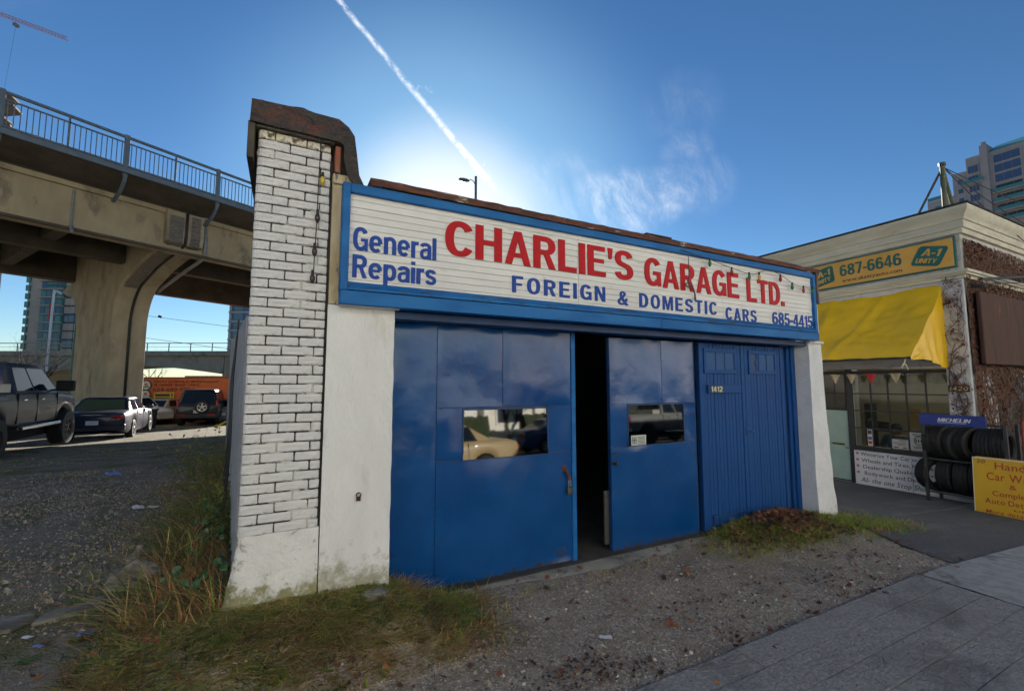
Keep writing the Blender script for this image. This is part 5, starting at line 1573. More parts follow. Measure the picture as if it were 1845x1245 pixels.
# pier: wall with curved shoulders
hw = .66
prof = [(0, zz(VZ)), (0, zz(4.3))]
for k in range(1, 9):                               # lower curve
    a = k / 8 * radians(58); prof.append((-2.2 * (1 - cos(a)), zz(4.3) + 2.2 * sin(a) * .95))
prof += [(-2.6, zz(6.62)), (-3.6, zz(6.86)), (-4.55, zz(7.02)), (-5.18, zz(7.22)), (-5.24, zz(7.5)), (-5.24, zz(8.5))]
right = [(4.9, zz(VZ)), (4.9, zz(4.3))]
for k in range(1, 9):
    a = k / 8 * radians(58); right.append((4.9 + 2.2 * (1 - cos(a)), zz(4.3) + 2.2 * sin(a) * .95))
right += [(8.0, zz(6.6)), (yF + .05, zz(6.95)), (yF + .05, zz(8.5))]
pm = MB(); pm.prism(prof + right[::-1], -hw, hw, 'x', mi=0)
P_ = pm.build('pier', [M_BPIER], V); bevel(P_, .05, 2, 50)
# painted lower part of the pier, 3 cm proud
MB().cbox(-hw - .02, hw + .02, -.02, 4.92, 0.0, zz(.78), .02).build('painted_foot', M_BGREY, P_)
# broken surface patches on the shoulder, each side of the drain
for (xa, xb) in ((-.56, -.10), (.16, .50)):
    q = MB(); rr = random.Random(int(xa * 100))
    pts = prof[8:] if xa < 0 else prof[12:]
    def along(u):
        t = u * (len(pts) - 1.001); i = int(t); f = t - i
        a, b = pts[i], pts[i + 1]; return (lerp(a[0], b[0], f), lerp(a[1], b[1], f))
    def fn(u, v):
        y, z = along(v * .97); d = .035 + .05 * mnoise.noise(Vector((u * 3, v * 26, xa))) + .02 * mnoise.noise(Vector((u * 14, v * 40, 2)))
        return (lerp(xa, xb, u), y - d * .9, z - d * .3)
    q.grid(fn, 10, 60); q.build('spalled_patch', M_BPATCH, P_, normals=False)
# drain groove and pipes following the shoulder
def follow(off, x, z0=0.0): return [(x, y - off, max(z, z0) - off * .35) for (y, z) in prof]
MB().tube(follow(.03, .0), .055, 8).build('drain_pipe', M_BLACK, V, smooth=True)
pts = [(hw + .12, -4.95 + .0, zz(8.35)), (hw + .12, -5.05, zz(7.6)), (hw + .12, -5.05, zz(7.1)), (hw + .12, -4.75, zz(6.82)), (hw + .12, -3.4, zz(6.55)), (hw + .12, -.6, zz(5.95))]
MB().tube(bez(pts, 5), .07, 10).build('downpipe', M_PIPE, V, smooth=True)
MB().lathe([(.16, .25), (.15, .1), (.07, -.05)], (hw + .12, -4.98, zz(8.32)), (0, 0, 1), 10).build('pipe_hopper', M_PIPE, V)
# conduit drops under the girder
for x in (-5.6, -3.3, 3.9, 9.5):
    MB().tube([(x, yG - .03, zz(8.3)), (x, yG - .03, zz(7.1)), (x, yG - .08, zz(6.93))], .035, 8).build('conduit', M_PIPE, V)
    MB().tube([(x, yG - .1, zz(6.95)), (x - .05, yG - .45, zz(6.72)), (x - .12, yG - .75, zz(6.66))], [.06, .05, .03], 8).build('bracket_light', M_PIPE, V)

# railing: heavy posts with curved feet, light posts, rails, bars
posts = [i * 2.95 + .63 for i in range(-8, 6)]
post = MB().cbox(-.075, .075, -.06, .03, zz(8.85), zz(10.36), .012).mesh('rail_post', M_RAIL)
foot_ = MB(); foot_.tube(bez([(0, -.02, zz(8.95)), (0, .02, zz(8.7)), (0, .35, zz(8.42)), (0, .8, zz(8.22)), (0, 1.0, zz(8.2))], 4), .07, 4); footm = foot_.mesh('post_foot', M_RAIL)
light = MB().cbox(-.03, .03, -.03, .02, zz(9.2), zz(10.28), .006).mesh('rail_baluster', M_RAIL)
bar = MB().box(-.011, .011, -.011, .011, zz(9.27), zz(10.05)).mesh('bar', M_RAIL)
for x in posts:
    p = put('rail_post', post, V, loc=(x, yR, 0)); put('post_foot', footm, p)
    put('light_post', light, V, loc=(x + 1.475, yR, 0))
    nb_ = 22
    for k in range(1, nb_):
        if k == nb_ // 2: continue
        put('bar', bar, V, loc=(x + 2.95 * k / nb_, yR - .01, 0))
x0, x1 = posts[0], posts[-1] + 2.95
MB().cbox(x0, x1, yR - .055, yR + .035, zz(10.24), zz(10.33), .012).build('top_rail', M_RAIL, V)
MB().cbox(x0, x1, yR - .03, yR + .015, zz(10.05), zz(10.10), .006).build('middle_rail', M_RAIL, V)
MB().cbox(x0, x1, yR - .03, yR + .015, zz(9.22), zz(9.275), .006).build('bottom_rail', M_RAIL, V)
MB().tube([(x0, yR + 1.0, zz(10.72)), (x1, yR + 1.0, zz(10.70))], .012, 5).build('stay_wire', M_BLACK, V)

# street lamp standing on the viaduct, seen over the garage roof
def cam_right_frame(dist, px): pass
LP = thing('street_lamp', 'grey cobra-head street lamp rising behind the garage roof', 'street lamp', (13.2, 32.3, 9.15))
M_LAMP = mat('lamp_grey', (.10, .12, .14), (.08, .10, .12), scale=5, rough=.5)
lx, ly = 13.25, 32.35
MB().cyl((lx, ly, 9.15), (lx, ly, 18.45), .12, .10, 12).build('pole', M_LAMP, LP)
rx, ry = .89, -.4555
MB().tube(bez([(lx, ly, 17.6), (lx - .2 * rx, ly - .2 * ry, 18.05), (lx - .5 * rx, ly - .5 * ry, 18.2)], 5), .035, 8).build('arm', M_LAMP, LP)
hd = MB(); hd.ico((lx - .95 * rx, ly - .95 * ry, 18.16), 1.0, 2, 0, (.5, .26, .13), 2); hd.build('lamp_head', M_LAMP, LP, smooth=True, rot=None)
MB().tube([(lx, ly, 15.9), (lx - 2 * rx, ly - 2 * ry, 15.1), (lx - 5 * rx, ly - 5 * ry, 14.0)], .02, 5).build('cable', M_BLACK, LP)

# ------------------------------------------------------------------ far ramp behind, level across the view
FWD = Vector((.4555, .8902, 0)); RGT = Vector((.8902, -.4555, 0))
RAMP_D = 50.0
rb = FWD * RAMP_D + RGT * (-40)
RP = thing('far_overpass', 'distant concrete overpass with arched girder and light railing', 'bridge', (rb.x, rb.y, -.8), atan2(RGT.y, RGT.x), world=False)
M_FCON = mat('far_concrete', (.30, .28, .22), (.24, .225, .18), scale=.8, detail=7, rough=.9, c3=(.15, .14, .12), s3=.5, lo3=.56, hi3=.7)
o_ = .8
MB().box(-45, 75, 0, 9, 4.85 + o_, 5.35 + o_).build('deck_slab', M_FCON, RP)
for c in (-26.5, -4.0, 18.5, 41.0):
    pl_ = [(c - 11.2, 4.84 + o_)]
    for k in range(13):
        t = k / 12; pl_.append((lerp(c - 11.2, c + 11.2, t), 2.75 + o_ + 1.0 * sin(pi * t)))
    pl_.append((c + 11.2, 4.84 + o_))
    q = MB(); q.prism(pl_, .5, 1.1, 'y'); q.build('arched_girder', M_FCON, RP)
    q = MB(); q.prism(pl_, 7.8, 8.4, 'y'); q.build('arched_girder', M_FCON, RP)
    MB().box(c + 11.05, c + 11.4, .6, 8.2, 0, 4.84 + o_).build('support', M_FCON, RP)
for i in range(44): MB().box(-38 + i * 2.45 - .04, -38 + i * 2.45 + .04, .02, .08, 5.35 + o_, 6.22 + o_).build('rail_post', M_PIPE, RP)
MB().box(-45, 75, .01, .09, 6.20 + o_, 6.28 + o_).build('top_rail', M_PIPE, RP)
MB().box(-45, 75, .03, .06, 5.80 + o_, 5.83 + o_).build('middle_rail', M_PIPE, RP)

# ------------------------------------------------------------------ orange repair shop under it
OB = FWD * 27.5 + RGT * (-21)
OR = thing('orange_shop', 'low orange repair shop with yellow-framed bay door under the viaduct', 'building', (OB.x, OB.y, -.8), atan2(RGT.y, RGT.x), world=False)
M_ORG = mat('orange_paint', (.55, .13, .03), (.48, .11, .028), scale=1.5, rough=.6, c3=(.50, .16, .10), s3=.5, lo3=.55, hi3=.8)
M_YEL = mat('yellow_paint', (.62, .46, .03), (.56, .40, .03), scale=3, rough=.5)
pxm = 27.5 / 800.0                               # metres per photo pixel at this distance


def ox(u): return (u - 922.5) * pxm + 21


def oz(v): return 1.6 + (692.5 - v) * pxm + .8


W0, W1 = ox(225), ox(455)
MB().box(W0, W1, .0, 8, -.6, oz(682)).build('wall', M_ORG, OR)
MB().cbox(W0 - .05, W1 + .05, -.04, .1, oz(682), oz(679.5), .01).build('parapet', mat('orange_dark', (.28, .06, .02), rough=.6), OR)
MB().box(ox(330), ox(382), .2, 1.4, oz(679.5), oz(677)).build('roof_light', M_PIPE, OR)
bay = MB().box(ox(283), ox(318), -.03, -.004, -.5, oz(708)).build('bay_door', glass_mat('bay_glass', (.05, .05, .045), .1), OR)
for v in (708, 715, 727, 739, 750, 762): MB().box(ox(283), ox(318), -.06, -.031, oz(v + 1.2), oz(v - 1.2)).build('door_rail', M_YEL, bay)
for u in (283.5, 312, 317.5): MB().box(ox(u - 1.1), ox(u + 1.1), -.065, -.0295, -.5, oz(708)).build('door_rail', M_YEL, bay)
MB().box(ox(300), ox(318), -.2, -.1, -.6, oz(760)).build('kerb_stop', M_YEL, OR)
MB().box(ox(402), ox(415), -.03, -.004, oz(742), oz(733)).build('yellow_panel', M_YEL, OR)
for k, vv in enumerate((694, 711)):
    rg = MB(); c = (ox(267), -.03, oz(vv)); r = 9.5 * pxm
    rg.lathe([(0, .02), (r * .97, .02), (r * .97, 0)], c, (0, -1, 0), 24, mi=0); rg.lathe([(r, .028), (r * .80, .028), (r * .80, .0), (r, 0)], c, (0, -1, 0), 24, mi=1, closed=True)
    rg.box(c[0] - r * .6, c[0] + r * .6, -.056, -.051, c[2] - r * .45, c[2] - r * .15, mi=2); rg.box(c[0] - r * .3, c[0] + r * .3, -.056, -.051, c[2] - r * .05, c[2] + r * .35, mi=3)
    rg.build('round_emblem', [mat('emblem_white', (.6, .6, .56), rough=.6), mat('emblem_rim', (.05, .06, .08), rough=.6), mat('emblem_green', (.05, .25, .12), rough=.6), MATS['orange_paint']], OR, kind='stuff') if k == 0 else rg.build('round_emblem', [MATS['emblem_white'], MATS['emblem_rim'], MATS['emblem_green'], MATS['orange_paint']], OR, kind='stuff')
M_OTX = mat('dark_sign_ink', (.10, .03, .015), rough=.6)
for (s, u, v, w, c) in (('HEAVY SCHEDULED MAINTENANCE', 280, 689.5, 116, 4.2), ('OIL CHANGES - BRAKES - EXHAUST', 280, 695.5, 84, 4.2), ('604-688-9700', 279, 705, 74, 7)):
    mb = MB(); text_into(mb, s, Matrix.Translation((ox(u), -.005, oz(v))), width=w * pxm, cap=c * pxm, wt=.008, depth=.01); mb.build('lettering', M_OTX, OR, normals=False, kind='stuff')

# ------------------------------------------------------------------ towers
M_TGL = glass_mat('tower_glass', (.10, .16, .20), .06)
M_TGL2 = glass_mat('tower_glass_teal', (.07, .22, .22), .08)
M_TCON = mat('tower_concrete', (.42, .39, .35), (.37, .345, .31), scale=.3, rough=.85)
M_TCON2 = mat('tower_warm_concrete', (.34, .31, .31), (.30, .275, .275), scale=.3, rough=.85)
M_BGL = clear_glass('balcony_glass', (.45, .70, .68), 1.5)
M_TBL = glass_mat('tower_glass_blue', (.06, .10, .20), .06)


def at(u, d):  # ground point under a bearing, d metres along the view axis
    p = FWD * d + RGT * ((u - 922.5) / 800.0 * d); return p


def hgt(v, d): return 1.6 + (692.5 - v) / 800.0 * d


# glass tower seen under the viaduct, left
D = 150.0; m = D / 800.0
p = at(85, D)
T1 = thing('glass_tower', 'tall glass apartment tower seen beneath the viaduct at the left', 'tower', (p.x, p.y, -1), atan2(RGT.y, RGT.x), world=False)
def tx(u): return (u - 85) * m
MB().box(tx(26), tx(62), 2, 8, 0, 62).build('core_wall', M_TCON, T1)
MB().box(tx(62), tx(102), 0, 8, 0, 60).build('glass_body', M_TGL2, T1)
MB().box(tx(102), tx(146), 1, 8, 0, 56).build('glass_body', M_TBL, T1)
for k in range(20):
    z = 3 + k * 2.9
    MB().box(tx(60), tx(104), -1.0, 0.9, z, z + .35).build('floor_slab', M_TCON, T1)
    MB().box(tx(102), tx(147), .4, 1.6, z + .1, z + .5).build('floor_slab', MATS['dark_frame'], T1)
    MB().box(tx(24), tx(31), 1.5, 3, z, z + 2.0).build('pane', M_TGL2, T1)
    for j, u in enumerate((103, 113, 124, 135)):
        mm = (MATS['tower_concrete'], M_TGL, MATS['cream_render'] if 'cream_render' in MATS else M_TCON, M_TGL)[(k * 3 + j * 2 + k // 3) % 4]
        MB().box(tx(u), tx(u + 9.4), .6, 1.2, z + .5, z + 2.98).build('pane', mm, T1)
    for j in range(4):
        MB().box(tx(63 + j * 9.6), tx(71.6 + j * 9.6), -.1, .3, z + .6, z + 2.6).build('pane', (M_TGL, M_TGL2, M_TBL)[(k + j * 2) % 3], T1)
# slim tower beside the pillar
p = at(424, 140); m2 = 140 / 800.0
T2 = thing('slim_tower', 'slim grey-blue tower standing beside the white brick pillar', 'tower', (p.x, p.y, -1), atan2(RGT.y, RGT.x), world=False)
MB().box(-16 * m2, 18 * m2, 0, 12, 0, hgt(505, 140)).build('glass_body', M_TBL, T2)
for k in range(14):
    z = 2 + k * 2.9
    if z > hgt(510, 140): break
    MB().box(-16.5 * m2, 18.5 * m2, -.3, .2, z, z + .5).build('floor_slab', M_TCON, T2)
    MB().box(-15 * m2, -11 * m2, -.35, .1, z + .7, z + 2.6).build('pane', MATS['white_render'] if 'white_render' in MATS else M_TCON, T2)
    MB().box(-6 * m2, 10 * m2, -.2, .1, z + .6, z + 2.8).build('pane', M_TGL, T2)
# unfinished tower at the top left with its crane
D = 120.0; p = at(-116, D)
T3 = thing('unfinished_tower', 'tower with bare jutting floor slabs above the viaduct railing', 'tower', (p.x, p.y, -1), atan2(RGT.y, RGT.x), world=False)
m3 = D / 800.0
MB().box(-60 * m3, 40 * m3, 3, 8, 0, hgt(212, D)).build('core_wall', M_TCON, T3)
rr = random.Random(2)
for k, v in enumerate((138, 160, 180, 200, 219, 238)):
    z = hgt(v, D) + 1; w_ = (70, 78, 62, 80, 66, 72)[k] + rr.uniform(-3, 3)
    q = MB(); q.prism([(-60 * m3, 0), (w_ * m3 * .75, -1.2), (w_ * m3, 1.5), (w_ * m3 * .8, 6), (-60 * m3, 8)], z, z + .5, 'z'); q.build('floor_slab', mat('raw_slab', (.12, .10, .085), (.17, .15, .13), scale=1, rough=.9), T3)
    for x in (20, 42): MB().box(x * m3, (x + 4) * m3, 1, 2, z - 2.8, z).build('prop', M_TCON, T3)

D = 170.0; m4 = D / 800.0
p = at(-172, D)
CR = thing('tower_crane', 'red and white tower crane jib at the top left of the sky', 'crane', (p.x, p.y, -1), atan2(RGT.y, RGT.x), world=False)
M_CRR = mat('crane_red', (.45, .10, .08), (.5, .3, .28), scale=.5, rough=.6)
JA = Vector((0, 0, hgt(-62, D))); JB = Vector((238 * m4, 0, hgt(28, D)))
h_ = 1.5
cA = [JA + Vector((0, s, 0)) for s in (-.7, .7)]; cB = [JB + Vector((0, s, 0)) for s in (-.7, .7)]
for a, b in zip(cA, cB): MB().cyl(a, b, .10, .10, 5).build('lower_chord', M_CRR, CR)
MB().cyl(JA + Vector((0, 0, h_)), JB + Vector((0, 0, h_ * .8)), .10, .10, 5).build('upper_chord', M_CRR, CR)
lac = MB(); N_ = 36
for k in range(N_):
    a = JA.lerp(JB, k / N_); b = JA.lerp(JB, (k + .5) / N_); c = JA.lerp(JB, (k + 1) / N_)
    for s in (-.7, .7):
        lac.cyl(a + Vector((0, s, 0)), b + Vector((0, 0, h_ * .9)), .06, .06, 4); lac.cyl(b + Vector((0, 0, h_ * .9)), c + Vector((0, s, 0)), .06, .06, 4)
lac.build('lattice', mat('crane_pale', (.42, .30, .30), rough=.6), CR, kind='stuff')
MB().box(JB.x - 22, JB.x - 20.8, -.8, .8, JA.lerp(JB, .62).z - 1.4, JA.lerp(JB, .62).z - .3).build('trolley', M_PIPE, CR)
MB().cyl((JB.x - 21.5, 0, JA.lerp(JB, .62).z - 1.4), (JB.x - 24, 0, hgt(165, D)), .03, .03, 4).build('hoist_cable', M_BLACK, CR)
mst = MB()
for (sx, sy) in ((-1, -1), (1, -1), (1, 1), (-1, 1)): mst.cyl((sx, sy, 0), (sx, sy, JA.z + 5), .12, .12, 5)
for k in range(40):
    z = k * JA.z / 40; z2 = z + JA.z / 40
    mst.cyl((-1, -1, z), (1, -1, z2), .07, .07, 4); mst.cyl((1, -1, z), (1, 1, z2), .07, .07, 4)
mst.build('mast', M_CRR, CR, kind='stuff')

# apartment tower at the right, wall on x = 186 facing the drive
T4 = thing('apartment_tower', 'stepped pinkish apartment tower with teal balconies at the upper right', 'tower', (186, 50, -2))
X4 = 186.0
def t4(name, y0, y1, z0, z1, x0=X4, x1=X4 + 14, m=M_TCON2): return MB().box(x0, x1, y0, y1, z0, z1).build(name, m, T4)
t4('wall', 57.0, 63.6, 0, 61); t4('wall', 53.5, 57.0, 0, 67.5, X4 - .4); t4('wall', 50.2, 53.5, 0, 71.0, X4 - 1); t4('wall', 48.6, 50.2, 0, 73.4, X4 - 1.6); t4('wall', 25, 48.6, 0, 70.8, X4 - .8)
MB().prism([(X4 - 1.0, 70.8), (X4 + 6, 74.6), (X4 + 6, 70.8)], 25, 48.55, 'y').build('teal_roof', mat('teal_metal_roof', (.05, .26, .25), (.06, .22, .22), scale=.5, rough=.4), T4)
def win(y0, y1, z0, z1, x=X4 - 1.2, m=M_TBL, bars=2):
    w = MB().box(x - .12, x + .3, y0 - .15, y1 + .15, z0 - .15, z1 + .15).build('window', M_TCON, T4)
    n = bars
    for i in range(n):
        a = lerp(y0, y1, i / n) + .05; b = lerp(y0, y1, (i + 1) / n) - .05
        MB().box(x - .2, x - .125, a, b, z0, z1).build('pane', m, w)
for k in range(7):
    z = 65.9 - k * 2.95
    win(50.9, 53.2, z, z + 2.0 if k else z + 2.2, X4 - 1.0, M_TBL if k < 4 else M_TGL, 3)
    if k == 1:
        MB().box(X4 - 2.0, X4 - 1.0, 49.8, 54.6, z - .5, z - .25).build('balcony_slab', M_TCON2, T4); MB().box(X4 - 2.03, X4 - 1.96, 49.8, 54.6, z - .25, z + .8).build('balcony_glass', M_TGL2, T4)
    if k < 3: win(42.2, 47.6, z + 1.0, z + 3.3, X4 - .8, M_TBL, 3)
    else:
        MB().box(X4 - 1.9, X4 - .8, 36, 48.2, z + .6, z + .9).build('balcony_slab', M_TCON2, T4); MB().box(X4 - 1.95, X4 - 1.85, 36, 48.0, z + .9, z + 1.9).build('balcony_glass', M_TGL2, T4)
        win(42.2, 47.6, z + 1.2, z + 3.0, X4 - .8, MATS['dark_frame'], 3)
    win(37.2, 41.4, z + 1.0, z + 3.3, X4 - .8, M_TBL, 2)
for k in range(6):
    z = 64.2 - k * 2.95
    win(54.6, 55.9, z - .5, z + .9, X4 - .4, M_TBL, 1)
for k in range(5):
    z = 57.5 - k * 2.95
    win(59.4, 61.8, z, z + 1.4, X4, M_TGL2, 2)
MB().box(X4 - .3, X4 - .2, 58.0, 63.4, 61.0, 62.1).build('balcony_glass', M_TGL2, T4)
t4('chimney', 49.0, 49.8, 73.4, 74.4, X4 - 1.2, X4)

# overhead wires under the viaduct opening
WR = thing('overhead_wires', 'thin trolley wires crossing the gap under the viaduct', 'wires', tuple(at(340, 45)))
for (v0, v1) in ((566, 591), (606, 632)):
    a = at(150, 45); b = at(460, 45)
    MB().tube([(a.x, a.y, hgt(v0 - 12, 45)), (b.x, b.y, hgt(v1 + 4, 45))], .02, 5).build('wire', M_BLACK, WR)
b = at(280, 45); MB().cyl((b.x, b.y, hgt(568, 45) - .05), (b.x + .2, b.y - .1, hgt(569, 45) - .1), .12, .12, 8).build('insulator', M_BLACK, WR)

# lamp posts by the far road
D = 33.0; p = at(131, D)
GL = thing('lamp_post', 'green lamp post with a curved arm beside the viaduct pier', 'street lamp', (p.x, p.y, -.8))
M_GRP = mat('green_post', (.03, .10, .065), (.04, .12, .08), scale=4, rough=.45)
MB().cyl((p.x, p.y, -.8), (p.x + .1, p.y, hgt(512, D)), .17, .12, 12).build('pole', M_GRP, GL)
MB().tube(bez([(p.x, p.y, hgt(525, D)), tuple(at(110, D))[:2] + (hgt(515, D),), tuple(at(92, D))[:2] + (hgt(512, D),), tuple(at(72, D))[:2] + (hgt(513, D),)], 6), .06, 8).build('arm', M_GRP, GL)
D = 46.0; p = at(84, D)
WL = thing('lamp_post', 'white lamp post carrying a red banner by the far overpass', 'street lamp', (p.x, p.y, -.8))
M_WP = mat('white_post', (.62, .63, .62), rough=.5)
q = at(91, D); q2 = at(98, D)
MB().tube(bez([(p.x, p.y, -.8), (p.x, p.y, 3), (p.x + .05, p.y, hgt(534, D)), (at(87, D).x, at(87, D).y, hgt(525, D)), (q.x, q.y, hgt(523, D)), (q2.x, q2.y, hgt(527, D))], 5), .11, 8).build('pole', M_WP, WL)
e1, e2 = at(79, D), at(84, D)
bn = MB(); bn.prism([(e1.x, e1.y), (e2.x, e2.y), (e2.x + .03, e2.y + .03), (e1.x + .03, e1.y + .03)], hgt(575, D), hgt(545, D), 'z'); bn.build('banner', mat('red_banner', (.50, .03, .04), rough=.7), WL)


# bare winter trees
def bare_tree(loc, h, seed, label, spread=.55, n0=5):
    t = thing('bare_tree', label, 'tree', loc)
    rnd = random.Random(seed); tr = MB(); cw = MB()
    L = Vector(loc)

    def grow(p, d, ln, r, dep):
        pts = [p]; rs = [r]; n = 4
        for k in range(n):
            d = (d + Vector((rnd.uniform(-.18, .18), rnd.uniform(-.18, .18), rnd.uniform(-.02, .14)))).normalized()
            pts.append(pts[-1] + d * ln / n); rs.append(r * (1 - .45 * (k + 1) / n))
        (tr if dep == 0 else cw).tube(pts, rs, 6 if dep < 2 else 4, cap=False)
        if dep >= 5 or r < .006: return
        for k in range(3 if dep else n0):
            i = rnd.randint(2, n); a = rnd.uniform(0, 2 * pi); e = d.orthogonal().normalized(); e.rotate(Matrix.Rotation(a, 3, d))
            grow(pts[i], (d * (1 - spread * .6) + e * spread * rnd.uniform(.7, 1.3)).normalized(), ln * rnd.uniform(.55, .78), rs[i] * .62, dep + 1)
    grow(L, Vector((0, 0, 1)), h * .38, h * .022, 0)
    m = mat('bare_bark', (.055, .045, .038), (.08, .065, .055), scale=8, rough=.95)
    tr.build('trunk', m, t, smooth=True, normals=False); cw.build('crown', m, t, smooth=True, normals=False, kind='stuff')


p = at(68, 40); bare_tree((p.x, p.y, -.8), 8.6, 5, 'bare winter tree in front of the glass tower')
p = at(15, 44); bare_tree((p.x, p.y, -.8), 9.5, 9, 'bare winter tree at the left edge beneath the viaduct')
p = at(276, 66); bare_tree((p.x, p.y, -.8), 8.4, 12, 'small bare tree behind the far overpass railing')
# ------------------------------------------------------------------ vehicles (local: +x forward, y to its left, z up from the road)
M_TYRE = MATS['tyre_rubber']
M_CGLASS = glass_mat('car_glass', (.010, .016, .028), .08, ior=1.3, spec=.3)
M_CHROME = mat('chrome', (.55, .56, .57), rough=.18, metal=1.0)
M_RIM = mat('alloy_rim', (.42, .42, .42), rough=.3, metal=.8)
M_UNDER = mat('underbody_black', (.012, .012, .012), rough=.9)
M_TAIL = mat('tail_light_red', (.40, .012, .015), (.3, .01, .012), scale=20, rough=.2)
M_PLATE = mat('number_plate', (.62, .63, .62), (.45, .5, .6), scale=30, rough=.5)


def paint(name, c, coat=.35): return mat(name, c, tuple(x * .9 for x in c), scale=2, rough=.42, spec=.3, coat=coat)


def wheel_mesh(R, w, rim, spokes=5, dark=False):
    mb = MB()
    mb.lathe([(rim, -w / 2 * .9), (rim + .01, -w / 2), (R - .03, -w / 2), (R - .005, -w / 2 * .8), (R, -w / 2 * .5), (R, w / 2 * .5), (R - .005, w / 2 * .8), (R - .03, w / 2), (rim + .01, w / 2), (rim, w / 2 * .9)], (0, 0, 0), (0, 1, 0), 28, mi=0)
    mb.lathe([(0, .02), (rim, .02), (rim, w / 2 * .92), (rim - .015, w / 2 * .95), (rim - .02, .06)], (0, 0, 0), (0, 1, 0), 28, mi=2)
    for k in range(spokes):
        a = 2 * pi * k / spokes; Mx = Matrix.Rotation(a, 4, 'Y')
        mb.cbox(-.035, .035, w / 2 * .55, w / 2 * .86, .0, rim - .005, .008, mi=1, m=Mx)
    mb.lathe([(0, w / 2 * .95), (.05, w / 2 * .93), (.06, w / 2 * .7)], (0, 0, 0), (0, 1, 0), 16, mi=1)
    mb.lathe([(rim + .004, w / 2 * .96), (rim - .03, w / 2 * .9), (rim - .03, w / 2 * .6)], (0, 0, 0), (0, 1, 0), 28, mi=1)
    return mb.mesh('wheel', [M_TYRE, M_DKMETAL if dark else M_RIM, M_UNDER], smooth=35)


def hull(stations, wheels, ra, zc, crown=.03):
    """closed lower body: stations (x, z_bottom, z_top, half width); arches cut round the wheels"""
    xs = sorted(set([s[0] for s in stations] + [xw + ra * cos(a) for xw in wheels for a in np.linspace(0, pi, 11)] + [xw + s * (ra + .012) for xw in wheels for s in (-1, 1)]))
    f = lambda x, k: interp(x, [s[0] for s in stations], [s[k] for s in stations])
    mb = MB(); ring = None
    for x in xs:
        zb, zt, w = f(x, 1), f(x, 2), f(x, 3)
        for xw in wheels:
            d = abs(x - xw)
            if d <= ra: zb = max(zb, zc + sqrt(max(0, ra * ra - d * d)))
        zb = min(zb, zt - .06); h = zt - zb
        r = [(w * .93, zb), (w * .985, zb + min(.10, h * .2)), (w, zb + h * .45), (w * .992, zb + h * .72), (w * .965, zt - min(.05, h * .2)), (w * .91, zt - .006), (w * .6, zt + crown * .75), (0, zt + crown)]
        full = [(x, y, z) for (y, z) in r] + [(x, -y, z) for (y, z) in reversed(r[:-1])]
        b = len(mb.v); mb.v += full; n = len(full)
        if ring is not None:
            for i in range(n):
                j = (i + 1) % n; mb.f.append((ring + i, b + i, b + j, ring + j)); mb.mi.append(0)
        else: mb.f.append(tuple(range(b, b + n))); mb.mi.append(0)
        ring = b
    mb.f.append(tuple(range(ring + n - 1, ring - 1, -1))); mb.mi.append(0)
    return mb


def cabin(zb, zr, xb0, xb1, xr0, xr1, wb, wr):
    """glasshouse: rear x first; rounded roof"""
    mb = MB(); loops = []
    for (t, k) in ((0, 0), (.35, 0), (.7, 0), (.90, 0), (.97, .035), (1.0, .10)):
        x0 = lerp(xb0, xr0, min(t * 1.05, 1)) + k; x1 = lerp(xb1, xr1, min(t * 1.05, 1)) - k; w = lerp(wb, wr, t) - k * .9; z = lerp(zb, zr, t)
        c = .10
        lp = []
        for (cx, cy, a0) in ((x1 - c, w - c, 0), (x0 + c, w - c, 90), (x0 + c, -w + c, 180), (x1 - c, -w + c, 270)):
            for q in range(4):
                a = radians(a0 + q * 30); lp.append((cx + c * cos(a), cy + c * sin(a), z))
        loops.append(lp)
    n = len(loops[0])
    for lp in loops: mb.v += lp
    for k in range(len(loops) - 1):
        for i in range(n):
            j = (i + 1) % n; mb.f.append((k * n + i, k * n + j, (k + 1) * n + j, (k + 1) * n + i)); mb.mi.append(0)
    mb.f.append(tuple((len(loops) - 1) * n + i for i in range(n))); mb.mi.append(0)
    return mb


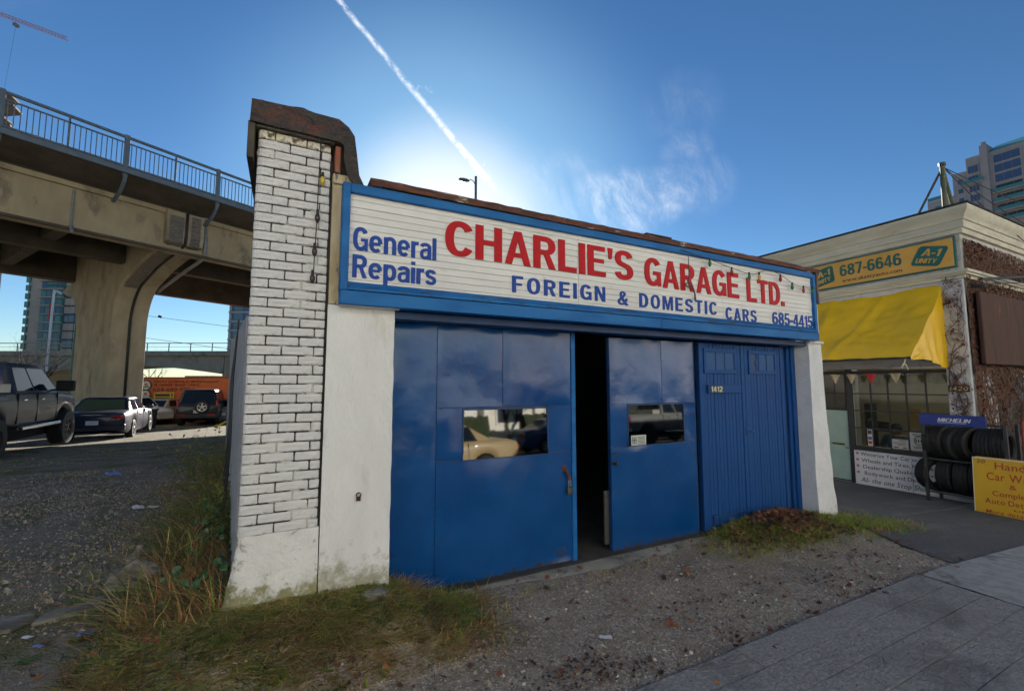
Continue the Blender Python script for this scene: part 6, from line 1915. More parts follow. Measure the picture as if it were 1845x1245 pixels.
def vehicle(name, label, loc, heading, sp, group='parked vehicles'):
    t = thing(name, label, sp.get('cat', 'car'), loc, heading, group, world=False)
    pm = sp['paint']
    body = hull(sp['st'], sp['wheels'], sp['ra'], sp['R'], sp.get('crown', .03)).build('body', pm, t, smooth=42)
    cb = sp['cab']; zb, zr, xb0, xb1, xr0, xr1, wb, wr = cb
    cab_ = cabin(*cb).build('cabin', pm, t, smooth=42)

    def side_pt(x_f, v, s, o=.006):           # x_f 0..1 rear..front at height v
        x0 = lerp(xb0, xr0, v); x1 = lerp(xb1, xr1, v)
        return (lerp(x0, x1, x_f), s * (lerp(wb, wr, v) + o), lerp(zb, zr, v))
    for s in (-1, 1):
        for (f0, f1) in sp['side']:
            mb = MB(); pts = [side_pt(f0[0], .10, s), side_pt(f1[0], .10, s), side_pt(f1[1], .84, s), side_pt(f0[1], .84, s)]
            q = [(p[0], p[1] - s * .02, p[2]) for p in pts]
            mb.add(pts + q, [(0, 1, 2, 3), (4, 7, 6, 5), (0, 4, 5, 1), (1, 5, 6, 2), (2, 6, 7, 3), (3, 7, 4, 0)])
            mb.build('side_window', M_CGLASS, cab_)
    for (xb, xr, nm, d) in ((xb0, xr0, 'rear_window', -1), (xb1, xr1, 'windscreen', 1)):
        mb = MB(); pts = []
        for (v, k) in ((.12, .86), (.84, .84)):
            w = lerp(wb, wr, v) * k; x = lerp(xb, xr, v) + d * .010
            pts += [(x, -w, lerp(zb, zr, v)), (x, w, lerp(zb, zr, v))]
        a = [pts[0], pts[1], pts[3], pts[2]]; q = [(p[0] - d * .03, p[1], p[2] - .01) for p in a]
        mb.add(a + q, [(0, 1, 2, 3), (4, 7, 6, 5), (0, 4, 5, 1), (1, 5, 6, 2), (2, 6, 7, 3), (3, 7, 4, 0)])
        mb.build(nm, sp.get('rearglass', M_CGLASS) if d < 0 else M_CGLASS, cab_)
    wm = wheel_mesh(sp['R'], sp['ww'], sp['rim'], sp.get('spokes', 5), sp.get('darkrim', False))
    for xw in sp['wheels']:
        for s in (-1, 1):
            put('wheel', wm, t, loc=(xw, s * (sp['track']), sp['R']), rot=(0, 0, 0 if s > 0 else pi))
    un = MB(); un.box(sp['wheels'][0] - .2, sp['wheels'][1] + .2, -sp['track'] * .8, sp['track'] * .8, sp['R'] * .7, sp['R'] * 1.35); un.build('underbody', M_UNDER, t)
    for s in (-1, 1):
        mb = MB(); x, y, z = sp['tail']; dx, dy, dz = sp.get('tails', (.06, .22, .13)); mb.cbox(x - .02, x + dx, s * y - dy / 2, s * y + dy / 2, z - dz / 2, z + dz / 2, .015); mb.build('tail_light', M_TAIL, t)
        mb = MB(); x, y, z = sp['head']; mb.cbox(x - .08, x + .02, s * y - .16, s * y + .16, z - .07, z + .07, .02); mb.build('headlight', mat('headlight_glass', (.5, .52, .55), rough=.1), t)
        mb = MB(); x, y, z = sp['mirror']; k = sp.get('mirk', 1.0); mb.cbox(x - .05 * k, x + .06 * k, s * (y + .10 * k) - .09 * k, s * (y + .10 * k) + .09 * k, z, z + .15 * k, .025); mb.tube([(x, s * (y - .08), z + .03), (x, s * (y + .06), z + .05)], .025, 6)
        mb.build('mirror', sp.get('mirm', pm), t)
        for (x, z) in sp.get('handles', ()): MB().cbox(x - .08, x + .08, s * sp['hw'] * .995 - .02, s * sp['hw'] * .995 + .02, z - .015, z + .015, .006).build('door_handle', M_CHROME if sp.get('chrome') else pm, t)
        for (x, z0_, z1_) in sp.get('seams', ()): MB().box(x - .006, x + .006, s * sp['hw'] * .97, s * (sp['hw'] * 1.001), z0_, z1_).build('door_seam', M_UNDER, t)
    x, z = sp['plate']
    MB().cbox(x - .012, x + .012, -.16, .16, z - .08, z + .08, .004).build('licence_plate', M_PLATE, t)
    for (nm, m, b) in sp.get('extra', ()): MB().cbox(*b, .02).build(nm, m, t)
    return t


P_TRUCK = paint('slate_truck_paint', (.032, .038, .048), .08); P_NAVY = paint('navy_car_paint', (.008, .012, .035)); P_BLACK = paint('black_suv_paint', (.007, .008, .010)); P_WHITE = paint('white_car_paint', (.62, .60, .55)); P_GOLD = paint('champagne_car_paint', (.42, .31, .17)); P_BLUE = paint('blue_car_paint', (.03, .06, .16)); P_GREY = paint('grey_truck_paint', (.16, .16, .16)); P_SAND = paint('sand_car_paint', (.45, .42, .34))

SEDAN = dict(st=[(-2.42, .42, .80, .70), (-2.36, .34, .93, .82), (-2.1, .26, .99, .88), (-1.2, .22, 1.0, .90), (.5, .22, .96, .90), (1.6, .24, .92, .88), (2.15, .28, .84, .82), (2.38, .36, .70, .66)], wheels=(-1.42, 1.40), R=.325, ra=.36, rim=.21, ww=.21, track=.80,
             cab=(.93, 1.43, -1.78, 1.02, -.98, .22, .80, .60), side=(((.17, .04), (.50, .48)), ((.53, .51), (.93, .97))), tail=(-2.40, .62, .78), tails=(.05, .34, .12), head=(2.33, .56, .66), mirror=(.62, .88, .95), plate=(-2.41, .62), hw=.90, handles=((-.55, .80), (.45, .80)), seams=((-.95, .30, .95), (.02, .30, .95), (.98, .30, .93)),
             extra=(('rear_bumper', None, (-2.47, -2.30, -.84, .84, .36, .56)), ('boot_strip', M_CHROME, (-2.405, -2.38, -.30, .30, .86, .90))))


def with_paint(sp, pm, **kw):
    d = dict(sp); d['paint'] = pm
    d['extra'] = tuple((n, (pm if m is None else m), b) for (n, m, b) in d.get('extra', ()))
    d.update(kw); return d


NORTH = pi / 2
vehicle('sedan', 'dark navy sedan parked in front of the viaduct pier', (-5.62, 21.6, lot_z(21.2) + .0), NORTH + .05, with_paint(SEDAN, P_NAVY, rearglass=glass_mat('greenish_rear_glass', (.085, .11, .06), .08, ior=1.3)))

SUV = dict(cat='suv', st=[(-2.28, .52, 1.06, .80), (-2.24, .42, 1.14, .90), (-1.4, .38, 1.14, .93), (.7, .38, 1.12, .93), (1.0, .38, 1.14, .93), (2.0, .42, 1.08, .88), (2.22, .5, .95, .80)], wheels=(-1.33, 1.22), R=.37, ra=.41, rim=.22, ww=.25, track=.81,
           cab=(1.10, 1.94, -2.22, .98, -2.04, .40, .88, .70), side=(((.02, .02), (.30, .30)), ((.33, .33), (.62, .63)), ((.65, .66), (.95, .97))), tail=(-2.27, .84, 1.24), tails=(.05, .10, .30), head=(2.18, .62, .88), mirror=(.80, .92, 1.16), plate=(-2.30, .98), hw=.93, handles=((-.6, 1.02), (.35, 1.02)),
           extra=(('rear_bumper', mat('bumper_black', (.015, .015, .016), rough=.6), (-2.42, -2.18, -.90, .90, .46, .70)),))
suv = vehicle('suv', 'black off-road SUV with a spare wheel on its tailgate', (-3.92, 30.5, lot_z(28.4)), NORTH - .02, with_paint(SUV, P_BLACK, plate=(-2.285, .80)))
put('spare_wheel', wheel_mesh(.34, .20, .22, 5), suv, loc=(-2.34, -.22, 1.04), rot=(0, 0, pi / 2))
for s in (-1, 1): MB().cbox(-2.44, -2.40, s * .62 - .16, s * .62 + .16, .58, .66, .01).build('bumper_light', M_TAIL, suv)

TRUCK = dict(cat='pickup', st=[(-2.95, .80, 1.42, .92), (-2.9, .72, 1.46, .98), (-.95, .68, 1.47, 1.0), (-.85, .68, 1.45, 1.0), (1.25, .68, 1.45, 1.0), (1.5, .68, 1.44, 1.0), (2.6, .72, 1.36, .96), (2.85, .8, 1.16, .88)], wheels=(-1.85, 1.85), R=.47, ra=.56, rim=.235, ww=.32, track=.92, crown=.02, darkrim=True, spokes=6,
             cab=(1.42, 2.14, -.92, 1.62, -.78, .70, .94, .74), side=(((.06, .06), (.38, .42)), ((.42, .46), (.92, .97))), tail=(-2.94, .90, 1.22), tails=(.06, .12, .36), head=(2.82, .66, 1.05), mirror=(1.05, 1.0, 1.46), mirk=1.9, mirm=M_UNDER, plate=(-2.97, .86), hw=1.0, handles=((-.55, 1.28), (.35, 1.28)), seams=((-.86, .75, 1.44), (.10, .75, 1.44), (1.22, .75, 1.44)), chrome=True,
             extra=(('side_step', M_CHROME, (-.85, 1.25, .98, 1.10, .60, .68)), ('side_step', M_CHROME, (-.85, 1.25, -1.10, -.98, .60, .68)), ('tool_box', mat('tool_box_steel', (.38, .37, .33), rough=.4, metal=.5), (-1.45, -.97, -.90, .90, 1.36, 1.66)), ('rear_bumper', M_CHROME, (-3.08, -2.92, -.95, .95, .70, .88))))
vehicle('pickup', 'lifted slate-grey pickup truck on big tyres at the left edge', (-6.35, 14.95, lot_z(15) - .02), NORTH + .02, with_paint(TRUCK, P_TRUCK, rearglass=glass_mat('blue_rear_glass', (.02, .035, .09), .04)))

WAGON = with_paint(SEDAN, P_WHITE, cab=(.95, 1.55, -2.2, 1.02, -1.9, .28, .80, .64))
p = at(246, 25.2); vehicle('white_car', 'white estate car half hidden behind the pier and bin', (p.x, p.y, -.62), atan2(RGT.y, RGT.x) - .35, WAGON)
p = at(288, 26.0); vehicle('sand_car', 'sand coloured car parked by the orange shop door', (p.x + .3, p.y + 1.0, -.68), NORTH - .3, with_paint(SEDAN, P_SAND))
p = at(402, 26.2); vehicle('grey_car', 'grey car glimpsed between the black SUV and the garage wall', (p.x + .5, p.y + .8, -.68), NORTH - .1, with_paint(SEDAN, P_GREY))
# street side, mirrored in the garage windows
vehicle('gold_sedan', 'champagne gold sedan parked at the kerb, mirrored in the door window', (3.15, -4.3, -.27), pi, with_paint(SEDAN, P_GOLD), 'cars on the street')
vehicle('blue_sedan', 'blue sedan parked across the street, mirrored in the narrow door', (11.0, -9.6, -.27), 0.0, with_paint(SEDAN, P_BLUE), 'cars on the street')
vehicle('grey_pickup', 'grey pickup parked across the street beyond the blue sedan', (17.2, -9.6, -.27), 0.0, with_paint(TRUCK, P_GREY), 'cars on the street')

# bin and posts by the pier
p = at(273, 22.0)
BN = thing('refuse_bin', 'black ribbed plastic bin standing beside the pier', 'bin', (p.x, p.y, lot_z(p.y)))
zb = lot_z(p.y)
MB().lathe([(.0, 0), (.30, 0), (.31, .1), (.345, .105), (.345, .14), (.32, .15), (.34, .5), (.375, .505), (.375, .55), (.35, .56), (.37, .92), (.42, .93), (.42, 1.0), (.0, 1.06)], (p.x, p.y, zb), (0, 0, 1), 20).build('drum', mat('bin_black', (.02, .02, .022), rough=.5), BN, smooth=30)
p = at(240, 20.6)
B2 = thing('black_barrel', 'low dark barrel at the foot of the pier', 'barrel', (p.x, p.y, lot_z(p.y)))
MB().lathe([(.0, 0), (.36, 0), (.38, .03), (.36, .06), (.37, .3), (.39, .32), (.37, .34), (.37, .6), (.39, .62), (.37, .64), (.36, .88), (.38, .9), (.0, .9)], (p.x, p.y, lot_z(p.y)), (0, 0, 1), 20).build('drum', MATS['bin_black'], B2, smooth=30)
for (u, d, h, m, lb) in ((250, 20.4, .95, M_PIPE, 'short pale ribbed post beside the barrel'), (258, 21.2, 2.6, mat('pale_timber', (.42, .38, .30), (.35, .31, .24), scale=6, rough=.8), 'tall pale timber post at the pier corner')):
    p = at(u, d); q = MB().cyl((p.x, p.y, lot_z(p.y) - .1), (p.x, p.y, lot_z(p.y) + h), .05, .05, 10).build('post', m); tag(q, lb, 'post')
# yellow hose/tape on the ground behind the SUV
a, b, c = at(392, 22.5), at(402, 22.5), at(412, 22.4)
q = MB().tube(bez([(a.x, a.y, lot_z(a.y) + .05), (b.x, b.y, lot_z(b.y) + .12), (c.x, c.y, lot_z(c.y) + .28)], 5), .05, 8).build('yellow_hose', M_YEL); tag(q, 'yellow hose lying beside the black SUV', 'hose')
# loose cables down the garage's side wall
CB = thing('wall_cables', 'loose black cables hanging down the garage side wall', 'cables', (-.35, 5.2, .2))
for k in range(4):
    y = 4.8 + k * .55; x = -.262 - (y - 3.76) * .1011 - .03
    MB().tube(bez([(x, y, 2.2 - .1 * k), (x - .02, y + .02, 1.6), (x - .01, y - .05, 1.0 + .05 * k), (x - .05, y + .1, .4), (x - .1, y + .15, .15)], 5), .007, 6).build('cable', M_BLACK, CB)
# ------------------------------------------------------------------ across the street (behind the viewer, seen in the door windows)
M_HGREEN = mat('green_render', (.36, .52, .28), (.30, .45, .24), scale=3, rough=.85)
M_HCREAM = mat('cream_render', (.82, .78, .69), (.75, .71, .62), scale=3, rough=.85)
M_HWHITE = mat('white_render', (.82, .80, .76), (.75, .73, .69), scale=3, rough=.85)
M_HBROWN = mat('brown_cladding', (.20, .13, .08), (.15, .10, .06), scale=6, rough=.8)
M_HGLASS = glass_mat('house_glass', (.03, .04, .05), .05)


def townhouse(x0, x1, y1, h, wm, label, n):
    t = thing('townhouse', label, 'house', ((x0 + x1) / 2, y1, -.15), group='houses across the street')
    y0 = y1 - 11
    MB().box(x0, x1, y0, y1, -.3, h).build('wall', wm, t)
    MB().cbox(x0 - .1, x1 + .1, y0, y1 + .35, h, h + .35, .03).build('roof', M_HBROWN, t)
    w = (x1 - x0) / n
    for i in range(n):
        MB().cbox(x0 + i * w - .08, x0 + i * w + .08, y1, y1 + .25, -.3, h, .02).build('pilaster', M_HWHITE, t)
        for zz in (.9, 3.7, 6.5, 9.3, 12.1):
            if zz + 1.7 > h: continue
            a, b = x0 + (i + .25) * w, x0 + (i + .75) * w
            wn = MB().cbox(a - .1, b + .1, y1, y1 + .07, zz - .1, zz + 1.7, .01).build('window', M_HWHITE, t)
            MB().box(a, b, y1 + .055, y1 + .075, zz, zz + 1.6).build('pane', M_HGLASS, wn)
    return t


townhouse(-34, -18, -17, 15.0, M_HWHITE, 'white terraced house across the street behind the viewer', 5)
townhouse(-17.6, -4, -17, 14.2, M_HCREAM, 'cream terraced house across the street, left of the panelled one', 4)
townhouse(-3.6, 10, -17, 15.2, M_HWHITE, 'tall white terraced house with green panels seen mirrored in the door windows', 4)
townhouse(10.4, 24, -17, 14.6, M_HCREAM, 'cream terraced house right of the panelled one across the street', 4)
townhouse(24.4, 42, -17, 15.0, M_HWHITE, 'white terraced house at the far end across the street', 5)

# green panels between the pilasters of the middle house; hedge and trees before it
PNL = [o for o in bpy.data.objects if o.get('label', '').startswith('tall white terraced')][0]
for i in range(4):
    for z in (2.75, 5.55, 8.35): MB().box(-3.4 + i * 3.4, -.3 + i * 3.4, -16.98, -16.93, z, z + .8).build('green_panel', M_HGREEN, PNL)
M_HEDGE = mat('hedge_leaf', (.02, .035, .012), (.045, .06, .02), scale=9, detail=6, rough=.8, bump=1.0, bscale=12, bdist=.1)
for k, (xa, xb) in enumerate(((-4, 3.2), (4.2, 9.4), (11.5, 19.0))):
    q = MB(); q.grid(lambda u, v: (lerp(xa, xb, u), -14.3 - .5 * cos(v * pi), -.15 + 1.5 * sin(min(1, v) * pi) * (1 + .10 * mnoise.noise(Vector((u * 20, v * 6, k))))), 60, 14)
    o = q.build('hedge', M_HEDGE, smooth=True); tag(o, ('long clipped hedge before the panelled house', 'short clipped hedge right of the panelled house gate', 'clipped hedge before the cream house')[k], 'hedge', 'hedges across the street')
bare_tree((7.4, -12.6, -.15), 9, 41, 'bare street tree mirrored in the left door window')
bare_tree((13.8, -12.6, -.15), 9, 43, 'bare street tree mirrored in the narrow door window')
# ------------------------------------------------------------------ gravel, grass, leaves, rocks


def points_in(n, x0, x1, y0, y1, dens, seed):
    r = np.random.default_rng(seed); out = []
    while len(out) < n:
        x = r.uniform(x0, x1); y = r.uniform(y0, y1)
        if r.random() < dens(x, y): out.append((x, y))
    return out, r


def stones(name, pts, r, size, mats, label, probs=None):
    base = np.array([(1, 0, 0), (-1, 0, 0), (0, 1, 0), (0, -1, 0), (0, 0, 1), (0, 0, -1)], float)
    fc = np.array([(0, 2, 4), (2, 1, 4), (1, 3, 4), (3, 0, 4), (2, 0, 5), (1, 2, 5), (3, 1, 5), (0, 3, 5)])
    n = len(pts); V_ = np.empty((n, 6, 3)); F_ = np.empty((n, 8, 3), int)
    for i, (x, y) in enumerate(pts):
        s = size(r); a = r.uniform(0, 2 * pi); c, q = cos(a), sin(a)
        sc = np.array([r.uniform(.7, 1.25), r.uniform(.6, 1.0), r.uniform(.45, .8)]) * s
        b = base * sc + r.uniform(-.25, .25, (6, 3)) * s
        V_[i, :, 0] = x + b[:, 0] * c - b[:, 1] * q; V_[i, :, 1] = y + b[:, 0] * q + b[:, 1] * c; V_[i, :, 2] = Hn(x, y) + b[:, 2] + s * .18
        F_[i] = fc + 6 * i
    me = bpy.data.meshes.new(name)
    me.from_pydata(V_.reshape(-1, 3).tolist(), [], F_.reshape(-1, 3).tolist())
    for m in mats: me.materials.append(m)
    mi = np.repeat(r.choice(len(mats), n, p=probs), 8)
    me.polygons.foreach_set('material_index', mi); me.update()
    return tag(put(name, me), label, None, None, 'stuff')


G1 = mat('stone_grey', (.38, .335, .275), (.27, .235, .19), scale=30, rough=.85); G2 = mat('stone_tan', (.40, .33, .245), (.29, .235, .17), scale=30, rough=.85); G3 = mat('stone_dark', (.15, .14, .125), (.20, .185, .165), scale=30, rough=.8); G4 = mat('stone_pale', (.66, .62, .55), (.45, .43, .40), scale=30, rough=.85); G5 = mat('stone_rust', (.25, .14, .09), (.2, .12, .08), scale=30, rough=.9)
MS_ = [G1, G2, G3, G4, G5]


def d_front(x, y):
    if y < 1.9: return 0
    v = .55 + .5 * mnoise.noise(Vector((x * 1.3, y * 1.8, 0)))
    if x < 1.2 and y > 2.75: v *= .12
    if y > 3.2 and x > .7 and x < 4.2: v *= .25
    if x > 5.6: v *= max(0, 1 - (x - 5.6) / 1.2)
    return v * (.35 + 1.3 * S(-.25, .3, mnoise.noise(Vector((x * .9, y * 2.2, 31)))))


pts, r = points_in(30000, -1.6, 6.8, 1.88, 3.45, d_front, 1)
stones('gravel', pts, r, lambda r: .0032 + .004 * r.random() ** 2 + (.014 * r.random() if r.random() < .05 else 0), MS_, 'fine gravel scattered before the garage doors', [.30, .34, .20, .08, .08])


def d_lot(x, y):
    if x > -.55 - .02 * (y - 4): return .05 if y < 8 else 0
    f = .6 + .7 * mnoise.noise(Vector((x * .9, y * .6, 4)))
    return max(.04, f) * (1 if y < 9 else .6) * (1.0 if x < -.9 else .5)


pts, r = points_in(21000, -5.2, -.4, 3.7, 10.5, d_lot, 2)
L1 = mat('lot_stone_grey', (.31, .285, .24), (.22, .20, .165), scale=30, rough=.85); L2 = mat('lot_stone_tan', (.34, .275, .19), (.24, .195, .135), scale=30, rough=.85); L3 = mat('lot_stone_dark', (.085, .08, .072), (.12, .11, .10), scale=30, rough=.85)
stones('gravel', pts, r, lambda r: .006 + .012 * r.random() ** 1.6 + (.02 * r.random() if r.random() < .03 else 0), [L1, L3, L2, G1, G5], 'coarse grey gravel covering the lot at the left', [.42, .26, .16, .10, .06])

# grass -------------------------------------------------------------------------------------------------


def pick_mats(pts, r, probs):
    out = np.empty(len(pts), int); P0 = np.array(probs)
    for i, (x, y) in enumerate(pts):
        a = 1.9 * mnoise.noise(Vector((x * 3.1, y * 3.1, 40))); b = 1.6 * mnoise.noise(Vector((x * 4.7, y * 4.7, 51)))
        w = P0 * np.array([math.exp(a + b), math.exp(-a), math.exp(-a - b), math.exp(a - b), math.exp(-a + b)])
        out[i] = np.searchsorted(np.cumsum(w / w.sum()), r.random())
    return np.minimum(out, len(probs) - 1)


def blades(name, pts, r, hgt_, wid, lean, mats, probs, label, seg=3, yaw=None):
    n = len(pts); k = seg
    V_ = np.empty((n, 2 * k + 1, 3)); F = []
    for i, (x, y) in enumerate(pts):
        h = hgt_(x, y, r); w = wid * r.uniform(.6, 1.3); a = r.uniform(0, 2 * pi) if yaw is None else yaw + r.normal(0, .7)
        ln = lean * r.uniform(.3, 1.6); dx, dy = cos(a), sin(a); px, py = -dy, dx
        z0 = Hn(x, y) - .01; cv = r.uniform(-.3, .3)
        for j in range(k):
            t = j / k; ww = w * (1 - .6 * t)
            hx = h * ln * t ** 1.8; hz = h * t * (1 - .35 * min(1, ln) * t)
            cx = x + dx * hx + px * cv * hx; cy = y + dy * hx + py * cv * hx
            V_[i, 2 * j] = (cx - px * ww, cy - py * ww, z0 + hz); V_[i, 2 * j + 1] = (cx + px * ww, cy + py * ww, z0 + hz)
        hx = h * ln; V_[i, 2 * k] = (x + dx * hx + px * cv * hx, y + dy * hx + py * cv * hx, z0 + h * (1 - .35 * min(1, ln)))
    nv = 2 * k + 1
    quads = []; tris = []
    tmpl = [(2 * j, 2 * j + 1, 2 * j + 3, 2 * j + 2) for j in range(k - 1)]
    faces = []
    for i in range(n):
        b = i * nv
        for q in tmpl: faces.append((b + q[0], b + q[1], b + q[2], b + q[3]))
        faces.append((b + 2 * k - 2, b + 2 * k - 1, b + 2 * k))
    me = bpy.data.meshes.new(name); me.from_pydata(V_.reshape(-1, 3).tolist(), [], faces)
    for m in mats: me.materials.append(m)
    me.polygons.foreach_set('material_index', np.repeat(pick_mats(pts, r, probs), k)); me.polygons.foreach_set('use_smooth', [True] * len(faces)); me.update()
    return tag(put(name, me), label, None, None, 'stuff')


B1 = mat('grass_straw', (.58, .42, .15), (.46, .32, .11), scale=5, rough=.8); B2_ = mat('grass_green', (.15, .20, .03), (.20, .23, .04), scale=5, rough=.8); B3 = mat('grass_dark', (.035, .05, .015), (.05, .06, .02), scale=5, rough=.8); B4 = mat('grass_rust', (.34, .16, .06), (.26, .12, .045), scale=5, rough=.8); B5 = mat('grass_bright', (.26, .36, .02), (.20, .30, .02), scale=5, rough=.8)
BM = [B1, B2_, B3, B4, B5]


def d_mound(x, y):
    v = S(-1.10, -.55, x) * (1 - S(.75, 1.65, x)) * S(2.5, 2.85, y)
    return v * (.45 + .9 * abs(mnoise.noise(Vector((x * 2.5, y * 2.5, 0)))))


pts, r = points_in(17000, -1.5, 1.75, 2.45, 3.36, d_mound, 5)
blades('grass', pts, r, lambda x, y, r: (.026 + .06 * r.random() ** 1.7) * (1 if y > 2.8 else .6), .0032, 2.3, BM, [.28, .24, .18, .22, .08], 'straw and green grass tufts on the mound at the pillar foot')


def d_tuft(x, y):
    n_ = mnoise.noise(Vector((x * 4.5, y * 5.5, 21)))
    return d_mound(x, y) * S(.08, .32, n_)


pts, r = points_in(5200, -1.5, 1.7, 2.5, 3.38, d_tuft, 25)
blades('grass', pts, r, lambda x, y, r: .04 + .065 * r.random() ** 1.4, .0024, 2.2, BM, [.30, .24, .08, .28, .10], 'longer dry tufts standing out of the mound grass')
pts, r = points_in(2600, -.3, .75, 3.02, 3.36, lambda x, y: .3 + abs(mnoise.noise(Vector((x * 5, y * 5, 2)))), 26)
blades('grass', pts, r, lambda x, y, r: .035 + .07 * r.random() ** 1.6, .0024, 1.5, BM, [.26, .34, .12, .14, .14], 'grass growing against the foot of the white pillar')


def d_bank(x, y):
    w = .55 + .10 * (y - 3.4) if y < 6 else .8
    c = -.5 - .06 * (y - 3.4)
    v = math.exp(-((x - c) / (w * .62)) ** 2)
    return v * (.35 + 1.1 * abs(mnoise.noise(Vector((x * 2, y * 1.6, 6)))))


pts, r = points_in(17000, -2.2, -.12, 3.3, 11.5, d_bank, 6)
blades('weeds', pts, r, lambda x, y, r: (.06 + .23 * r.random() ** 2) * (1.2 if x > -.85 else .4), .0040, 1.5, BM, [.16, .30, .24, .26, .04], 'tangled weeds along the foot of the garage side wall', yaw=2.6)


def d_moss(x, y): return max(0, .25 + mnoise.noise(Vector((x * .9, y * .7, 9)))) * (1 if x < -.7 else .4)


pts, r = points_in(9000, -5.5, -.5, 4.0, 15, d_moss, 7)
blades('grass', pts, r, lambda x, y, r: .02 + .05 * r.random() ** 2, .003, 1.0, BM, [.18, .40, .34, .06, .02], 'short grass and moss between the stones of the lot', seg=2)


def d_pile(x, y):
    e = math.exp(-((x - 5.2) / 1.15) ** 2 - ((y - 3.2) / .36) ** 2)
    return e * (.3 + 1.2 * abs(mnoise.noise(Vector((x * 3, y * 3, 2)))))


pts, r = points_in(11000, 3.7, 7.0, 2.4, 3.48, d_pile, 8)
blades('grass', pts, r, lambda x, y, r: .03 + .07 * r.random() ** 1.6, .002, 1.2, BM, [.22, .26, .10, .10, .32], 'bright green grass round the leaf heap at the plank doors')


def d_pg(x, y): return .7 * math.exp(-((x - 6.55) / .38) ** 2 - ((y - 2.85) / .18) ** 2) + .6 * math.exp(-((x - 4.9) / .6) ** 2 - ((y - 2.95) / .16) ** 2) + math.exp(-((x - 4.5) / .28) ** 2 - ((y - 3.28) / .16) ** 2) + math.exp(-((x - 6.02) / .40) ** 2 - ((y - 3.12) / .20) ** 2)


pts, r = points_in(7600, 3.7, 7.2, 2.5, 3.46, d_pg, 28)
blades('grass', pts, r, lambda x, y, r: .04 + .09 * r.random() ** 1.5, .0022, 1.1, BM, [.16, .26, .04, .06, .48], 'bright tufts of grass at both ends of the leaf heap')


def d_edge(x, y): return math.exp(-((y - 3.16) / .06) ** 2) * max(0, .2 + mnoise.noise(Vector((x * 3, 0, 0))))


pts, r = points_in(900, 1.0, 4.6, 2.9, 3.4, d_edge, 18)
blades('grass', pts, r, lambda x, y, r: .02 + .06 * r.random() ** 2, .0022, 1.2, BM, [.30, .34, .2, .1, .06], 'sparse grass along the edge of the threshold')

# tall dry stems and a young shrub on the bank
def stems(name, label, cat, x0, x1, y0, y1, n, h0, h1, m, seed, leaf=None, rad=.003):
    r = random.Random(seed); t = thing(name, label, cat, ((x0 + x1) / 2, (y0 + y1) / 2, H((x0 + x1) / 2, (y0 + y1) / 2))); mb = MB(); lf = MB()
    for i in range(n):
        x = r.uniform(x0, x1); y = r.uniform(y0, y1); h = r.uniform(h0, h1); p = Vector((x, y, H(x, y) - .02)); d = Vector((r.uniform(-.5, .5), r.uniform(-.5, .3), 1)).normalized()
        pts = [p]
        for k in range(6):
            d = (d + Vector((r.uniform(-.3, .3), r.uniform(-.3, .3), -.10 if k > 2 else .05))).normalized(); pts.append(pts[-1] + d * h / 6)
        mb.tube(pts, [rad * (1 - .12 * k) for k in range(7)], 4, cap=False)
        if leaf:
            for k in range(2, 7):
                for q in range(leaf):
                    c = pts[k] + Vector((r.uniform(-.03, .03), r.uniform(-.03, .03), r.uniform(-.03, .03))); s = r.uniform(.012, .03); u = Vector((r.uniform(-1, 1), r.uniform(-1, 1), r.uniform(-.4, .8))).normalized() * s; w = u.cross(Vector((r.uniform(-1, 1), r.uniform(-1, 1), 1))).normalized() * s * .45
                    lf.add([c - u, c + w, c + u, c - w], [(0, 1, 2, 3)])
    mb.build('stems', m, t, smooth=True, normals=False, kind='stuff')
    if leaf: lf.build('leaves', mat('shrub_leaf', (.10, .14, .02), (.16, .17, .03), scale=5, rough=.7), t, normals=False, kind='stuff')
    return t


stems('dead_weed', 'tangle of dry reddish weed stems against the pillar foot', 'weed', -.75, -.28, 3.25, 4.3, 130, .16, .38, B4, 31)
stems('dead_weed', 'bleached straw stems drooping at the lower corner of the bank', 'weed', -.66, -.28, 3.2, 3.8, 12, .15, .28, B1, 32)
stems('young_shrub', 'small green shrub growing on the bank against the side wall', 'shrub', -1.15, -.75, 7.6, 8.3, 40, .45, .95, B3, 33, leaf=4)
stems('young_shrub', 'low dark shrub on the bank just behind the brick pillar', 'shrub', -.72, -.36, 5.0, 6.2, 60, .3, .65, B3, 34, leaf=4)

# ivy leaves on the bank
iv = MB(); rr = random.Random(77)
for i in range(70):
    x = rr.uniform(-.62, -.24); y = rr.uniform(3.35, 5.4); z = H(x, y) + rr.uniform(.06, .34); c = Vector((x, y, z)); s = rr.uniform(.016, .036)
    nrm = Vector((rr.uniform(-.6, .6), -1, rr.uniform(-.2, 1.0))).normalized(); u = nrm.orthogonal().normalized(); w = nrm.cross(u)
    pl_ = [(0, -1), (.75, -.7), (.9, -.05), (.45, .25), (0, 1), (-.45, .25), (-.9, -.05), (-.75, -.7)]
    ctr = c - nrm * s * .2
    vs = [c + (u * a + w * b) * s for (a, b) in pl_] + [ctr]
    iv.add(vs, [(k, (k + 1) % 8, 8) for k in range(8)])
tag(iv.build('ivy_leaves', mat('ivy_green', (.02, .07, .025), (.03, .09, .03), scale=8, rough=.4), normals=False), 'dark green ivy leaves on the bank beside the pillar', None, None, 'stuff')

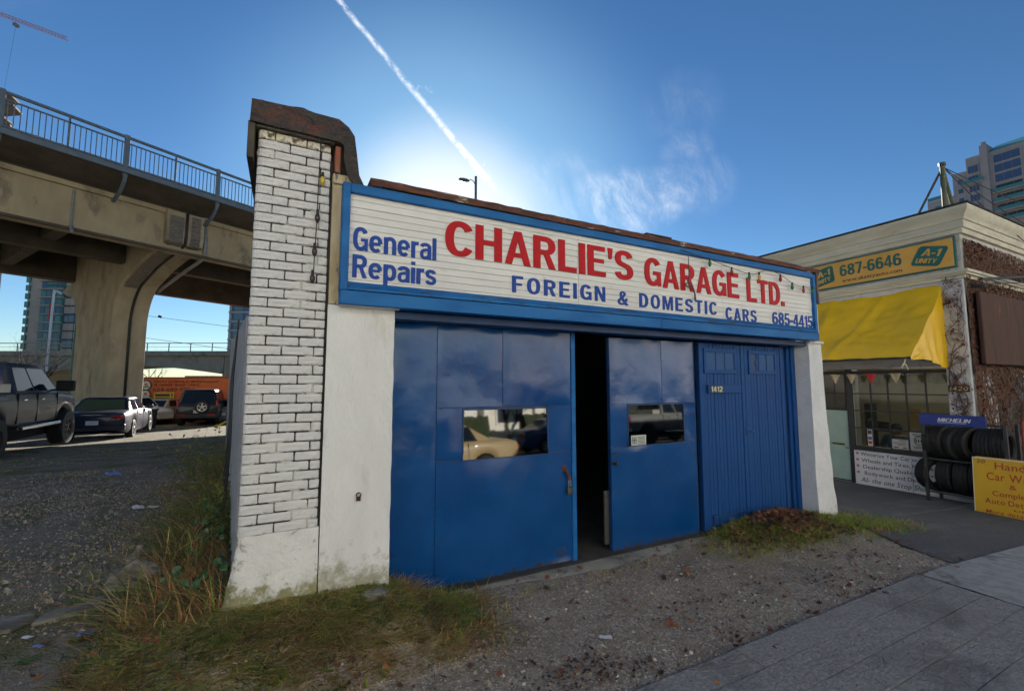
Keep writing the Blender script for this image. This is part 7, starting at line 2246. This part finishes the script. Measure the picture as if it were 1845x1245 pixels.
# broad-leaved weeds among the grass
bw = MB(); rr = random.Random(91); spots = []
while len(spots) < 190:
    if rr.random() < .62: x, y = rr.uniform(-1.0, 1.4), rr.uniform(2.6, 3.34); ok = d_mound(x, y) > .2
    elif rr.random() < .6: x, y = rr.uniform(-1.2, -.25), rr.uniform(3.4, 8.0); ok = True
    else: x, y = rr.uniform(4.1, 6.6), rr.uniform(2.7, 3.4); ok = d_pg(x, y) > .3
    if ok: spots.append((x, y))
for (x, y) in spots:
    n_ = rr.randint(5, 9); s0 = rr.uniform(.018, .045); a0 = rr.uniform(0, 6.28); mi_ = rr.choice((0, 0, 1, 2))
    for k in range(n_):
        a = a0 + 2 * pi * k / n_ + rr.uniform(-.3, .3); l = s0 * rr.uniform(.8, 1.5); w = l * .24; up = rr.uniform(.25, .9); z = Hn(x, y) + .012
        d = (cos(a), sin(a)); q = (-sin(a), cos(a))
        P = lambda t, s_, h: (x + d[0] * l * t + q[0] * w * s_, y + d[1] * l * t + q[1] * w * s_, z + h * l)
        bw.add([P(0, 0, 0), P(.45, 1, up * .5), P(.9, .7, up * .6), P(1.25, 0, up * .5), P(.9, -.7, up * .6), P(.45, -1, up * .5), P(.65, 0, up * .42)], [(0, 1, 6), (1, 2, 6), (2, 3, 6), (3, 4, 6), (4, 5, 6), (5, 0, 6)], mi_)
tag(bw.build('broadleaf_weeds', [mat('weed_leaf', (.07, .12, .022), (.11, .16, .03), scale=12, rough=.6), mat('weed_leaf_olive', (.14, .14, .03), (.18, .16, .04), scale=12, rough=.6), mat('weed_leaf_brown', (.16, .09, .04), (.11, .065, .03), scale=12, rough=.8)], normals=False), 'low broad-leaved weeds dotted through the grass', None, None, 'stuff')

# fallen leaves -----------------------------------------------------------------------------------------
LM = [mat('leaf_brown', (.13, .065, .04), (.09, .045, .03), scale=20, rough=.75), mat('leaf_red', (.22, .06, .03), (.16, .05, .025), scale=20, rough=.75), mat('leaf_dark', (.05, .03, .022), (.035, .022, .018), scale=20, rough=.8), mat('leaf_orange', (.34, .13, .04), (.26, .10, .03), scale=20, rough=.75)]


def leaf_litter(name, pts, r, size, probs, label, lift=0.0):
    star = [(0, -1.0), (.22, -.5), (.75, -.62), (.5, -.1), (1.0, .25), (.45, .3), (.4, .72), (.12, .5), (0, 1.0), (-.12, .5), (-.4, .72), (-.45, .3), (-1.0, .25), (-.5, -.1), (-.75, -.62), (-.22, -.5)]
    mb = MB()
    for (x, y) in pts:
        s = size * r.uniform(.55, 1.3); a = r.uniform(0, 2 * pi); tx_, ty_ = r.normal(0, .45), r.normal(0, .45); cu = r.uniform(.2, .9)
        z = Hn(x, y) + .012 + lift * r.random() ** 1.5 * max(0, math.exp(-((x - 5.1) / .7) ** 2 - ((y - 3.32) / .3) ** 2))
        vs = []
        for (px, py) in star + [(0, 0)]:
            q = s * px; w = s * py; zz_ = cu * s * (px * px * .5 + py * py * .25) - tx_ * q - ty_ * w
            vs.append((x + q * cos(a) - w * sin(a), y + q * sin(a) + w * cos(a), z + zz_ * .8 + .004))
        mb.add(vs, [(k, (k + 1) % 16, 16) for k in range(16)], int(r.choice(4, p=probs)))
    return tag(mb.build(name, LM, normals=False), label, None, None, 'stuff')


pts, r = points_in(1900, 4.1, 6.6, 2.75, 3.46, lambda x, y: math.exp(-((x - 5.15) / .85) ** 2 - ((y - 3.18) / .28) ** 2), 9)
leaf_litter('leaf_heap', pts, r, .030, [.5, .22, .18, .10], 'heap of brown fallen leaves swept against the plank doors', .07)
pts, r = points_in(260, -1.2, 6.2, 1.75, 3.45, lambda x, y: .25 + .6 * max(0, mnoise.noise(Vector((x * .9, y * 1.5, 12)))), 10)
leaf_litter('fallen_leaves', pts, r, .026, [.38, .30, .20, .12], 'brown leaves strewn over the gravel in front of the doors')
pts, r = points_in(900, -.2, 5.2, 1.84, 2.7, lambda x, y: max(.03, mnoise.noise(Vector((x * 1.6, y * 3.5, 15))) + .05) * (1 - S(2.0, 2.7, y)), 14)
leaf_litter('fallen_leaves', pts, r, .013, [.42, .10, .46, .02], 'dark leaf mould along the edge of the pavement')
pts, r = points_in(160, -1.2, 1.2, 2.5, 3.3, lambda x, y: 1, 11)
leaf_litter('fallen_leaves', pts, r, .022, [.35, .35, .15, .15], 'red leaves caught in the grass of the mound')
pts, r = points_in(40, .9, 4.2, 3.34, 3.50, lambda x, y: 1, 13)
leaf_litter('fallen_leaves', pts, r, .022, [.3, .45, .1, .15], 'red leaves along the door threshold')

# rocks and broken slabs at the edge of the lot
M_ROCK = mat('mossy_rock', (.22, .205, .18), (.10, .095, .085), scale=8, detail=8, rough=.9, bump=.6, bscale=14, c3=(.075, .085, .03), s3=5, lo3=.54, hi3=.66)
for k, (x, y, s, sq, lb) in enumerate(((-.90, 4.25, .135, (1.3, .8, .8), 'large mossy rock at the corner of the lot'), (-.98, 4.66, .09, (.7, .6, 1.3), 'upright pointed rock behind the large mossy rock'), (.60, 3.16, .06, (1.3, .8, .6), 'dark stone half sunk in the grass by the white pier'), (-.64, 3.62, .10, (1.1, .8, .7), 'grey rock sunk under the dry weeds'))):
    o = MB().ico((x, y, H(x, y) + s * .22), s, k + 3, .55, sq, 4).build('rock', M_ROCK, smooth=30); tag(o, lb, 'rock', 'rocks at the lot edge')
for k, (x, y, a, w, h, lb) in enumerate(((-1.14, 4.0, .2, .20, .085, 'flat pale slab lying at the edge of the lot'), (-1.48, 3.96, -.25, .17, .10, 'broken kerb slab at the lower left corner'))):
    z = H(x, y); q = MB(); q.prism([(-w, -h), (w * .7, -h * 1.1), (w, .2 * h), (w * .5, h), (-w * .8, h * .8)], 0, .028, 'z')
    o = q.build('broken_slab', M_ROCK, loc=(x, y, z - .005), rot=(.06, -.05, a)); bevel(o, .008); tag(o, lb, 'slab', 'broken slabs')

# litter
M_LB = mat('litter_blue', (.16, .24, .52), rough=.5); M_LW = mat('litter_white', (.62, .62, .64), rough=.6); M_LR = mat('litter_red', (.42, .10, .09), rough=.5)
for (x, y, s, m, lb) in ((-2.46, 9.7, .17, M_LB, 'blue and red wrapper on the lot gravel'), (-1.46, 6.75, .10, M_LW, 'white paper scrap near the middle of the lot'), (-1.30, 6.72, .08, M_LW, 'smaller white scrap beside the first paper'), (-.98, 3.66, .055, M_LB, 'crumpled pale blue wrapper below the large rock'), (-1.18, 3.62, .035, M_LB, 'tiny blue scrap on the gravel at the lower left'), (-1.28, 3.74, .03, M_LW, 'tiny white scrap by the broken kerb slab'), (1.92, 2.42, .04, M_LW, 'crushed clear cup on the gravel before the gap in the doors'), (-.72, 3.44, .03, M_LB, 'small blue scrap under the front of the grass mound'), (-1.1, 8.2, .09, M_LW, 'white bag caught in the weeds by the wall')):
    q = MB(); q.grid(lambda u, v: ((u - .5) * 2 * s, (v - .5) * s, .35 * s * abs(mnoise.noise(Vector((u * 3 + x, v * 3, 1))))), 5, 4)
    o = q.build('paper_scrap', m, loc=(x, y, Hn(x, y) + .012), rot=(0, 0, x * 3), normals=False); tag(o, lb, 'litter', 'scraps of litter')

for o in bpy.data.objects:
    if '_w' in o: del o['_w']
